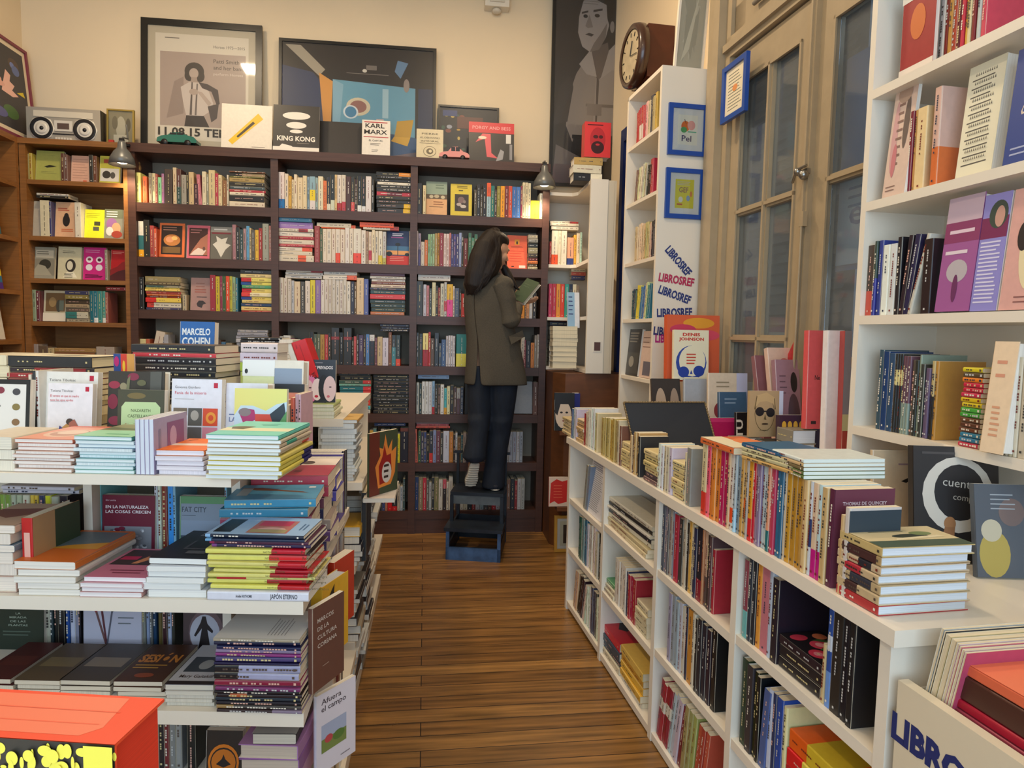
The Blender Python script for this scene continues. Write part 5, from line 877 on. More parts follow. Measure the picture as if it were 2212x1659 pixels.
lo(LOWZ[1][2], 'X1289 H46[.03:d8ccb0;.03:2c4054;.035:3a4a5c;.04:d83040] H48[.02:d8d0c0;.03:e0b040;.03:e8b848;.03:d8a038;.035:e8c060]', 'the bottom shelf of the second low compartment')
BOOKS[-6]['art'] = [('r', 0, 0, 1, 1, 'c02838'), ('p', [(.3, .5), (.5, .75), (.7, .85), (.6, .6), (.75, .5), (.5, .4)], '1c1418')]
lo(LOWZ[2][0], 'X1426 6,.24,2a3048 5,.24,7a7284 4,.24,5a5a60 6,.24,a8a098 5,.24,8a9ab0 9,.235,b02840 8,.23,3a3c3c 7,.24,c8bca8 5,.23,2a2420 6,.24,d8a850 5,.235,d8ccb0 7,.23,2a3050 11,.24,1c1e2c,8a1a30@.3 4,.24,b8805a 7,.24,5a4a4a,c8a890@.4-1 5,.235,3a3030 6,.235,5a4448 6,.2,a82838', 'the upper shelf of the third low compartment')
lo(LOWZ[2][1], 'X1438 22,.252,8fa4b4 14,.25,c8c8c8 5,.25,1c2440 10,.25,c88a38 6,.25,d8d0bc 5,.24,2a2828 26,.25,23232a G2 10,.27,14181c', 'the middle shelf of the third low compartment')
lo(LOWZ[2][2], 'X1414 24,.24,a01c34,~9,d8d0c0@.5-.7 12,.25,b8c0cc,~10 8,.24,c8b8c8,~10 9,.23,7a1828,~8 24,.26,a8a468,~6 22,.24,b84a34,~8', 'the bottom shelf of the third low compartment')
lo(LOWZ[3][0], 'X1600 10,.22,8a3a48,6ab0b0@.35 8,.24,2a3442 8,.24,1f2630 10,.23,e09a40 16,.23,c87884 8,.24,b8c4d8 14,.22,241c28 G2 H90[.03:1c1a20;.03:221c22;.025:2a1a24] 8,.14,d0b888 12,.24,2a50a0,d0d8e8@.55-.7,6a94d8@.35 22,.245,2a2624 14,.24,141420 14,.235,1c1c20', 'the upper shelf of the nearest low compartment')
FLW = [('r', 0, 0, 1, 1, '1f1a1e')]+[('e', cx_, cy_, rx_, ry_, c) for cx_, cy_, rx_, ry_, c in ((.25, .3, .2, .14, 'd03a54'), (.25, .3, .1, .07, 'e88a98'), (.25, .3, .03, .02, 'd8d8a0'), (.65, .2, .16, .1, 'c02840'), (.55, .55, .22, .14, 'd84860'), (.55, .55, .1, .07, 'f0a0a8'), (.8, .8, .16, .1, 'd87a54'), (.3, .82, .2, .1, 'c83a50'))]+[('p', [(.4, .4), (.5, .45), (.7, .38), (.6, .34)], '4a6a3a'), ('p', [(.5, .7), (.7, .72), (.9, .6), (.7, .62)], '4a6a3a')]
for b in BOOKS[::-1]:
    if b['col'] == '2a1a24': b['art'] = FLW; b['label'] = 'black book with big red flowers topmost of its pile in the nearest low compartment'; break
lo(LOWZ[3][1], 'X1592 26,.25,2c282a 16,.25,1c1a1c 14,.22,4a6098,~4 10,.23,c8d0e8 8,.23,24345c 14,.23,2048a0 8,.22,e0d8a0 H100[.04:c8c8d8;.04:b81c24:d8c040@.35-1;.045:d81820:e0cc50@.35-1;.05:e86018:d8b830@.4-1]', 'the middle shelf of the nearest low compartment')
lo(LOWZ[3][2], 'X1640 20,.24,3a3a44 20,.24,c8c8d0 20,.22,2a4a8a 30,.22,a83030', 'the bottom shelf of the nearest low compartment')
# ================================================================ ON TOP OF THE LOW BOOKCASE
tp = lambda t, txt, pl, **k: rrow(t, LTOP, txt, pl, **k)
tp(.0, 'X1213 H20[.018:d0bc90;.018:d8c498;.018:c8b488;.02:d8c8a0;.018:c8b484] 4,.16,3a5a98 6,.17,c8c8c8 H16[.02:c8a878;.02:d0b080;.02:c8a878;.02:d8b888;.02:c8a070;.02:d8c098] 4,.16,a02c30 5,.18,d8c8a0 4,.19,e0dccc 9,.21,e4e0d8 7,.19,d8c8a0', 'the far end of the low bookcase top', maxd=.12)
tp(.0, 'X1296 5,.175,b8a460 4,.18,c8b470 5,.18,a89850 5,.185,d0c080 5,.18,c8a84c 5,.19,b89c50 5,.185,a08c58 4,.19,c8b898 4,.17,7a5040 H20[.025:d8c890;.025:d0bc84;.03:d8c48c;.03:e0cc98] 4,.15,d0b080 4,.16,5a4048 5,.17,c8a870 4,.17,b8905a 5,.16,2a2c30', 'the low bookcase top beside the slate board', maxd=.12)
tp(.0, 'X1388 H30[.018:6a5054;.018:5a4a50;.022:d8c890;.022:d0bc80;.022:d8c488;.022:e0cc98] 12,.168,dcdce4 10,.165,d0c4a4 6,.165,c8bcd0 H28[.024:d8c890;.022:d0c088;.022:dcc890;.02:d0bc84;.02:d8c890;.02:e0d098] 5,.17,d8ccac 10,.19,8a8a84', 'the low bookcase top under the slate board', maxd=.13)
tp(.0, 'X1511 10,.225,dccca0,d83828@.32 8,.225,f05a78,f86a80@.4 6,.22,d87a2c 6,.222,e08a38 7,.222,d87c2c 9,.222,b81858 8,.22,b01850 6,.22,d8b48c 7,.22,d8d0c8,e85020@.1-.3 6,.222,a8b4bc,a8d4f0@.3 8,.222,8a9aa4 7,.22,c89a50 5,.222,c8a060,e06828@.25-.5 5,.22,b8b0a8 9,.222,e09c28,d02028@.28 6,.222,c81c34 6,.22,9a88a8 7,.222,8a7898 6,.222,b8c4c8 6,.22,c0ccd0 7,.22,e09a78,1f6a70@.25 5,.22,c84860 6,.222,b83858 7,.222,2a6a90 8,.222,2a6488 5,.22,c8b8a0 11,.222,c8942c 11,.222,b8862a 10,.222,c08c2c 7,.222,b88a44 10,.222,d8b884 7,.222,d0d4dc,2a3a70@.3-.6 12,.222,dcc0a4,c01080@.3 9,.222,c0dce4,c01080@.3 13,.22,c8a874 13,.222,5a2440', 'the colourful row on the low bookcase top')
b = BOOKS[-1]; b['w'] = .15; b['label'] = 'burgundy book ending the colourful row, its cover with white capitals towards the viewer'
b['art'] = [('r', 0, 0, 1, 1, '6a3448'), ('t', 'THOMAS DE QUINCEY', .5, .84, .035, 'd8c8d4', .74, 'c', 0, .02), ('t', 'JUDAS', .5, .68, .055, 'd8c8d4', .28, 'c', 0, .03)]
se = s_at(R3(0, 0, LTOP), RU, 1806)
def rbook(s, t, z, th, w_, h, col, label, **k): book(frame(RU, RN, UP, R3(s, t, z+.0006)), th, w_, h, col, label, **k)
rbook(se, .0, LTOP, .012, .12, .175, 'd0b080', 'slim tan book standing against the burgundy one')
VAS = [('r', .0, .0, 1, .97, '2f3f4c'), ('e', .5, .45, .08, .1, 'a8b8d0'), ('r', .42, 0, .58, .4, 'b8c4d8'), ('e', .5, .3, .12, .1, 'c8d4e4')]
rbook(se+.0125, .0, LTOP, .016, .125, .195, 'd0c8c4', 'book with a small white vase on dark slate, before the burgundy one', art=VAS)
# pile nearest on the low bookcase
def rpile(px0, t, z, items, name, L=.15, dep=.21, face='spine', art=None, page='e2e8f0', yaw=0, s0=None, hard=None, kind='book', across=False):
    s = s_at(R3(0, t, z), RU, px0) if s0 is None else s0; zz = .0006
    for i, it_ in enumerate(items):
        last = i == len(items)-1; P = R3(s, t, z+zz)+RU*rng.uniform(-.003, .003)
        bd = [parse_band(q) for q in it_[2:] if '@' in q]
        lying(P, RU, RN, L*rng.uniform(.98, 1), it_[0]-.0008, dep*rng.uniform(.98, 1.), it_[1], (f"{cname(it_[1])} {kind}, {ordi(i+1)+' up' if i else 'lowest'} in the {name}" if not last else f"{cname(it_[1])} {kind} topmost on the {name}"), bd, yaw=yaw+rng.uniform(-1, 1), face=face, art=art if last else None, page=page, hard=hard)
        zz += it_[0]
DONA = [('r', 0, 0, 1, 1, 'd8c9a0'), ('r', 0, 0, 1, .3, '4a5c4c'), ('e', .55, .5, .2, .1, '3a4238'), ('e', .72, .62, .12, .1, '7a8a5a'), ('p', [(.3, .3), (.9, .42), (.85, .5), (.35, .4)], 'e8dcb8'), ('l', .2, .8, .5, 2, .06, .02, '6a6a54')]
rpile(1805, .0, LTOP, [(.022, 'b83a3c'), (.021, 'c8b08a', '4a3030@.2-.5'), (.021, 'c0a880', '3a3c48@.3-.8'), (.019, 'c8b08c', 'b83040@.2-.6'), (.018, 'c8b090', '2a2a34@.5-.8'), (.021, 'b89a6c', '4a2c2c@.1-.9'), (.021, 'c8b078')], 'hardbound comic pile on the low bookcase end', L=s_at(R3(0, 0, LTOP), RU, 1896)-s_at(R3(0, 0, LTOP), RU, 1806), dep=.215, face='spine', art=DONA, hard=True)
# fix their orientation: spine towards the aisle, tail edges towards the viewer
# lying on the colourful row
zr = LTOP+.224
def on_row(px0, t, z, L, dep, th, col, label, **k):
    s = s_at(R3(0, t, z), RU, px0); lying(R3(s, t, z), RU, RN, L, th, dep, col, label, hard=False, **k)
on_row(1513, -.012, zr, .2, .14, .02, 'e0703a', 'orange book lying across the start of the colourful row', art=[('r', 0, 0, .5, 1, 'efe4c4'), ('e', .75, .5, .3, .3, 'f08a50')])
for i in range(4):
    on_row(1602, -.02+.002*i, zr+.011*i, .21, .15, .0105, ['c8a060', 'c0b890', 'c0b890', '2f5f86'][i], f'{["tan", "second", "third", "blue-topped"][i]} thin book of the blue pile lying on the colourful row', art=[('r', 0, 0, 1, 1, '2f6488'), ('t', 'Kriton', .3, .2, .12, 'd8e4ec', .5)] if i == 3 else None, page='dce8ec', yaw=4)
for i in range(5):
    on_row(1668, .0, zr+.0095*i, .14, .21, .009, ['6a7a44', '6a7a48', '7a6a4a', 'd8b888', 'dce4e0'][i], f'{ordi(i+1)} thin magazine up in the fanned pile on the colourful row', page='e4eeea', yaw=-3)
    BOOKS[-1]['cat'] = 'magazine'; BOOKS[-1]['name'] = 'magazine'
# upright covers and piles further back
def rup(px0, px1, pyt, t, zb, col, label, art=None, th=.018, **k): return upright(px0, px1, pyt, 0, zb, col, label, art, th, A0=R3(0, t), D=RU, I=RN, **k)
# books facing the viewer squarely: frame across the case (D into the case)
def rface(px0, px1, pyt, s, zb, col, label, art=None, th=.018, yaw=0, **k):
    t_ = s_at(R3(s, 0, zb), RN, px1)
    if t_ > .69: print('BEHIND DOOR', label, round(t_, 3))
    return upright(px0, px1, pyt, 0, zb, col, label, art, th, A0=R3(s, 0), D=RN, I=-RU, yaw=yaw, **k)
FIRE = [('r', 0, 0, 1, 1, 'd8603a'), ('e', .6, .88, .3, .08, 'e09a30'), ('e', .3, .78, .25, .08, 'c83a5a'), ('e', .75, .7, .25, .08, 'd84a60')]
SK = [('r', 0, 0, 1, 1, 'ece2c4'), ('t', 'DENIS', .5, .88, .06, 'c8342c', .5, 'c', 0, .04), ('t', 'JOHNSON', .5, .79, .06, 'c8342c', .72, 'c', 0, .04), ('e', .5, .35, .44, .34, '2c489c'), ('e', .53, .38, .38, .31, 'ece2c4'), ('e', .28, .16, .16, .11, '24409a'), ('e', .72, .18, .16, .11, '24409a'), ('r', .3, 0, .7, .06, 'ece2c4'), ('p', [(.46, .12), (.5, .2), (.54, .12)], '24409a'), ('l', .36, .5, .28, 4, .06, .025, 'c84a38')]
zpx = lambda s_, px, py: float(hit(px, py, R3(s_, 0), RU)[2])
rface(1440, 1553, 682, .22, zpx(.22, 1500, 826), 'd8603a', 'big orange-red book behind the white skull one', FIRE, .04, tilt=4)
rface(1455, 1530, 714, .29, zpx(.29, 1490, 822), 'ece2c4', 'white book with red author capitals above a blue skull', SK, .025, tilt=4)
rpile(1400, .30, LTOP, [(.03, 'b8b0a0'), (.035, '8a8478'), (.03, 'a8a498'), (.03, 'c0b8a8'), (.033, '9a9488')], 'grey pile carrying the skull book', s0=.1, L=.19, dep=.2)
rface(1413, 1475, 822, .36, LTOP+.05, '4a403c', 'book with two dark portrait photographs behind the slate board', [('r', 0, 0, 1, 1, '3a322e'), ('e', .3, .5, .2, .35, 'b8a08a'), ('e', .78, .5, .17, .35, 'a08a78'), ('e', .22, .6, .06, .03, '1c1816'), ('e', .38, .6, .06, .03, '1c1816')], .02, tilt=12)
rface(1478, 1526, 820, .38, LTOP+.03, 'a8acb4', 'plain grey-silver book beside the portrait-photograph one', None, .02)
rface(1530, 1614, 808, .50, LTOP, 'dcc8b0', 'cream book with dark red leaves drawn on it', [('e', .3, .55, .16, .1, '8a3438'), ('e', .45, .62, .12, .14, '9a4440'), ('e', .4, .28, .14, .1, '8a3438'), ('r', .72, 0, 1, 1, 'c0c0dc'), ('l', .2, .88, .4, 2, .05, .015, '9a8a70'), ('r', .55, .5, .7, .6, '3a3a3a')], .02)
rface(1520, 1551, 874, .42, LTOP, 'e4d88c', 'pale yellow book beside the slate board', [('l', .2, .85, .5, 1, .1, .03, '6a6440')], .02)
rface(1556, 1616, 850, .53, LTOP, '43607e', 'slate blue book between the pale yellow one and the sketched face', [('l', .2, .88, .5, 2, .06, .02, '8aa0b8')], .02, tilt=8)
rface(1530, 1612, 905, .56, LTOP, 'c01c60', 'magenta book low behind the orange one', [('r', 0, .9, 1, 1, 'd83878')], .02)
rface(1590, 1618, 893, .62, LTOP, '1c1a1c', 'small black book with white letters beside the sketched face', [('t', 'DTU', .5, .25, .5, 'e8e4dc', .6, 'l', 90, .03)], .02)
SKETCH = [('r', 0, 0, 1, 1, 'b89a72'), ('r', .88, 0, 1, 1, 'd0d4e8'), ('e', .45, .5, .3, .38, '6a5638'), ('e', .45, .5, .285, .365, 'b89a72'), ('p', [(.12, .6), (.2, .9), (.5, .97), (.75, .85), (.8, .6), (.7, .72), (.5, .78), (.3, .76)], 'c8a878'), ('p', [(.13, .6), (.2, .9), (.22, .88), (.16, .6)], '6a5638'), ('p', [(.78, .6), (.74, .85), (.72, .83), (.75, .6)], '6a5638'), ('e', .3, .55, .13, .1, '1f1c1e'), ('e', .62, .53, .13, .1, '1f1c1e'), ('r', .4, .54, .5, .57, '1f1c1e'), ('p', [(.46, .5), (.42, .38), (.5, .37)], '6a5638'), ('e', .46, .28, .1, .02, '4a3828'), ('l', .3, .14, .3, 1, .1, .01, '6a5638')]
rpile(0, .37, LTOP, [(.03, 'c8b8a0'), (zpx(.95, 1650, 945)-LTOP-.031, '8a8478')], 'two-book prop under the sketched-face book', s0=.89, L=.07, dep=.11)
rface(1618, 1690, 846, .95, zpx(.95, 1650, 945)+.001, 'b89a72', 'kraft-coloured book with a sketched face in dark glasses', SKETCH, .02, tilt=3)
rface(1684, 1778, 900, 1.05, LTOP, '3c2438', 'purple and ochre lettered book standing behind the blue pile', [('r', 0, 0, 1, 1, '3c2438'), ('r', .15, .1, .8, .65, 'e0a030')]+[('e', .1+.13*i, .85, .05, .06, 'd8a83a') for i in range(7)]+[('l', .22, .5, .5, 3, .13, .03, 'a87020')], .03, page='f0ead8')
rpile(1706, .45, LTOP, [(.02, 'a8b8a0'), (.02, '9ab098'), (.02, 'b8c0a0'), (.02, 'e08060'), (.02, 'e87040'), (.022, 'e86820'), (.02, '8a8478'), (.018, '2a2824')], 'small orange and green pile by the door', L=.08, dep=.12, s0=.95)
rface(1655, 1700, 775, .80, LTOP, '8a5a60', 'dark mauve book leaning behind the sketched face', None, .03, tilt=16)
rface(1680, 1738, 757, .86, LTOP+.02, 'd8b8a8', 'cream book with a pink ornament behind the mauve ones', [('e', .6, .85, .2, .06, 'c87068')], .03, tilt=14)
rface(1686, 1738, 782, .91, LTOP, 'a07884', 'mauve book with a figure seen from behind', [('e', .75, .8, .14, .09, '2a2024'), ('e', .7, .5, .25, .2, '5a4048'), ('l', .15, .85, .3, 4, .05, .01, '6a4a54')], .03, tilt=10)
rface(1740, 1776, 715, 1.12, LTOP+.22, 'dc5a5c', 'coral book standing tall before the door', [('r', .85, 0, 1, 1, 'e8b0a0'), ('t', 'Ne', .45, .5, .05, '4a2a2c', .3), ('r', .3, .05, .6, .08, '3a2426')], .03, tilt=2)
rface(1777, 1812, 715, 1.24, LTOP, 'efe9ee', 'tall white album standing beside the coral book', None, .03, tilt=2)
rface(1813, 1828, 716, 1.27, LTOP, 'b04a48', 'tall album with a grey and red spine against the near bookcase', [('r', 0, .5, 1, 1, '8a8a9a'), ('r', 0, .4, 1, .5, 'c8c8a0')], .03, tilt=2)
rpile(1740, .50, LTOP, [(.055, '8a8478'), (.055, '6a6054'), (.055, 'a89880'), (.052, '8a8478')], 'grey pile carrying the coral book', s0=1.02, L=.1, dep=.1)
# slate board with a beaded gilt edge, leaning back
def quadboard(name, label, cat, c4, th, col, edgecol, n_):
    c4 = [np.array(c) for c in c4]; N = np.cross(c4[1]-c4[0], c4[3]-c4[0]); N /= np.linalg.norm(N)
    if N@(EYEP-c4[0]) < 0: N = -N
    e = empty(name, c4[0], label, cat); ctr = sum(c4)/4
    mb = MB(); mb.add(c4+[c-N*th for c in c4], [(0, 1, 2, 3), (7, 6, 5, 4), (0, 4, 5, 1), (1, 5, 6, 2), (2, 6, 7, 3), (3, 7, 4, 0)], col)
    mb.obj('board', mat('slate_board', col, rough=.45), e, mrel(e))
    mb = MB(); w = .006
    for i in range(4):
        a, b_ = c4[i], c4[(i+1) % 4]; mb.tube([a+N*.001, b_+N*.001], w*.6, n=6)
        L = np.linalg.norm(b_-a); k = int(L/.012)
        for j in range(k): mb.ball(a+(b_-a)*(j+.5)/k+N*.003, .0045, 6, 4)
    mb.obj('beaded_edge', mat('antique_gilt', '8a7450', rough=.4, metal=.4), e, mrel(e))
    return e
sb0 = s_at(R3(0, .02, LTOP), RU, 1345)
bl = at_z(1372, 975, LTOP+.045); 
quadboard('slate_display_board', 'blank dark slate board with a thin beaded gilt edge leaning on the low bookcase', 'board', [hit(1372, 974, R3(.72, .1), RU), hit(1548, 963, R3(.74, .1), RU), hit(1522, 869, R3(.66, .1), RU), hit(1347, 869, R3(.64, .1), RU)], .012, '23262c', '', 0)
# crumpled red paper by the door
mb = MB(); rr = random.Random(5)
cpt = [R3(.86, .62, LTOP+.10), R3(.80, .70, LTOP+.12), R3(.93, .68, LTOP+.1), R3(.90, .60, LTOP+.05)]; apex = hit(1752, 658, R3(.80, .66), RU)
base = [hit(1702, 765, R3(.76, .6), RU), hit(1715, 770, R3(.74, .6), RU), hit(1732, 775, R3(.80, .6), RU), hit(1744, 765, R3(.84, .6), RU), hit(1746, 740, R3(.80, .6), RU)]
base2 = [np.array([b_[0], b_[1], LTOP+.02]) for b_ in base]
mid = [(b_+apex)/2+np.array([rr.uniform(-.01, .01), rr.uniform(-.01, .01), 0]) for b_ in base]
mb.rings([base2, base, mid, [apex+np.array([.002*math.cos(q), .002*math.sin(q), 0]) for q in (0, 1.3, 2.5, 3.8, 5)]], smooth=False)
o = mb.obj('red_paper_cone', mat('red_crepe_paper', 'c8281e', rough=.6, noise=.25, nscale=30), label='crumpled red paper cone standing behind the coral book', category='paper')
# ================================================================ NEAREST TALL BOOKCASE
t2r = lambda t, z, txt, pl, **k: rrow(t, z, txt, pl, **k)
def t2f(px0, px1, pyt, z, col, label, art=None, th=.02, t=.46, **k): return upright(px0, px1, pyt, 0, z, col, label, art, th, A0=R3(0, t), D=RU, I=RN, **k)
Z0, Z1_, Z2_, Z3_ = T2Z[1], T2Z[2], T2Z[3], T2Z[4]
a0, D20 = R3(0, .47), RU
P = R3(1.60, .47, Z0+.001)
q_ = math.radians(20)
book(frame(-RN, RU*math.cos(q_)-UP*math.sin(q_)*-0+UP*0, UP, R3(1.57, .49, Z0+.001)), .012, .13, .24, 'a03030', 'dark red book with an orange oval leaning on the uppermost near shelf', art=[('r', 0, 0, 1, .14, 'e8dcd0'), ('e', .5, .62, .22, .2, 'd07038'), ('r', 0, .9, 1, 1, 'e8e4dc')], page='efe4d8')
t2r(.5, Z0, 'X2010 10,.24,8a8880 12,.25,d8d0c8 8,.25,7a2824 10,.24,b8863a 10,.24,a83c28 8,.24,6a2430 8,.24,c02840 8,.24,d0a838 8,.24,d8c89a 8,.23,7a1c20 10,.24,b8c0c0 12,.24,c84058', 'the uppermost near shelf')
PNK = [('e', .25, .5, .12, .3, 'd0a0a0'), ('e', .7, .6, .12, .22, '6a5a54'), ('e', .5, .85, .3, .08, 'b89a88'), ('l', .3, .75, .3, 8, .07, .02, '8a6a60'), ('e', .35, .3, .1, .14, 'c87a80'), ('l', .15, .08, .5, 2, .03, .008, '8a6a60')]
t2f(1903, 1952, 160, Z1_, 'dcc0b0', 'pale pink book with drawn figures standing on the second near shelf', PNK, .012, t=.45)
t2r(.46, Z1_, 'X1955 8,.225,7a1a30 6,.225,c89858 22,.225,e8cc98 G14 16,.26,d87038,d8b0a0@.4-1', 'the second near shelf')
HW = [('r', 0, 0, 1, 1, 'e8e2c8')]+[('l', .12, .86-.075*i, .72, 1, .1, .012, '5a5650') for i in range(11)]+[('p', [(.2+.06*j, .9-.075*i), (.22+.06*j, .93-.075*i), (.235+.06*j, .9-.075*i)], '5a5650') for i in range(11) for j in range(10)]
t2f(2062, 2140, 132, Z1_, 'e8e2c8', 'cream book covered in handwriting on the second near shelf', HW, .03, t=.47)
BLU = [('r', 0, 0, 1, 1, '2c448a'), ('e', .7, .45, .3, .2, 'e89a40'), ('e', .6, .6, .2, .1, 'e0704a'), ('t', 'CHICLO', .25, .4, .1, 'd8c8b8', .6, 'l', 60), ('l', .1, .12, .6, 2, .05, .015, 'a8b0d0')]
t2f(2165, 2300, 80, Z1_, '2c448a', 'deep blue book with orange shapes at the edge of the second near shelf', BLU, .02, t=.45)
t2r(.455, Z2_, 'X1866 14,.21,4a3a30,c85040@.35 6,.22,3a4a40,3a3a90@.5 10,.22,32408c 30,.215,e6e2da 10,.22,221e24 10,.22,2a1c28,~6 12,.22,28244a,~8 8,.22,c8c4b8,~14 G20 20,.2,2a1c20', 'the third near shelf')
PUR2 = [('r', 0, 0, 1, 1, 'a05a98'), ('r', 0, .78, 1, 1, 'c8b0c0'), ('r', 0, .6, 1, .78, '8a3a68'), ('e', .5, .35, .3, .1, 'b8b0b8'), ('l', .15, .68, .7, 1, .1, .03, 'e0c8d8'), ('l', .1, .5, .8, 1, .1, .03, 'e0d0dc'), ('e', .5, .2, .08, .12, '6a3060')]
t2f(2018, 2092, 425, Z2_, 'a05a98', 'purple book with a pale band and white title on the third near shelf', PUR2, .04, t=.45)
t2f(2094, 2150, 418, Z2_, '8a80c8', 'lilac-blue jacket flap with a portrait circle on the third near shelf', [('r', 0, 0, 1, 1, '8f8ad0'), ('r', 0, .62, 1, .8, '7a2a58'), ('e', .6, .82, .35, .12, '3a4a44'), ('e', .66, .8, .18, .09, 'c89a8c'), ('l', .08, .58, .8, 16, .034, .014, 'd8d4f0')], .02, t=.45)
t2f(2153, 2330, 392, Z2_, 'dcA8A0'.lower(), 'pink book with an ink-drawn pale figure at the edge of the third near shelf', [('e', .35, .5, .16, .34, 'e8d8b0'), ('e', .3, .78, .08, .06, '2a2428'), ('e', .22, .6, .08, .12, '2a2428'), ('l', .2, .1, .6, 2, .04, .01, '8a5a58')], .02, t=.45)
t2r(.46, Z3_, 'X1888 10,.235,3a5464 26,.235,1f4a74 6,.225,2a2c2c,d8c888@.6-.8 5,.225,2a2c2c,d8c888@.6-.8 5,.225,2a2c2c,d8c888@.6-.8 6,.22,6a4a58,8a9a90@.4 6,.22,6a4a58,8a9a90@.4 6,.22,6a4a58,8a9a90@.4 8,.21,5a5048 7,.21,2c302c 5,.225,8a9a8c 9,.2,3a3c38 6,.19,6a5a7a 6,.19,6a5a78 6,.21,c8b888,2a2824@.55 5,.21,c8b888,2a2824@.55 7,.21,b8863c G2', 'the fourth near shelf')
def spile(px0, px1, t, z, items, name, dep=.11):
    s0 = s_at(R3(0, t, z), RU, px0); s1 = s_at(R3(0, t, z), RU, px1); rpile(0, t, z, items, name, s0=s0, L=s1-s0, dep=dep, page='e8dcc0')
spile(2070, 2112, .455, Z3_, [(.0125, c) for c in ('c02848', '2a7aa0', '2a7a9c', '6a3a24', '5a3424', '6a4028', '3a9a34', '48a840', 'd8c020', 'd8b818', 'c82850', 'c01c3c', 'c82044', 'e88020', '5a4a34', 'd8c828')], 'rainbow pile of small books on the fourth near shelf')
t2f(2113, 2165, 742, Z3_, 'ecd3b4', 'cream book with faint red lettering on the fourth near shelf', [('l', .25, .8, .5, 2, .12, .03, 'd89a80'), ('l', .3, .4, .4, 6, .05, .02, 'd8a080')], .05, t=.42)
t2r(.45, Z3_, 'X2168 8,.22,d8c8b0 9,.22,c8b898 9,.23,d8ccb4 20,.23,c8b8a0', 'the fourth near shelf beside the cream book')
# lower compartment, standing on the low top
rface(1885, 1996, 978, 1.60, LTOP, 'dfc8a8', 'cream book with a tiny black bird behind the magazines', [('p', [(.55, .62), (.68, .66), (.75, .64), (.65, .6)], '2a2824'), ('l', .5, .82, .3, 1, .1, .02, 'a88a90')], .015, tilt=6, yaw=-8)
RING = [('r', 0, 0, 1, 1, '2b2829'), ('e', .52, .58, .42, .33, 'd8d0c4'), ('e', .54, .6, .30, .245, '2b2829'), ('p', [(.7, .15), (1, .3), (1, .55), (.85, .4)], '2b2829'), ('t', 'cuentos', .34, .66, .075, 'c8c4bc', .46, 'l', -6, .0), ('t', 'completos', .46, .54, .055, 'b8b4ac', .44, 'l', -6, .0), ('e', .42, .33, .07, .06, 'a87850'), ('p', [(.36, .3), (.26, .05), (.44, .0), (.48, .3)], '9a6c48'), ('l', .1, .93, .5, 1, .1, .02, '4a4646')]
rface(1975, 2160, 975, 1.82, LTOP, '2b2829', 'large black book with a pale brush ring and white lettering', RING, .03, tilt=8, yaw=-14)
rface(2112, 2225, 1058, 1.94, LTOP, '5a6068', 'grey mottled book leaning over before the brush-ring one', [('r', 0, 0, 1, 1, '59606a'), ('e', .35, .25, .3, .25, 'b8a458'), ('e', .3, .5, .2, .12, 'c8c0a8'), ('e', .7, .7, .25, .15, '7a6a68'), ('l', .3, .88, .5, 4, .05, .012, 'a8b0b8')], .02, tilt=10, yaw=-12)
rrow(.5, LTOP, 'X1960 10,.27,6a2024 10,.27,c8b8a8 10,.27,7a2428 14,.27,1a1c24 30,.26,1c2028', 'the back of the near lower compartment')
# ================================================================ LETTERED BIN AT THE NEAR CORNER
ZB_ = .853
bn = empty('white_record_bin', R3(2.9, .3), 'white open bin with navy capitals on its side at the near corner', 'bin')
rpart('aisle_panel', 2.245, 3.3, .0, .022, .0, ZB_, mat('cream_board', 'e0d2b8', rough=.4), bn); rpart('side_panel', 2.245, 3.3, .62, .642, 0, ZB_, WHITE, bn)
rpart('end_panel', 3.3, 3.322, 0, .642, 0, ZB_, WHITE, bn); rpart('end_panel', 2.2425, 2.2445, .024, .62, 0, ZB_-.02, WHITE, bn); rpart('bin_floor', 2.245, 3.3, .022, .62, .742, .76, WHITE, bn)
mb = MB(); s_l = s_at(R3(0, 0, .75), RU, 1926)
draw(mb, [('t', 'LIBROSREF', 0, 0, 1, '23306e', 1, 'l', 0, .05)], lambda a, c, e: R3(s_l+a, -e, .737+c), .30, .05)
mb.obj('lettering', PRINT, bn, mrel(bn))
def bin_book(s, tt, h, col, lb, page='e0d0b0', lean=10, w_=.3, t0=.03):
    a = math.radians(lean); X = RU*math.cos(a)-UP*math.sin(a); Z = UP*math.cos(a)+RU*math.sin(a)
    book(frame(-X, -RN, Z, R3(s, t0, .765)+RN*w_+X*tt), tt, w_, h, col, lb, page=page)
for i, (c, tt) in enumerate((('c8c4b8', .016), ('2c343e', .012), ('d8c898', .03), ('c8b48c', .028), ('d8c8c0', .016), ('c8707c', .014), ('d8c8b0', .014), ('b84a68', .014))):
    bin_book(2.262+sum((.018, .014, .034, .03, .018, .016, .016, .016)[:i])*.38, tt*.36, .22-.003*i, c, f'{cname(c)} album, {ordi(i+1)} along the lettered bin', lean=11, w_=.26)
    BOOKS[-1]['cat'] = 'album'; BOOKS[-1]['name'] = 'album'
SAL = [('r', 0, 0, 1, 1, 'f0805c'), ('r', .12, .35, .5, .6, '9a9a90'), ('t', 'RHANATTER', .55, .8, .04, 'b05a48', .5, 'l', 0)]
zz = .762; SB = s_at(R3(0, .03, .9), RU, 2034)
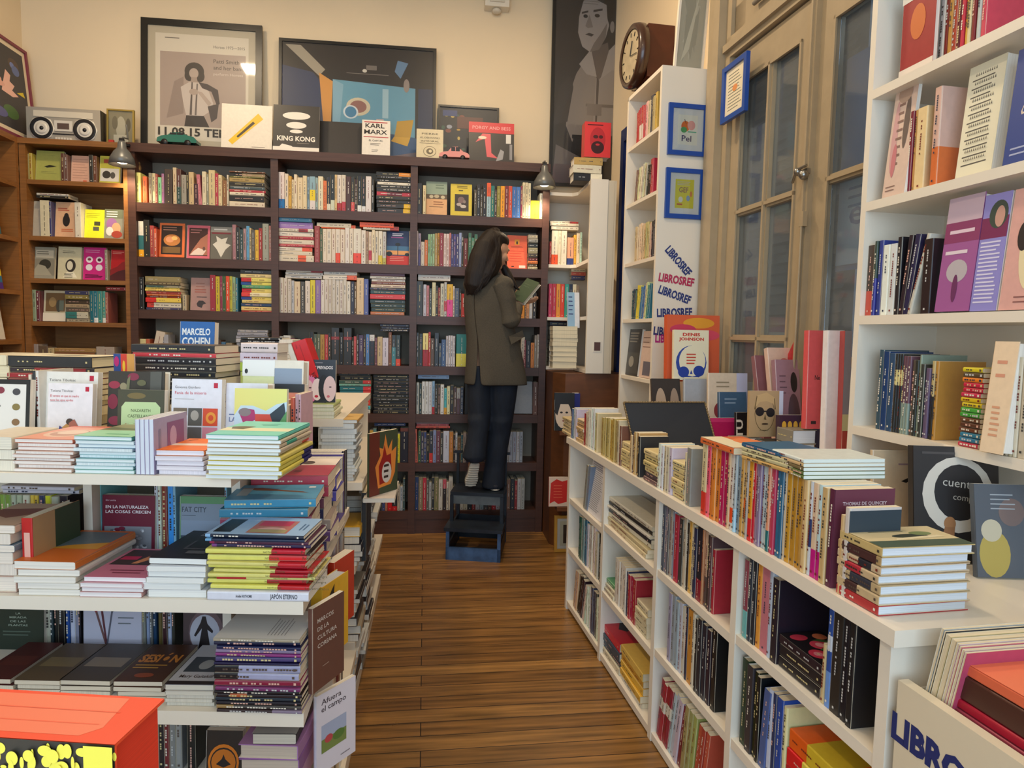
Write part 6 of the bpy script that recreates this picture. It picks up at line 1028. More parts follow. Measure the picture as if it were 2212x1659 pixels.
for i, (th, c) in enumerate(((.014, '6a3a7a'), (.03, '2a3434'), (.036, '3c3a34'), (.008, 'a04050'), (.018, 'a81830'), (.046, '4a2820'), (.022, 'e06a48'))):
    last = i == 6
    book(frame(UP, RN, -RU, R3(SB, .03+.002*i, zz)+RU*.34), th-.001, .28, .34, c, f'{cname(c)} box, {ordi(i+1)+" up" if i else "lowest"} in the pile inside the lettered bin' if not last else 'salmon-topped box on the pile inside the lettered bin', hard=True, art=SAL if last else None, page='c8b8a0')
    BOOKS[-1]['cat'] = 'box'; BOOKS[-1]['name'] = 'box_set'; zz += th
for i, (c, lb) in enumerate((('a0d080', 'pale green'), ('6a3a60', 'plum'))):
    lying(R3(SB-.0, .33, .94+.012*i), RU, RN, .13, .011, .3, c, f'{lb} sleeve lying behind the salmon box', [], face='spine')
    BOOKS[-1]['cat'] = 'album'; BOOKS[-1]['name'] = 'album'
# ================================================================ THINGS ON TOP OF THE DARK BOOKCASE
TZ = TOPZ+.0008
GLZ = mat('clear_glazing', 'ffffff', rough=.03, trans=.0, spec=.5)
def glazing():
    m = bpy.data.materials.new('picture_glazing'); m.use_nodes = True; nt = m.node_tree; b = nt.nodes['Principled BSDF']; o = nt.nodes['Material Output']
    tr = nt.nodes.new('ShaderNodeBsdfTransparent'); gl = nt.nodes.new('ShaderNodeBsdfGlossy'); gl.inputs['Roughness'].default_value = .04
    fr = nt.nodes.new('ShaderNodeFresnel'); fr.inputs[0].default_value = 1.45; mx = nt.nodes.new('ShaderNodeMixShader')
    nt.links.new(fr.outputs[0], mx.inputs[0]); nt.links.new(tr.outputs[0], mx.inputs[1]); nt.links.new(gl.outputs[0], mx.inputs[2]); nt.links.new(mx.outputs[0], o.inputs['Surface'])
    return m
GLZ = glazing()
def picture(P, X, Z, W, H_, fw, fmat, art, bg, label, mw_=0., matc='e8e0d0', cat='framed picture', name='framed_picture', th=.02, glass=True):
    """framed picture: P lower corner, X along the width, Z up; faces X x Z away"""
    X = np.array(X, float); X /= np.linalg.norm(X); Z = np.array(Z, float); Z /= np.linalg.norm(Z); N = np.cross(X, Z)
    e = empty(name, P, label, cat, mw=frame(X, -N, Z, P))
    mb = MB()
    for lo, hi in (((0, -th, 0), (fw, 0, H_)), ((W-fw, -th, 0), (W, 0, H_)), ((fw, -th, 0), (W-fw, 0, fw)), ((fw, -th, H_-fw), (W-fw, 0, H_))): mb.box(lo, hi)
    mb.obj('frame', fmat, e)
    mb = MB().box((fw, -th*.45, fw), (W-fw, -.001, H_-fw), matc if mw_ else bg)
    y0 = -th*.45; iw, ih = W-2*fw-2*mw_, H_-2*fw-2*mw_
    draw(mb, [('r', 0, 0, 1, 1, bg)]+art, lambda a, c, e_: (fw+mw_+a, y0-e_*.6, fw+mw_+c), iw, ih)
    mb.obj('picture', PRINT, e)
    if glass: MB().box((fw, -th*.85, fw), (W-fw, -th*.85+.001, H_-fw)).obj('glazing', GLZ, e)
    return e
def top_pic(px0, px1, pyt, y, fw, fmat, art, bg, label, tilt=3, roll=0, **k):
    B = np.array([0, y, TZ]); s0 = s_at(B, XD, px0); s1 = s_at(B, XD, px1); P = B+XD*s0; H_ = z_at(P+XD*(s1-s0)/2, pyt); a = math.radians(tilt)
    return picture(P, XD, UP*math.cos(a)+YI*math.sin(a), s1-s0, H_/math.cos(a), fw, fmat, art, bg, label, **k)
CONCERT = [('r', 0, 0, 1, 1, 'd9cdb9'), ('r', .05, .13, .97, .83, 'ae9a8d'), ('l', .1, .955, .2, 1, .1, .008, '6a6258'), ('t', 'Horses 1975—2015', .62, .885, .028, '5a524a', .34, 'l', 0, .0), ('t', 'Patti Smith', .62, .745, .038, '5e524c', .28, 'l', 0, .01), ('t', 'and her band', .62, .685, .038, '5e524c', .33, 'l', 0, .01), ('t', 'perform Horses', .62, .63, .026, 'd8ccc0', .32, 'l', 0, .0),
  ('p', [(.12, .2), (.3, .25), (.3, .6), (.2, .55)], '98857a'), ('e', .415, .655, .105, .085, '3f3632'), ('e', .36, .61, .05, .05, '3f3632'), ('e', .475, .61, .05, .055, '3f3632'), ('e', .41, .635, .05, .05, 'b8a496'), ('p', [(.385, .6), (.44, .6), (.46, .53), (.37, .53)], 'a89486'), ('p', [(.27, .5), (.36, .55), (.47, .55), (.56, .5), (.62, .36), (.58, .28), (.5, .23), (.33, .23), (.3, .34)], 'cbbcb0'), ('p', [(.46, .555), (.56, .54), (.67, .49), (.69, .36), (.66, .34), (.6, .47), (.5, .5)], '43393a'), ('p', [(.56, .33), (.68, .36), (.66, .22), (.6, .18)], '4b4140'), ('p', [(.33, .235), (.52, .235), (.58, .13), (.31, .13)], '3a3231'), ('p', [(.385, .55), (.4, .55), (.39, .24), (.365, .24)], '5e524d'), ('p', [(.44, .54), (.455, .54), (.44, .24), (.42, .24)], '6e625c'), ('e', .41, .46, .05, .03, 'b09c8e'), ('p', [(.44, .47), (.5, .46), (.6, .36), (.57, .33)], 'b6a294'), ('l', .34, .615, .0, 1, .1, .01, '3a3231'), ('t', '11.08.15 TEMPO', .03, .04, .075, '1f1c1b', .94, 'l', 0, .03)]
top_pic(306, 566, 42, 5.10, .045, BLACKF, CONCERT, 'd9cdb9', 'tall black-framed concert poster with a figure in a white shirt', mw_=.05, matc='bdb098')
ROOM = [('r', 0, 0, 1, 1, '2a2523'), ('p', [(0, .15), (.0, .8), (.2, .75), (.3, .6), (.3, .2)], '2c3a5c'), ('p', [(.02, .98), (.12, .98), (.28, .78), (.24, .72)], 'a89c88'), ('p', [(.24, .75), (.33, .68), (.32, .3), (.27, .3)], 'd8984a'), ('p', [(.33, .7), (.88, .66), (.88, .22), (.33, .3)], '6ca0b4'), ('p', [(.3, .3), (.88, .22), (1, .1), (.7, .02), (.3, .12)], '3a5a80'), ('p', [(.33, .7), (.4, .66), (.38, .32), (.33, .3)], '8ab0c0'), ('e', .5, .47, .08, .08, 'd8c8a8'), ('e', .5, .47, .055, .055, '9a6a60'), ('e', .45, .42, .05, .06, 'd8dcdc'), ('e', .45, .42, .038, .048, '4a86a8'), ('r', .66, .38, .7, .64, 'a8c4cc'), ('r', .62, .3, .67, .37, 'd0b8b0'), ('p', [(.76, .36), (.87, .38), (.85, .22), (.74, .2)], 'c89a34'), ('p', [(.74, .22), (.85, .22), (.83, .14), (.72, .18)], 'd8a83c'), ('p', [(.76, .9), (.83, .88), (.78, .74), (.74, .8)], '6a8aa8'), ('r', .55, .8, .62, .84, '7a7068'), ('r', .42, .76, .7, .765, '8a8078'), ('e', .54, .79, .015, .015, 'd8d0c0'), ('e', .82, .68, .02, .06, '9a8a80'), ('r', .9, .2, 1, .66, '2a3450'), ('p', [(.55, 0), (1, .12), (1, 0)], '7a6668')]
top_pic(602, 940, 90, 5.12, .022, BLACKF, ROOM, '2a2523', 'wide black-framed photograph of a blue stage-like room with a yellow chair')
CITY = [('r', 0, 0, 1, 1, '2c2c30')]+[('e', .05+.9*rng.random(), .08+.85*rng.random(), .02+.03*rng.random(), .015+.02*rng.random(), rng.choice(['c89a40', '4a6a9a', '8a4a3a', 'a8a8b0', '3a5a4a', 'd8b860'])) for _ in range(40)]+[('r', .3, .65, .75, .85, '6a4038'), ('r', .05, .85, .3, .95, '3a4a7a')]
top_pic(945, 1076, 229, 5.14, .014, BLACKF, CITY, '2c2c30', 'small black-framed picture of a night city')
GILT = mat('thin_gilt_frame', 'a89048', rough=.4, metal=.5)
top_pic(233, 292, 237, 5.0, .01, GILT, [('r', 0, 0, 1, 1, '8a8268'), ('e', .5, .5, .2, .35, 'b8b098'), ('e', .25, .65, .12, .2, '6a6450'), ('e', .8, .6, .1, .2, '5a5444'), ('r', .2, .05, .8, .3, 'c8c0a8')], '8a8268', 'small gilt-framed grey photograph beside the silver boombox')
# picture on the side wall
Pw = at_x(62, 296, XL+.05); Pz = [0, 1., 0]
MAROON = mat('maroon_frame', '7a2c40', rough=.4)
LEAF = [('r', 0, 0, 1, 1, '38363a'), ('e', .86, .82, .07, .07, '54443c'), ('e', .84, .8, .03, .035, '6a7ab0'), ('p', [(.66, .42), (.74, .7), (.8, .66), (.78, .58), (.84, .55), (.8, .48), (.88, .44), (.8, .4)], 'eab8a8'), ('e', .12, .6, .1, .1, '5a5a70'), ('e', .88, .75, .05, .06, '5a6a9a'), ('p', [(.86, .48), (.95, .53), (.97, .47)], 'd8c028')]+[('e', .55-.02*i, .5+.045*i, .16-.016*i, .05, 'e0a898') for i in range(6)]+[('e', .75, .2, .1, .08, '4a6a3a'), ('e', .6, .15, .1, .06, '5a5a8a')]
picture((-2.80, YB-.66, TZ), (0, 1, 0), (-.09, 0, 1), .92, z_at(np.array([-2.83, 5.10, TZ]), 108), .02, MAROON, LEAF, '2b2a2a', 'maroon-framed dark picture with pink plumes on the side wall shelf', mw_=.03, matc='e0cfb0', glass=False)
def sleeve(px0, px1, pyt, y, col, label, art, th=.006, cat='record', name='record_sleeve', tilt=6, roll=0):
    B = np.array([0, y, TZ]); s0 = s_at(B, XD, px0); s1 = s_at(B, XD, px1); P = B+XD*s0; h = z_at(P, pyt); a = math.radians(tilt)
    Zl = UP*math.cos(a)+YI*math.sin(a); N = -YI*math.cos(a)+UP*math.sin(a)
    book(frame(N, XD, Zl, P+YI*th), th, s1-s0, h, col, label, art=art, name=name)
    BOOKS[-1]['cat'] = cat; BOOKS[-1]['child'] = True
sleeve(477, 587, 219, 4.93, 'e2d8c8', 'cream record sleeve with a slanting yellow shape', [('p', [(.14, .2), (.22, .12), (.82, .7), (.72, .82)], 'e2b81c'), ('p', [(.3, .3), (.33, .27), (.66, .6), (.62, .64)], '3a3020'), ('l', .6, .08, .3, 1, .1, .01, '6a5a50')])
sleeve(589, 689, 221, 4.92, '34312f', 'dark grey record sleeve with white stencil capitals and plain white shapes', [('e', .5, .78, .3, .08, 'e8e0d4'), ('e', .5, .58, .22, .07, 'e8e0d4'), ('e', .5, .45, .14, .04, 'e8e0d4'), ('t', 'KING KONG', .5, .25, .1, 'ece4d8', .82, 'c', 0, .03), ('r', 0, 0, 1, .12, 'e8e0d4'), ('p', [(.12, .1), (.2, .18), (.4, .14), (.45, .1)], 'e8e0d4'), ('l', .52, .2, .3, 1, .1, .01, '8a8278')])
sleeve(688, 781, 258, 5.0, '35312e', 'plain charcoal record sleeve between the stencil sleeve and the red-ruled book', [])
sleeve(781, 842, 256, 4.93, 'e4dcd0', 'white book with red rules and black author capitals', [('r', .08, .93, .9, .955, 'b02a34'), ('t', 'KARL', .12, .79, .12, '2a2624', .68, 'l', 0, .02), ('t', 'MARX', .08, .62, .12, '2a2624', .82, 'l', 0, .02), ('r', .06, .53, .94, .55, 'b02a34'), ('t', 'EL CAPITAL', .5, .42, .05, '4a4440', .5, 'c'), ('l', .3, .36, .4, 2, .04, .012, '6a625c'), ('l', .35, .18, .25, 2, .04, .012, '6a625c')], th=.03, cat='book', name='hardcover_book')
sleeve(899, 957, 276, 4.93, 'd0c2a0', 'beige book with a round stamp standing by the pink toy car', [('t', 'PIERRE', .2, .82, .055, '5a5040', .6), ('t', 'KLOSSOWSKI', .15, .69, .055, '3a342a', .7), ('t', 'INTEGRAL', .17, .58, .055, '5a5040', .68), ('r', .12, .53, .9, .54, '5a5040'), ('e', .5, .27, .24, .17, '6a5e48'), ('e', .5, .27, .22, .155, 'd0c2a0'), ('e', .5, .27, .13, .1, '6a5e48'), ('e', .52, .28, .06, .05, 'd0c2a0')], th=.03, cat='book', name='hardcover_book')
sleeve(1012, 1110, 259, 4.93, '2f2c2c', 'black record sleeve with a red band and pink dancer shapes', [('r', 0, .74, 1, 1, 'cc3038'), ('t', 'PORGY AND BESS', .5, .83, .08, 'e8a0a0', .84, 'c'), ('p', [(.15, .5), (.3, .72), (.48, .72), (.5, .25), (.65, .12), (.4, .15), (.35, .6)], 'd85a60'), ('r', .82, .5, .93, .72, 'd8d4cc'), ('p', [(.6, .05), (.7, .35), (.78, .3), (.75, .1)], '9a989a'), ('r', .9, .1, .96, .48, '8a888a'), ('e', .3, .62, .09, .04, 'f0d8c0')])
# toy cars
def toy_car(px0, px1, y, col, label, roof):
    B = np.array([0, y, TZ]); s0 = s_at(B, XD, px0); s1 = s_at(B, XD, px1); L = s1-s0; P = B+XD*s0
    e = empty('toy_car', P, label, 'toy car'); m = mat('toy_'+cname(col).replace(' ', '_')+'_enamel', col, rough=.25, coat=.5)
    prof = [(0, .10), (.02, .2), (.12, .25), (.3, .28)]+roof+[(.8, .28), (.93, .25), (1, .18), (1, .1)]
    w = L*.36; k = 1.0
    mb = MB(); rs = []
    for yy, sc in ((0, .9), (.12*w, 1), (.88*w, 1), (w, .9)):
        rs.append([np.array([p[0]*L, yy, (p[1] if p[1] < .29 else .28+(p[1]-.28)*sc)*L*k]) for p in prof])
    mb.rings(rs, smooth=False); mb.obj('car_body', m, e)
    wn = MB(); zz = [q for q in roof]; a, b_ = roof[0][0]+.04, roof[-1][0]-.04; h0, h1 = .29*L, max(q[1] for q in roof)*L*.94
    wn.box((a*L, -.001, h0), ((a+b_)/2*L-.002, w+.001, h1)); wn.box(((a+b_)/2*L+.002, -.001, h0), (b_*L, w+.001, h1)); wn.obj('windows', BLACK, e)
    for x_ in (.2, .78):
        for yy in (.0, w-.01): MB().lathe([(.0, -.002), (.085*L, -.002), (.085*L, .012), (0, .012)], (x_*L, yy, .087*L), (0, 1, 0), 16).obj('wheel', BLACK, e)
toy_car(948, 1014, 4.895, 'dc8c84', 'pink saloon toy car parked by the red-banded record sleeve', [(.36, .36), (.42, .44), (.62, .45), (.72, .34)])
toy_car(338, 424, 4.895, '1f6a5c', 'dark green sports toy car in front of the concert poster', [(.3, .3), (.42, .36), (.6, .36), (.72, .3)])
e = MB().box((-.015, -.01, 0), (.015, .01, .018)).obj('small_red_box', mat('red_matchbox', 'b02c24', rough=.5), None, Matrix.Translation(tuple(at_y(241, 312, 4.9)*np.array([1, 1, 0])+UP*TZ)), label='tiny red box beside the lamp arm', category='box')
# boombox
s0 = s_at(np.array([0, 4.93, TZ]), XD, 58); s1 = s_at(np.array([0, 4.93, TZ]), XD, 218); L = s1-s0; hb = z_at(np.array([s0+L/2, 4.93, TZ]), 234)
bb = empty('boombox', (s0, 4.93, TZ), 'silver double-speaker cassette boombox on top of the corner bookcase', 'radio cassette player')
SIL = mat('brushed_silver_plastic', 'b3aea4', rough=.35, metal=.5); SIL2 = mat('light_silver_grille', 'd8d2c6', rough=.5, metal=.2)
MB().box((0, 0, 0), (L, .13, hb)).obj('case', SIL, bb)
MB().box((L-.0, .0, .0), (L+.002, .128, hb)).obj('side_cap', BLACK, bb)
for cx_ in (.21*L, .79*L):
    r_ = hb*.33
    MB().lathe([(r_*1.12, 0), (r_*1.12, .006), (r_, .006)], (cx_, -.001, hb*.37), (0, -1, 0), 8).obj('speaker_surround', SIL2, bb)
    MB().lathe([(r_, .0), (r_, .01), (r_*.92, .012), (r_*.6, .004), (r_*.5, .004)], (cx_, -.001, hb*.37), (0, -1, 0), 32).obj('speaker_cone', BLACK, bb)
    MB().lathe([(r_*.52, .004), (r_*.5, .01), (r_*.3, .006), (r_*.22, .006)], (cx_, -.002, hb*.37), (0, -1, 0), 24).obj('tweeter_ring', SIL2, bb)
    MB().lathe([(r_*.2, .004), (r_*.14, .012), (0.001, .014)], (cx_, -.002, hb*.37), (0, -1, 0), 16).obj('tweeter', BLACK, bb)
mb = MB(); mb.box((.38*L, -.006, .3*hb), (.62*L, 0, .62*hb)); mb.obj('cassette_door', SIL2, bb); MB().box((.42*L, -.0075, .36*hb), (.58*L, -.006, .54*hb)).obj('cassette_window', mat('smoked_window', '5a4a44', rough=.2), bb)
mb = MB()
for i in range(6): mb.box((.39*L+i*.038*L, -.008, .05*hb), (.39*L+i*.038*L+.03*L, 0, .11*hb))
mb.obj('key_buttons', SIL2, bb); MB().box((.1*L, -.004, .72*hb), (.9*L, 0, .9*hb)).obj('tuner_scale', mat('tuner_glass', 'cfc6b4', rough=.2), bb)
MB().box((.3*L, -.005, .2*hb), (.7*L, 0, .23*hb)).obj('trim_line', BLACK, bb); MB().tube([(.04*L, .06, hb), (.05*L, .06, hb+.012), (.93*L, .06, hb+.012), (.95*L, .06, hb)], .006, col='fff').obj('carry_handle', SIL, bb)
# plush owl on the books
P = at_y(297, 371, 4.95); ow = empty('plush_owl', P, 'small brown plush owl sitting on books under the clip lamp', 'soft toy'); PL = mat('brown_plush', '8a6a40', rough=.95, noise=.3, nscale=120)
MB().ball((0, 0, .028), (.026, .022, .03)).ball((0, -.004, .055), (.022, .02, .018)).obj('body', PL, ow)
for s_ in (-1, 1): MB().ball((s_*.009, -.022, .058), (.007, .004, .007)).obj('eye', mat('cream_plush', 'd8c8a0', rough=.9), ow)
# clip lamps
def clip_lamp(px, pyt, pyb, y, label, up):
    T_ = at_y(px, pyt, y); Bt = at_y(px, pyb, y); h = T_[2]-Bt[2]; R_ = h*.52; e = empty('clip_lamp', T_, label, 'lamp')
    prof = [(.0, h), (R_*.22, h), (R_*.3, h*.92), (R_*.34, h*.72), (R_*.62, h*.55), (R_*.88, h*.3), (R_, 0.), (R_*.96, 0.), (R_*.84, h*.3), (R_*.58, h*.53), (R_*.2, h*.68)]
    MB().lathe(prof, (0, 0, -h), (0, 0, 1), 28, cap=False).obj('lamp_shade', GREYMETAL, e)
    MB().ball((0, 0, -h*.72), (R_*.62, R_*.62, h*.22)).obj('bulb', mat('lit_bulb', 'ffffff', emit='ffe2b8', estr=14), e)
    MB().tube([(0, 0, 0), (0, .02, .03), (.0, .09, .04), tuple(up)], .006).obj('arm', GREYMETAL, e)
    MB().lathe([(.016, -.012), (.016, .012)], (0, .0, .006), (1, 0, 0), 14).obj('hinge', BLACK, e)
    MB().box((-.02, .06, -.015), (.02, .1, .0)).obj('clamp', BLACK, e)
    l = bpy.data.lights.new('lamp_light', 'SPOT'); l.energy = 16; l.color = (1, .8, .55); l.spot_size = math.radians(125); l.spot_blend = .7; l.shadow_soft_size = .03
    o = bpy.data.objects.new('lamp_light', l); COL.objects.link(o); o.parent = e; o.location = (0, 0, -h-.005)
clip_lamp(263, 305, 357, 4.78, 'grey clip lamp on the bookcase edge below the small gilt frame', (-.02, .12, .14))
clip_lamp(1177, 357, 406, 4.78, 'grey clip lamp shining at the bookcase end by the white corner shelf', (.02, .12, .06))
# ================================================================ BACK AND RIGHT WALL
picture(at_y(1184, 402, YW-.03), XD, UP, at_y(1335, 300, YW-.03)[0]-at_y(1184, 300, YW-.03)[0], 1.5, .025, BLACKF,
  [('r', 0, 0, 1, 1, '2f2a28'), ('p', [(.2, .3), (.22, .44), (.34, .57), (.5, .66), (.62, .68), (.84, .7), (1, .64), (1, .28), (.7, .2), (.3, .22)], '857970'), ('p', [(.62, .3), (.66, .62), (.98, .6), (1, .3)], '93877e'), ('p', [(.56, .7), (.82, .74), (.86, .62), (.68, .54), (.58, .6)], '5f534d'), ('p', [(.38, .62), (.56, .7), (.66, .56), (.5, .57)], '9d9188'), ('p', [(.84, .7), (1, .76), (1, .6), (.9, .6), (.72, .55)], '9d9188'), ('p', [(.66, .56), (.7, .54), (.68, .3), (.655, .3)], '4c423e'),
   ('p', [(.36, .86), (.35, .78), (.42, .71), (.54, .685), (.68, .70), (.78, .76), (.84, .84), (.84, .93), (.7, .99), (.45, .98)], '9c9088'), ('p', [(.54, .685), (.68, .70), (.78, .76), (.8, .84), (.7, .78), (.6, .73)], '746860'), ('p', [(.36, .9), (.38, .98), (.6, 1.), (.9, 1.), (.92, .88), (.86, .8), (.8, .86), (.78, .93), (.6, .955), (.44, .95)], '26201e'), ('e', .88, .82, .035, .03, '8a7e76'),
   ('p', [(.4, .885), (.5, .895), (.5, .885), (.4, .875)], '3a302c'), ('p', [(.58, .9), (.72, .91), (.72, .9), (.58, .888)], '3a302c'), ('e', .46, .865, .035, .009, '2a2220'), ('e', .64, .872, .04, .009, '2a2220'), ('p', [(.52, .875), (.46, .815), (.5, .805), (.58, .812)], '7e726a'), ('p', [(.46, .772), (.52, .782), (.6, .775), (.56, .764)], '3e3430'), ('l', .42, .94, .3, 2, .012, .003, '786c64'),
   ('p', [(.5, .42), (.95, .42), (.95, .405), (.5, .405)], '6e625a'), ('r', .52, .36, .75, .42, '786c64'), ('p', [(.25, .1), (.9, .1), (.86, .24), (.32, .24)], '1d1918'), ('r', .3, .235, .88, .255, '141110'), ('p', [(0, 0), (.45, 0), (.5, .13), (.05, .2)], '6a605c'), ('p', [(.0, .3), (.22, .32), (.3, .5), (.25, .56), (.08, .5)], '3a3431')], '2f2a28', 'tall narrow black-framed portrait of a man in a work shirt', th=.025)
c0 = at_y(1072, 8, YW-.001); sn = empty('wall_sensor', c0, 'white box sensor high on the back wall', 'sensor')
MB().box((-.09, -.09, -.06), (.09, 0, .2)).obj('housing', mat('white_plastic', 'e0d8c8', rough=.4), sn); MB().box((-.055, -.1, -.03), (.055, -.09, .15)).obj('cover', mat('pale_plastic', 'd0c8b8', rough=.4), sn)
MB().ball((0, -.045, -.075), (.035, .035, .02)).obj('nub', mat('pale_plastic', 'd0c8b8'), sn); MB().box((-.014, -.104, .03), (.014, -.1, .046)).obj('indicator', mat('indicator_light', 'ffffff', emit='ffffff', estr=6), sn)
sc_ = s_at(R3(0, .50, 3.2), RU, 1362); zc = 3.2+z_at(R3(sc_, .50, 3.2), 122)
ck = empty('wall_clock', R3(sc_, .6, zc), 'round dark wooden wall clock with a boxed case mounted high by the tall bookcase', 'clock'); mk = mrel(ck)
OAK = mat('dark_clock_wood', '3a2014', rough=.3, noise=.2, coat=.4)
rr_ = .19
MB().lathe([(.001, 0), (rr_, 0), (rr_, .03), (rr_*.97, .055), (rr_*.88, .065), (rr_*.80, .055)], R3(sc_, .55, zc), -RN, 40, cap=False).obj('round_case', OAK, ck, mk)
MB().lathe([(rr_*.8, .05), (.001, .05)], R3(sc_, .55, zc), -RN, 40, cap=False).obj('dial', mat('aged_dial', 'b8a98c', rough=.25, noise=.15, nscale=20), ck, mk)
for i in range(12):
    q = i*math.pi/6; cc = R3(sc_, .498, zc)+RU*math.cos(q)*rr_*.66+UP*math.sin(q)*rr_*.66
    MB().tube([cc-(RU*math.cos(q)+UP*math.sin(q))*.012, cc+(RU*math.cos(q)+UP*math.sin(q))*.012], .0028, 6).obj('hour_mark', BLACK, ck, mk)
MB().tube([R3(sc_, .495, zc), R3(sc_, .495, zc)+UP*.08+RU*.03], .003, 6).obj('hand', BLACK, ck, mk); MB().tube([R3(sc_, .495, zc), R3(sc_, .495, zc)-UP*.02+RU*.11], .002, 6).obj('hand', BLACK, ck, mk)
mb = MB(); rbox(mb, sc_-.13, sc_+.13, .56, TW-.002, zc-.16, zc+.15); rbox(mb, sc_-.09, sc_+.09, .6, TW-.002, zc-.33, zc-.16); mb.obj('back_case', mat('reddish_case_wood', '4e2416', rough=.35, noise=.2), ck, mk)
# marbled canvas on top of the tall bookcase
def rsquad(px0, px1, py0, py1, s, **k):
    A0 = hit(px0, py0, R3(s, 0), RU); return A0
A_ = hit(1450, 142, R3(-.16, 0), RU); Wd = s_at(R3(-.16, 0, 2.926), RN, 1515)-s_at(R3(-.16, 0, 2.926), RN, 1452)
P = R3(-.16, s_at(R3(-.16, 0, 2.926), RN, 1452), 2.9265)
picture(P, RN, (RN[0]*.11, RN[1]*.11, 1), Wd, .62, .012, WHITE, [('r', 0, 0, 1, 1, '9c998a')]+[('p', [(.1+.7*rng.random(), .05+.8*rng.random()) for _ in range(3)], rng.choice(['a8a596', '8e8c7e', 'b0ad9c'])) for _ in range(16)], '9c998a', 'grey marbled canvas in a thin white frame on the tall bookcase', glass=False)
# blue frames
def side_frame(px0, px1, pyt, pyb, label, art, bg):
    s_ = S1+.001; a = hit(px0, pyb, R3(s_, 0), RU); c = hit(px1, pyb, R3(s_, 0), RU); tp_ = hit(px0, pyt, R3(s_, 0), RU)
    Wq = float((c-a)@RN); picture(a+(-RU)*0, RN, UP, Wq, tp_[2]-a[2], .024, BLUEF, art, bg, label, mw_=.032, matc='d8d2c8', th=.016)
side_frame(1440, 1524, 222, 334, 'blue-framed fruit drawing, upper one on the side of the tall bookcase', [('e', .38, .62, .22, .18, 'e0702c'), ('e', .68, .66, .2, .16, 'e8a090'), ('e', .3, .5, .16, .1, '5aa05a'), ('r', .5, .42, .95, .46, '6ab08a'), ('p', [(.3, .85), (.34, .85), (.42, .7), (.4, .7)], '5a4a4a'), ('t', 'Pel', .2, .12, .2, '3a3058', .5)], 'e6dcc4')
side_frame(1434, 1516, 362, 471, 'blue-framed yellow doodle, lower one on the side of the tall bookcase', [('r', 0, 0, 1, 1, 'd8c83c'), ('t', 'GEF', .2, .55, .18, '8a5a5a', .5), ('e', .3, .3, .12, .1, 'e0d8c8'), ('e', .7, .35, .1, .1, '8aa0b8'), ('r', .1, .1, .4, .16, 'c86a3a'), ('l', .1, .9, .8, 3, .05, .02, 'c8b8a8'), ('e', .85, .5, .06, .1, 'd88050')], 'd8c83c')
tf = TW-.058; a = hit(1563, 271, R3(0, tf), RN); c = hit(1615, 253, R3(0, tf), RN); u_ = hit(1567, 152, R3(0, tf), RN)
c2 = a+RU*float((c-a)@RU)
picture(a, RU, UP, float((c-a)@RU), u_[2]-a[2], .024, BLUEF, [('l', .1, .9, .8, 12, .075, .02, '6a6a5a'), ('e', .5, .55, .15, .08, 'e09050')], 'e8dcc0', 'blue-framed page of handwriting hung on the french door', mw_=.01, matc='e8dcc0', th=.02, glass=False)
# lettering stuck on the tall bookcase side
def sticker(px0, py0, px1, py1, col, nm, hgt=.043):
    s_ = S1+.0012; a = hit(px0, py0, R3(s_, 0), RU); c = hit(px1, py1, R3(s_, 0), RU); dv = c-a; Lq = np.linalg.norm(dv); dv /= Lq; nv = np.cross(RU, dv)
    if nv[2] < 0: nv = -nv
    mb = MB(); draw(mb, [('t', 'LIBROSREF', 0, 0, hgt/Lq*1.0, col, 1, 'l', 0, .04)], lambda x, y, e: a+dv*x+nv*y+RU*e, Lq, Lq)
    mb.obj('lettering', PRINT, t1, mrel(t1))
sticker(1436, 541, 1484, 598, '2c3a78', 'a'); sticker(1422, 606, 1498, 619, 'b83058', 'b'); sticker(1421, 632, 1489, 657, '2c3a78', 'c'); sticker(1419, 684, 1495, 682, '2c3a78', 'd'); sticker(1411, 722, 1487, 730, '2c3a78', 'e'); sticker(1415, 739, 1490, 741, 'b83088', 'f')
a = at_y(1281, 760, 4.43)
MB().box((0, -.003, 0), (.055, -.0005, .075), 'e8e0d0').box((.006, -.0036, .008), (.049, -.003, .066), '5a3a34').obj('snapshot', PRINT, None, Matrix.Translation(tuple(a)), label='tiny snapshot pinned to the white corner shelf panel', category='photograph')
# ================================================================ CORNER SHELF CONTENTS
nr = lambda k, txt, pl, y=4.93: row(np.array([0, y, 0]), XD, YI, NZ[k], txt, pl)
nr(1, 'X1186 5,50,a82828 14,74,dcd2bc,e0501c@.3 7,74,d8cdb4 12,74,dcd4c0 G1 14,60,e0a080,2a3a7a@.25 6,66,e0a838 7,70,d8c8b0 5,72,a8c8b8 U1186,62,76[8:d8ccb8;6:cfc4b0;5:d8ccb8:b02c30@.7-1]', 'the upper white corner shelf')
nr(2, 'X1184 8,72,c0305a 9,72,b82c44 9,72,e09030 9,72,d84838 9,72,3a9a90 8,72,23304a 8,72,d8d0b4 6,70,8a7a6a U1232,32,82[9:3a3a60;8:b85040;7:d8c8a0]', 'the middle white corner shelf')
nr(3, 'X1186 H50[8:8a7a50;9:6a2a24;10:d0c8b8;9:8a3030;12:5a4a44;9:7a2028;10:3a3a40;10:e0d8c0;9:7a3028;9:2a3040;9:5a2a28;9:8a5a2c]', 'the lower white corner shelf', 4.98)
def npile(px0, px1, y, z, items, nm, **k): return heap(px0, px1, 0, z, items, nm, A0=np.array([0, y, 0.]), D=XD, I=YI, **k)
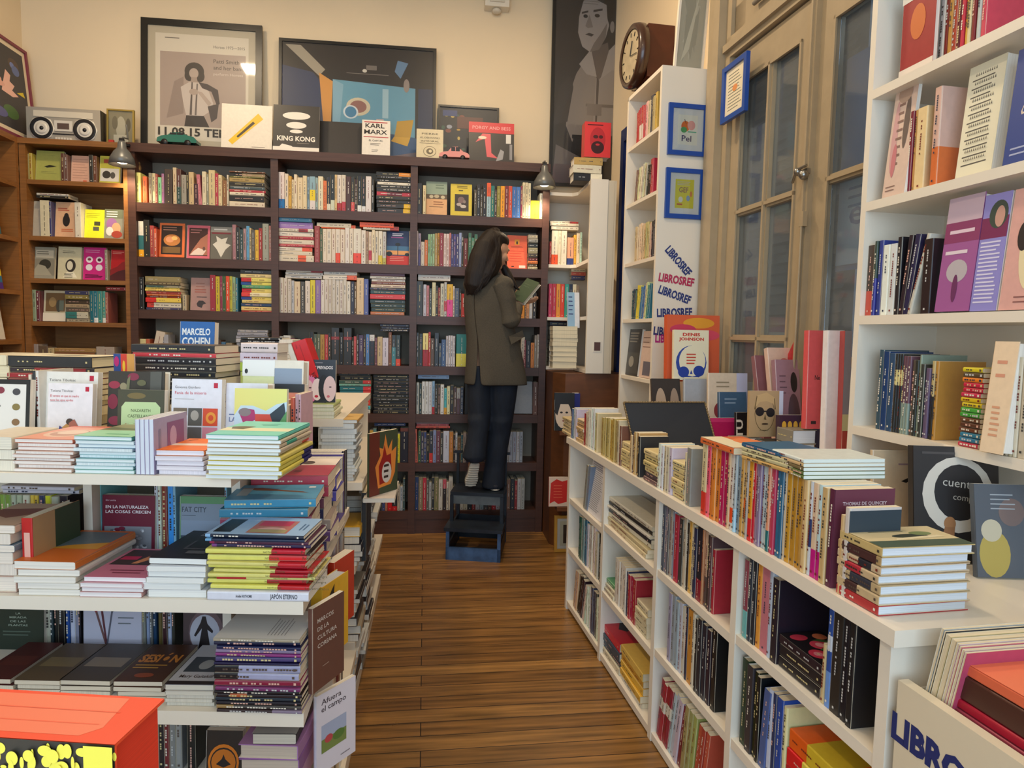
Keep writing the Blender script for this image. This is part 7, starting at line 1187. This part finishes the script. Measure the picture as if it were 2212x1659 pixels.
npile(1193, 1247, 4.62, NZ[3], [(14, 'd8ccb0'), (12, 'cfc2a4'), (10, 'd8ccb0'), (12, 'e0d4b8'), (9, 'd8ccb4'), (8, 'dcd0b4'), (9, 'd4c8ac'), (8, 'e0d4b8'), (9, 'd8ccb0')], 'cream page-edge pile on the lower corner shelf', face='fore', depth=.12, page='eee0c0', jit=.003)
upright(1226, 1252, 632, 0, NZ[3]+.285, 'd8dce4', 'pale blue and white book leaning on the cream page-edge pile', [('r', 0, 0, .6, 1, '8ab0d0'), ('l', .1, .85, .4, 5, .12, .03, '2a3a78')], .02, A0=np.array([0, 4.66, 0.]), D=XD, I=YI, tilt=10)
npile(1238, 1300, 4.50, NZ[0], [(17, '1c1c20', 'e8e0c8@.6-1'), (18, 'd8d0b8'), (16, 'b89858')], 'pile on top of the white corner shelf', face='spine', depth=.14)
upright(1262, 1318, 264, 0, NZ[0]+.165, 'c8302c', 'red box with a bearded portrait on top of the corner shelf pile', [('r', 0, 0, 1, 1, 'd8383a'), ('e', .5, .5, .3, .35, 'b82830'), ('e', .42, .58, .1, .05, '4a1418'), ('e', .62, .58, .08, .05, '4a1418'), ('e', .5, .28, .25, .18, '3a1014'), ('e', .5, .36, .08, .03, 'c83038'), ('l', .1, .9, .6, 1, .1, .03, '5a1418')], .1, A0=np.array([0, 4.52, 0.]), D=XD, I=YI, tilt=0)
BOOKS[-1]['name'] = 'box_set'; BOOKS[-1]['cat'] = 'box'
upright(1197, 1240, 850, 0, .851, '1a2024', 'dark book with a woman\'s face on the cupboard ledge', ARTS['face'], .02, A0=np.array([0, 4.37, 0.]), D=XD, I=YI, tilt=4)
upright(1185, 1226, 1032, 0, .326, 'c82c2c', 'red and white patterned book on the low cupboard ledge', [('r', 0, 0, 1, 1, 'dcc8b8'), ('p', [(.05, .1), (.3, .18), (.5, .08), (.95, .15), (.97, .9), (.7, .85), (.4, .93), (.1, .8)], 'c82c28'), ('l', .25, .7, .5, 5, .1, .02, 'e06a50')], .02, A0=np.array([0, 4.385, 0.]), D=XD, I=YI, tilt=3)
P = at_z(1196, 1191, .001); picture(P, XD, (0, .08, 1), .16, .25, .02, mat('ornate_gilt_frame', 'c89a44', rough=.35, metal=.4), [('r', .3, .1, .75, .85, '3a2c20')], 'e0d4b0', 'small gold frame standing on the floor by the cupboard', mw_=.02)
upright(1236, 1251, 850, 0, .851, '232c7a', 'blue box with a scalloped white label on the cupboard ledge', None, .05, A0=np.array([0, 4.40, 0.]), D=XD, I=YI, tilt=0)
npile(1250, 1302, 4.42, .851, [(.02, 'e0d4b8')]*6, 'cream pile with a scalloped top beside the blue box', face='fore', depth=.1)
# left wall bookcase: covers facing the aisle
for k_, (z, cs) in enumerate(zip(LZ, (('c87848', '3a3030'), ('3a6a70', 'c8c0b0'), ('c83a28', '2a4a8a'), ('d8d0c0', '2a2420'), ('8a7a60', '6a5a48')))):
    for j, (y, c) in enumerate(((4.62, cs[0]), (4.40, cs[1]))):
        a = math.radians(8); Zl = UP*math.cos(a)-XD*math.sin(a); N = XD*math.cos(a)+UP*math.sin(a)
        book(frame(N, YI, Zl, (LX-.06-.02, y, z+.001)), .02, .15, .22, c, f'{cname(c)} book facing out on the {["top", "second", "third", "fourth", "fifth"][k_]} shelf of the side bookcase, {["nearer the corner", "away from the corner"][j]}', art=[('e', .5, .45, .3, .2, 'd8a070' if j == 0 else '5a5a60'), ('l', .15, .85, .6, 2, .06, .02, 'e8e0d0')] if k_ != 2 or j else [('r', 0, .8, 1, 1, 'c82828'), ('r', 0, .6, 1, .8, 'e08028'), ('r', 0, .4, 1, .6, 'd8c030'), ('r', 0, .2, 1, .4, '2a6a8a'), ('r', 0, 0, 1, .2, '4a2a7a')])
# ================================================================ STEP STOOL
SX = np.array([.974, -.226, 0]); SX /= np.linalg.norm(SX); SY = np.array([.19, .982, 0]); SO = np.array([.091, 4.30, 0.])
STW = mat('worn_blue_black_paint', '1b2430', rough=.42, noise=.5, nscale=9)
STL = mat('scuffed_blue_edge', '3d5c86', rough=.45, noise=.45, nscale=14)
stl = empty('step_stool', SO, 'worn blue-black wooden step stool the woman is standing on', 'step stool'); ms = Matrix.Translation(tuple(-SO))
def sb(name, lo, hi, m=STW): MB().box(lo, hi, T=lambda p: SO+SX*p[0]+SY*p[1]+UP*p[2]).obj(name, m, stl, ms)
SW = .365
sb('lower_step', (-.012, -.015, .195), (SW+.012, .20, .218)); sb('top_step', (.0, .155, .398), (SW-.0, .47, .42))
sb('bottom_rail', (.0, .0, .0), (SW, .02, .085), STL); sb('top_apron', (.012, .158, .338), (SW-.012, .178, .397), mat('scuffed_grey_edge', '566068', rough=.5, noise=.35, nscale=12))
for x in (.0, SW-.022):
    P_ = [(0, 0), (.46, 0), (.46, .398), (.165, .398), (.185, .195), (0, .195)]
    poly_side = [(.0, .0), (.03, .0), (.03, .195), (.0, .195)]
    for lo, hi, nm in (((x, .0, .0), (x+.022, .035, .195), 'post'), ((x+.0, .15, .218), (x+.022, .18, .397), 'post'), ((x, .43, .0), (x+.022, .46, .397), 'post')): sb(nm, lo, hi, STL if lo[1] == 0 else STW)
    sb('side_panel', (x+.004, .035, .0), (x+.018, .43, .10)); sb('side_panel', (x+.004, .05, .12), (x+.018, .43, .195))
for x in (.0, SW-.02): sb('handle_post', (x, .42, .42), (x+.018, .438, .64)); sb('handle_cap', (x-.02, .41, .64), (x+.038, .448, .655))
sb('back_board', (.022, .44, .02), (SW-.022, .452, .19))
# ================================================================ WOMAN
wy = 4.50
def W(px, py, dy=0.): return at_y(px, py, wy+dy)
wm = empty('person', W(1060, 1050), 'long-haired woman in grey-brown blazer and jeans reading on the step stool', 'person'); mw_ = mrel(wm)
SKIN = mat('skin', 'c99a7c', rough=.55, noise=.04, nscale=30); HAIR = mat('dark_brown_hair', '1d1410', rough=.5, spec=.3, noise=.25, nscale=40, stretch=(6, 6, .6), bump=.6)
def tweed():
    m = mat('grey_brown_tweed', '4a443a', rough=.9, noise=.3, nscale=260, bump=.35); return m
TWEED = tweed(); DENIM = mat('dark_indigo_denim', '131d2c', rough=.85, noise=.3, nscale=50, stretch=(1, 1, .3), bump=.2)
def remesh(o, vox, sm=4, fac=.6):
    m = o.modifiers.new('r', 'REMESH'); m.mode = 'VOXEL'; m.voxel_size = vox; m.use_smooth_shade = True
    s_ = o.modifiers.new('s', 'SMOOTH'); s_.factor = fac; s_.iterations = sm
    return o
# head frame: forward, side, up
fw_ = np.array([.86, .42, -.28]); fw_ /= np.linalg.norm(fw_); sd = np.cross(fw_, UP); sd /= np.linalg.norm(sd); uh = np.cross(sd, fw_)
HT = np.stack([fw_, sd, uh], axis=1); hc = W(1069, 540)
def hp(f, s_, u): return hc+HT@np.array([f, s_, u])
b = MB()
b.ball(hp(0, 0, .015), (.092, .072, .10), 20, 14, T=HT); b.ball(hp(.035, 0, -.045), (.058, .054, .066), 16, 12, T=HT)
b.ball(hp(.062, 0, -.095), (.026, .026, .022), 12, 8, T=HT)                     # chin
b.tube([hp(.088, 0, .012), hp(.100, 0, -.010), hp(.112, 0, -.030), hp(.098, 0, -.038)], [.008, .010, .013, .008], 10)   # nose
b.ball(hp(.086, 0, .03), (.012, .045, .014), 12, 8, T=HT)                      # brow
b.ball(hp(.088, 0, -.058), (.014, .022, .006), 10, 6, T=HT); b.ball(hp(.086, 0, -.069), (.013, .018, .007), 10, 6, T=HT)  # lips
for s_ in (-1, 1):
    b.ball(hp(.055, s_*.042, -.03), (.03, .022, .03), 10, 8, T=HT); b.ball(hp(.0, s_*.073, -.015), (.018, .01, .028), 10, 8, T=HT)
nk = W(1058, 592, .0)
b.tube([hp(-.015, 0, -.05), (hp(-.02, 0, -.1)+nk)/2, nk, W(1056, 612)], [.05, .048, .052, .07], 16)
b.tube([W(1056, 600), W(1056, 625), W(1055, 680), W(1060, 740), W(1066, 790), W(1066, 830)], [(.1, .07), (.155, .085), (.135, .085), (.12, .085), (.15, .1), (.14, .1)], 20)
# arms
shR, elR, wrR = W(1088, 612, -.08), W(1102, 692, -.10), W(1117, 662, .04)
shL, elL, wrL = W(1022, 612, .08), W(1046, 690, .22), W(1108, 655, .24)
b.tube([shR, (shR+elR)/2, elR, (elR*.4+wrR*.6), wrR], [.05, .043, .037, .032, .024], 12)
b.tube([shL, (shL+elL)/2, elL, (elL*.4+wrL*.6), wrL], [.05, .043, .037, .032, .024], 12)
# green book held in both hands
BZ = np.array([.62, .18, .76]); BZ /= np.linalg.norm(BZ); bX = np.array([-.45, -.62, .62]); bX -= BZ*(bX@BZ); bX /= np.linalg.norm(bX); bY = np.cross(BZ, bX)
bp = W(1107, 648, .10)
bw, bh, bt = .125, .185, .028
if bY[0] < 0: bp = bp
book(frame(bX, bY, BZ, bp), bt, bw, bh, '4c5a44', 'olive green hardcover held open-handed by the woman', art=[('l', .15, .75, .5, 2, .1, .015, '6a7860')], hard=True, page='d8d0b8')
BOOKS[-1]['child'] = True
def hand(wr, palm_c, palm_n, fdir, scale=1., thumb=1, curl=.7):
    f = np.array(fdir, float); f /= np.linalg.norm(f); n_ = np.array(palm_n, float); n_ -= f*(n_@f); n_ /= np.linalg.norm(n_); s_ = np.cross(f, n_)
    T_ = np.stack([f, s_, n_], axis=1)
    b.ball(palm_c, (.045, .04, .015), 14, 8, T=T_); b.tube([wr, palm_c-f*.02], [.023, .026], 12)
    for i, (off, ln) in enumerate(((-.030, .062), (-.010, .072), (.010, .068), (.029, .052))):
        p = palm_c+f*.035+s_*off; pts = [p]; d = f.copy(); ang = curl*(1+.12*i)
        for seg, L_ in enumerate((ln*.45, ln*.32, ln*.25)):
            p = p+d*L_; pts.append(p); q = ang*.75; d = d*math.cos(q)+n_*math.sin(q)
        b.tube(pts, [.0088, .0084, .0076, .006], 8)
    p = palm_c-f*.02-s_*.03*thumb; d = (f*.6-s_*.7*thumb+n_*.35); d /= np.linalg.norm(d); b.tube([p, p+d*.032, p+d*.05+f*.018, p+d*.055+f*.036], [.012, .0105, .009, .007], 8)
bc = bp+bX*(bt/2)+bY*(bw/2)+BZ*(bh*.22)
# near hand: palm under the book's near corner, fingers pointing away and curling up round it
hand(wrR, W(1133, 652, .06), (-.25, .35, .9), (.95, .12, .2), thumb=1, curl=.3)
hand(wrL, bp+bY*.01-bX*.012+BZ*.05, bX, bY*.6+BZ*.5, thumb=1, curl=.5)
# legs and feet
hipL, kneeL, ankL = W(1036, 820), W(1034, 905, -.03), W(1024, 985, -.06)
hipR, kneeR, ankR = W(1088, 820), W(1084, 915, .0), W(1068, 1022, .04)
for a_, k_, n_ in ((hipL, kneeL, ankL), (hipR, kneeR, ankR)): b.tube([a_, (a_+k_)/2, k_, (k_+n_)/2, n_], [.085, .07, .052, .05, .034], 14)
toeL = np.array([W(1016, 1040, .04)[0], wy+.06, .445]); b.tube([ankL, toeL], [.032, .03], 12)
toeR = np.array([ankR[0]+.02, wy+.16, .45]); b.tube([ankR, np.array([ankR[0], ankR[1], .46]), toeR], [.034, .035, .03], 12)
body = b.obj('body', SKIN, wm, mw_); remesh(body, .0052, 3, .5)
eye = MB(); eye.ball(hp(.0845, .0, .0), .001)
for s_ in (-1, 1):
    MB().ball(hp(.077, s_*.032, .006), (.008, .013, .006), T=HT).obj('eye', mat('lowered_eyelid', '6a4636', rough=.5), wm, mw_)
    MB().tube([hp(.086, s_*.018, .026), hp(.088, s_*.033, .030), hp(.076, s_*.05, .026)], .0028, 6).obj('eyebrow', HAIR, wm, mw_)
MB().ball(hp(.1, 0, -.063), (.006, .016, .0075), T=HT).obj('lips', mat('lips', 'a05a50', rough=.5), wm, mw_)
# hair: cap over the skull, long fall down the back, a lock in front of the shoulder
h = MB()
h.ball(hp(-.040, 0, .032), (.088, .083, .096), 22, 14, T=HT)
h.ball(hp(-.006, 0, .072), (.090, .079, .056), 18, 12, T=HT)
h.ball(hp(-.068, 0, -.03), (.070, .084, .09), 18, 12, T=HT)
def strand(pts, rad): h.tube([W(*p) for p in pts], rad, 14)
strand([(1064, 505, -.02), (1050, 530, -.06), (1042, 560, -.08), (1032, 595, -.10), (1024, 618, -.11), (1018, 637, -.10)], [(.05, .05), (.075, .06), (.09, .06), (.082, .05), (.058, .035), (.012, .012)])
strand([(1052, 535, -.02), (1036, 560, -.04), (1024, 590, -.07), (1016, 618, -.08), (1012, 638, -.07)], [(.06, .06), (.066, .05), (.064, .04), (.045, .028), (.01, .008)])
strand([(1068, 540, -.05), (1062, 565, -.08), (1052, 590, -.11), (1040, 612, -.12), (1030, 628, -.12)], [(.05, .05), (.055, .05), (.05, .035), (.035, .025), (.01, .01)])
strand([(1070, 520, -.05), (1073, 545, -.06), (1073, 568, -.07), (1066, 588, -.09), (1056, 602, -.11)], [(.03, .04), (.035, .04), (.038, .035), (.03, .03), (.012, .012)])
strand([(1078, 560, .06), (1094, 588, .06), (1106, 608, .04), (1116, 622, .03), (1124, 628, .03)], [(.02, .03), (.03, .03), (.024, .02), (.012, .012), (.004, .004)])
hair = h.obj('hair', HAIR, wm, mw_); remesh(hair, .006, 5, .6)
hs = MB(); rr2_ = random.Random(3)
ctl = [[(1066, 492, 0), (1052, 505, -.05), (1038, 540, -.08), (1022, 590, -.1), (1012, 634, -.09)], [(1072, 492, 0), (1068, 515, -.07), (1062, 550, -.1), (1046, 600, -.14), (1030, 632, -.13)], [(1078, 496, -.02), (1080, 515, -.07), (1078, 545, -.09), (1070, 580, -.12), (1056, 604, -.13)], [(1060, 494, .03), (1042, 515, -.0), (1030, 550, -.03), (1014, 595, -.05), (1006, 630, -.05)]]
for i in range(90):
    u_ = rr2_.random()*2.99; k_ = int(u_); f_ = u_-k_
    if k_ == 2: f_ = f_*.9
    A2, B2_ = (ctl[k_], ctl[k_+1]) if k_ < 2 else (ctl[3], ctl[0])
    P2 = [W(a[0]*(1-f_)+b_[0]*f_+rr2_.uniform(-1.5, 1.5), a[1]*(1-f_)+b_[1]*f_, a[2]*(1-f_)+b_[2]*f_-.006) for a, b_ in zip(A2, B2_)]
    P3 = [P2[0], P2[0]*.5+P2[1]*.5, P2[1], P2[1]*.5+P2[2]*.5+XD*rr2_.uniform(-.004, .004), P2[2], P2[2]*.5+P2[3]*.5, P2[3], P2[3]*.4+P2[4]*.6, P2[4]+UP*rr2_.uniform(-.02, .03)]
    hs.tube(P3, [.003, .0055, .006, .006, .006, .006, .0055, .004, .001], 5)
hs.obj('hair_strands', HAIR, wm, mw_)
# blazer: torso shell with a back vent, sleeves, pocket flap, collar
rows_ = [(588, 1040, 1078, .06), (597, 1026, 1094, .085), (608, 1013, 1104, .10), (625, 1004, 1108, .115), (650, 1001, 1108, .12), (680, 1003, 1106, .122), (710, 1006, 1110, .122), (735, 1008, 1121, .128), (760, 1007, 1127, .135), (790, 1006, 1132, .142), (812, 1004, 1136, .147), (830, 1003, 1139, .15)]
t_ = MB(); rs = []; NS = 40
for py, l, r2, dy in rows_:
    a = W(l, py); c = W(r2, py); m_ = (a+c)/2; rx = np.linalg.norm(c-a)/2; g = max(0., (py-742)/88.)*.085 if py > 742 else 0.
    th0 = -math.pi/2-.62; ring = []
    for i in range(NS+1):
        th = th0+g+(2*math.pi-2*g)*i/NS; cx_, sy_ = math.cos(th), math.sin(th); p = 2.5
        k = (abs(cx_)**p+abs(sy_)**p)**(-1/p); fl = (.02*max(0, (py-742)/88.) if i < 3 else 0)
        ring.append(m_+XD*(cx_*k*rx)+YI*(sy_*k*dy*1.0-fl-.006*math.sin(py*.09)*math.cos(th*5)))
    rs.append(ring)
t_.rings(rs, cap=False, closed=False)
ct = t_.obj('blazer', TWEED, wm, mw_); sm = ct.modifiers.new('t', 'SOLIDIFY'); sm.thickness = .006; sm.offset = 1; ss = ct.modifiers.new('s', 'SUBSURF'); ss.levels = ss.render_levels = 1
def sleeve_(sh, el, wr, name, sgn):
    m = MB(); up1 = sh*.55+el*.45; fo = el*.5+wr*.5
    m.ball(sh+np.array([0, 0, -.012]), (.07, .068, .062), 16, 12)
    m.tube([sh+np.array([-.02*sgn, 0, .0]), up1, el+(el-sh)*.02, el*.75+wr*.25+np.array([0, 0, -.012]), fo, wr*.92+fo*.08], [.068, .066, .064, .062, .055, .045], 18)
    m.ball(el+np.array([.004, 0, .0]), (.064, .062, .056), 14, 10)
    for q, (aa, bb_, rr2) in enumerate(((.35, .2, .05), (.6, .35, .046), (.8, .5, .042))):       # folds round the elbow
        c_ = el*(1-aa*.6)+wr*aa*.6; m.ball(c_+np.array([.01*math.cos(q*2), -.012, .018*math.sin(q*2.2)]), (.05, .056, .02), 12, 8, T=rotz(q*.9))
    o = m.obj(name, TWEED, wm, mw_); remesh(o, .007, 4, .5)
sleeve_(shR, elR, wrR, 'sleeve', 1); sleeve_(shL, elL, wrL, 'sleeve', -1)
m = MB(); fc = [W(1099, 727, -.14), W(1128, 714, -.10), W(1132, 728, -.09), W(1104, 744, -.155)]
m.add(fc+[p+np.array([0, -.012, 0]) for p in fc], [(3, 2, 1, 0), (4, 5, 6, 7), (0, 1, 5, 4), (1, 2, 6, 5), (2, 3, 7, 6), (3, 0, 4, 7)]); m.obj('pocket_flap', TWEED, wm, mw_)
m = MB(); m.tube([W(1038, 592, -.07), W(1056, 584, -.085), W(1074, 590, -.06), W(1084, 602, .0)], [(.02, .014)]*4, 10); m.obj('collar', TWEED, wm, mw_)
# jeans
j = MB()
def legs(rows2):
    rs = []
    for py, l, r2, dep, dy in rows2:
        a = W(l, py, dy); c = W(r2, py, dy); m_ = (a+c)/2; rx = np.linalg.norm(c-a)/2
        rs.append([m_+XD*rx*math.cos(q)+YI*dep*math.sin(q)+UP*(.004*math.sin(q*3+py)) for q in [2*math.pi*i/22 for i in range(22)]])
    j.rings(rs)
legs([(790, 1008, 1066, .11, 0), (830, 1009, 1064, .11, -.0), (860, 1009, 1062, .1, -.01), (892, 1012, 1060, .085, -.02), (905, 1009, 1058, .09, -.03), (922, 1012, 1056, .08, -.04), (950, 1007, 1052, .075, -.05), (972, 1002, 1050, .08, -.06), (986, 998, 1050, .085, -.06), (996, 1006, 1046, .08, -.05)])
legs([(790, 1052, 1122, .12, 0), (830, 1054, 1119, .115, .0), (860, 1055, 1115, .105, 0), (895, 1058, 1110, .09, .01), (908, 1054, 1108, .095, .01), (935, 1054, 1103, .08, .02), (970, 1050, 1097, .075, .02), (1005, 1047, 1092, .075, .03), (1035, 1042, 1091, .085, .03), (1052, 1040, 1090, .09, .03)])
jo = j.obj('jeans', DENIM, wm, mw_); remesh(jo, .008, 4, .5)
# shoes: near one up on its toes, showing the white ribbed sole
m = MB(); toe = np.array([W(1016, 1046)[0], wy+.02, .447]); heel = W(1026, 1000, -.085); dv = heel-toe; L_ = np.linalg.norm(dv); dv /= L_; nn = np.cross(XD, dv); nn /= np.linalg.norm(nn)
if nn[1] > 0: nn = -nn
prof = [(0, .022), (.08, .040), (.3, .047), (.55, .036), (.75, .036), (.95, .034), (1.0, .024)]
rs = [[toe+dv*L_*a+XD*w*math.cos(q)+nn*(.016*math.sin(q)) for q in [2*math.pi*i/16 for i in range(16)]] for a, w in prof]
m.rings(rs)
for i in range(9):
    a = .08+.1*i; w = np.interp(a, [q[0] for q in prof], [q[1] for q in prof])*.9
    m.tube([toe+dv*L_*a+nn*.016-XD*w, toe+dv*L_*a+nn*.019, toe+dv*L_*a+nn*.016+XD*w], .006, 6)
m.obj('shoe_sole', mat('off_white_rubber', 'cfc8ba', rough=.6), wm, mw_)
m = MB(); rs = [[toe+dv*L_*a-nn*.03+XD*w*.92*math.cos(q)+nn*(.032*math.sin(q)) for q in [2*math.pi*i/16 for i in range(16)]] for a, w in prof]; m.rings(rs); m.obj('shoe', mat('grey_canvas', '4a4c58', rough=.8), wm, mw_)
m = MB(); c_ = np.array([ankR[0]-.0, wy+.06, .452]); m.ball(c_, (.045, .13, .035), 18, 10); m.obj('shoe', mat('dark_canvas', '1d2230', rough=.8), wm, mw_)
m = MB(); m.ball(c_-UP*.022, (.047, .132, .012), 18, 6); m.obj('shoe_sole', mat('off_white_rubber', 'cfc8ba'), wm, mw_)
# ================================================================ BOOKS BECOME OBJECTS
import re
def corners(b):
    m = b['mw']; return [np.array(m@Vector((x*b['t'], y*b['w'], z*b['h']))) for x in (0, 1) for y in (0, 1) for z in (0, 1)]
def screen_area(b):
    P = corners(b)
    if not any((p-EYEP)@FWD > .1 for p in P): return 0.
    q = [proj(p) for p in P if (p-EYEP)@FWD > .1]; xs = [min(2212, max(0, a)) for a, _ in q]; ys = [min(1659, max(0, a)) for _, a in q]
    return (max(xs)-min(xs))*(max(ys)-min(ys))
for i, b in enumerate(BOOKS):
    b['area'] = screen_area(b); b['kind'] = b['name'] or ('hardcover_book' if b['hard'] else 'paperback')
def plain_mesh(b):
    t = MB(); cover_mesh(b, t); pages_mesh(b, t, 1); art_mesh(b, t, 2); return t
live = [b for b in BOOKS if b['area'] > 4]
for b in live: b['o'] = plain_mesh(b).obj(b['kind'], [COVER, PAGES, PRINT], None, b['mw'])
# which books show largest from the camera: look along a grid of rays
from mathutils.bvhtree import BVHTree
bpy.context.view_layer.update(); dg = bpy.context.evaluated_depsgraph_get(); seen = {}
VV = []; FF = []; WHO = []
for ob in list(SC.objects):
    if ob.type != 'MESH' or ob.name.startswith(('glazing', 'door_pane', 'transom_pane')): continue
    ev = ob.evaluated_get(dg); me = ev.to_mesh(); mw = ob.matrix_world; base = len(VV); n = len(me.vertices)
    co = np.empty(n*3, 'f'); me.vertices.foreach_get('co', co); co = co.reshape(-1, 3); R_ = np.array(mw)[:3, :3]; T_ = np.array(mw)[:3, 3]
    VV += [tuple(v) for v in (co@R_.T+T_).tolist()]
    for p in me.polygons: FF.append([base+i for i in p.vertices]); WHO.append(ob.name)
    ev.to_mesh_clear()
bvh = BVHTree.FromPolygons(VV, FF); o0 = Vector(EYEP)
for j in range(0, 1659, 5):
    for i in range(0, 2212, 5):
        h = bvh.ray_cast(o0, Vector(ray(i+2, j+2)))
        if h[2] is not None: seen[WHO[h[2]]] = seen.get(WHO[h[2]], 0)+1
del bvh, VV, FF, WHO
for b in live: b['seen'] = seen.get(b['o'].name, 0)
keep = set(); rest = {}
for k in sorted({b['kind'] for b in live}):
    L_ = sorted([b for b in live if b['kind'] == k and b['seen'] > 0], key=lambda b: -b['seen']); keep |= {id(b) for b in L_[:300]}
    print('KIND', k, 'seen', len(L_), 'smallest kept', L_[:300][-1]['seen'] if L_ else 0, 'of', len([b for b in live if b['kind'] == k]))
seen_labels = {}
for b in live:
    me = b['o'].data; nm = b['o'].name; bpy.data.objects.remove(b['o'])
    if id(b) not in keep:
        if b['kind'] in ('paperback', 'hardcover_book'): rest.setdefault(b['kind'], []).append(b)
        else: b['drop'] = True
        continue
for b in live:
    if id(b) not in keep: continue
    lb = b['label']
    if lb in seen_labels or len(lb.split()) > 16: print('LABEL', lb)
    seen_labels[lb] = 1
    big = b['seen'] > 150 or b['child']
    if big: mb = MB(); cover_mesh(b, mb)
    else: mb = plain_mesh(b)
    o = mb.obj(b['kind'], [COVER] if big else [COVER, PAGES, PRINT], None, b['mw'], label=lb, category=b['cat'])
    gm = re.search(r', \S+ along (.*)$|(?:lowest|up) in (the .*)$|topmost on (the .*)$', lb)
    if gm: o['group'] = 'books along '+gm[1] if gm[1] else 'books in '+(gm[2] or gm[3])
    if big:
        pm = MB(); pages_mesh(b, pm); pm.obj('page_block', PAGES, o)
        for ky, nm in (('art', 'cover_print'), ('spine', 'spine_print')):
            if b[ky]:
                am = MB(); b2 = dict(b); b2['spine' if ky == 'art' else 'art'] = None; art_mesh(b2, am); am.obj(nm, PRINT, o)
L_ = [b for k in rest for b in rest[k]]; mb = MB()
for b in L_:
    t = plain_mesh(b); base = len(mb.v); mb.v += [tuple(b['mw']@Vector(v)) for v in t.v]
    mb.f += [tuple(i+base for i in f) for f in t.f]; mb.c += t.c; mb.m += t.m; mb.sm += t.sm
mb.obj('shelved_books', [COVER, PAGES, PRINT], None, None, kind='stuff', category='books', label='all the remaining small or half-hidden books on the shelves and in the piles')
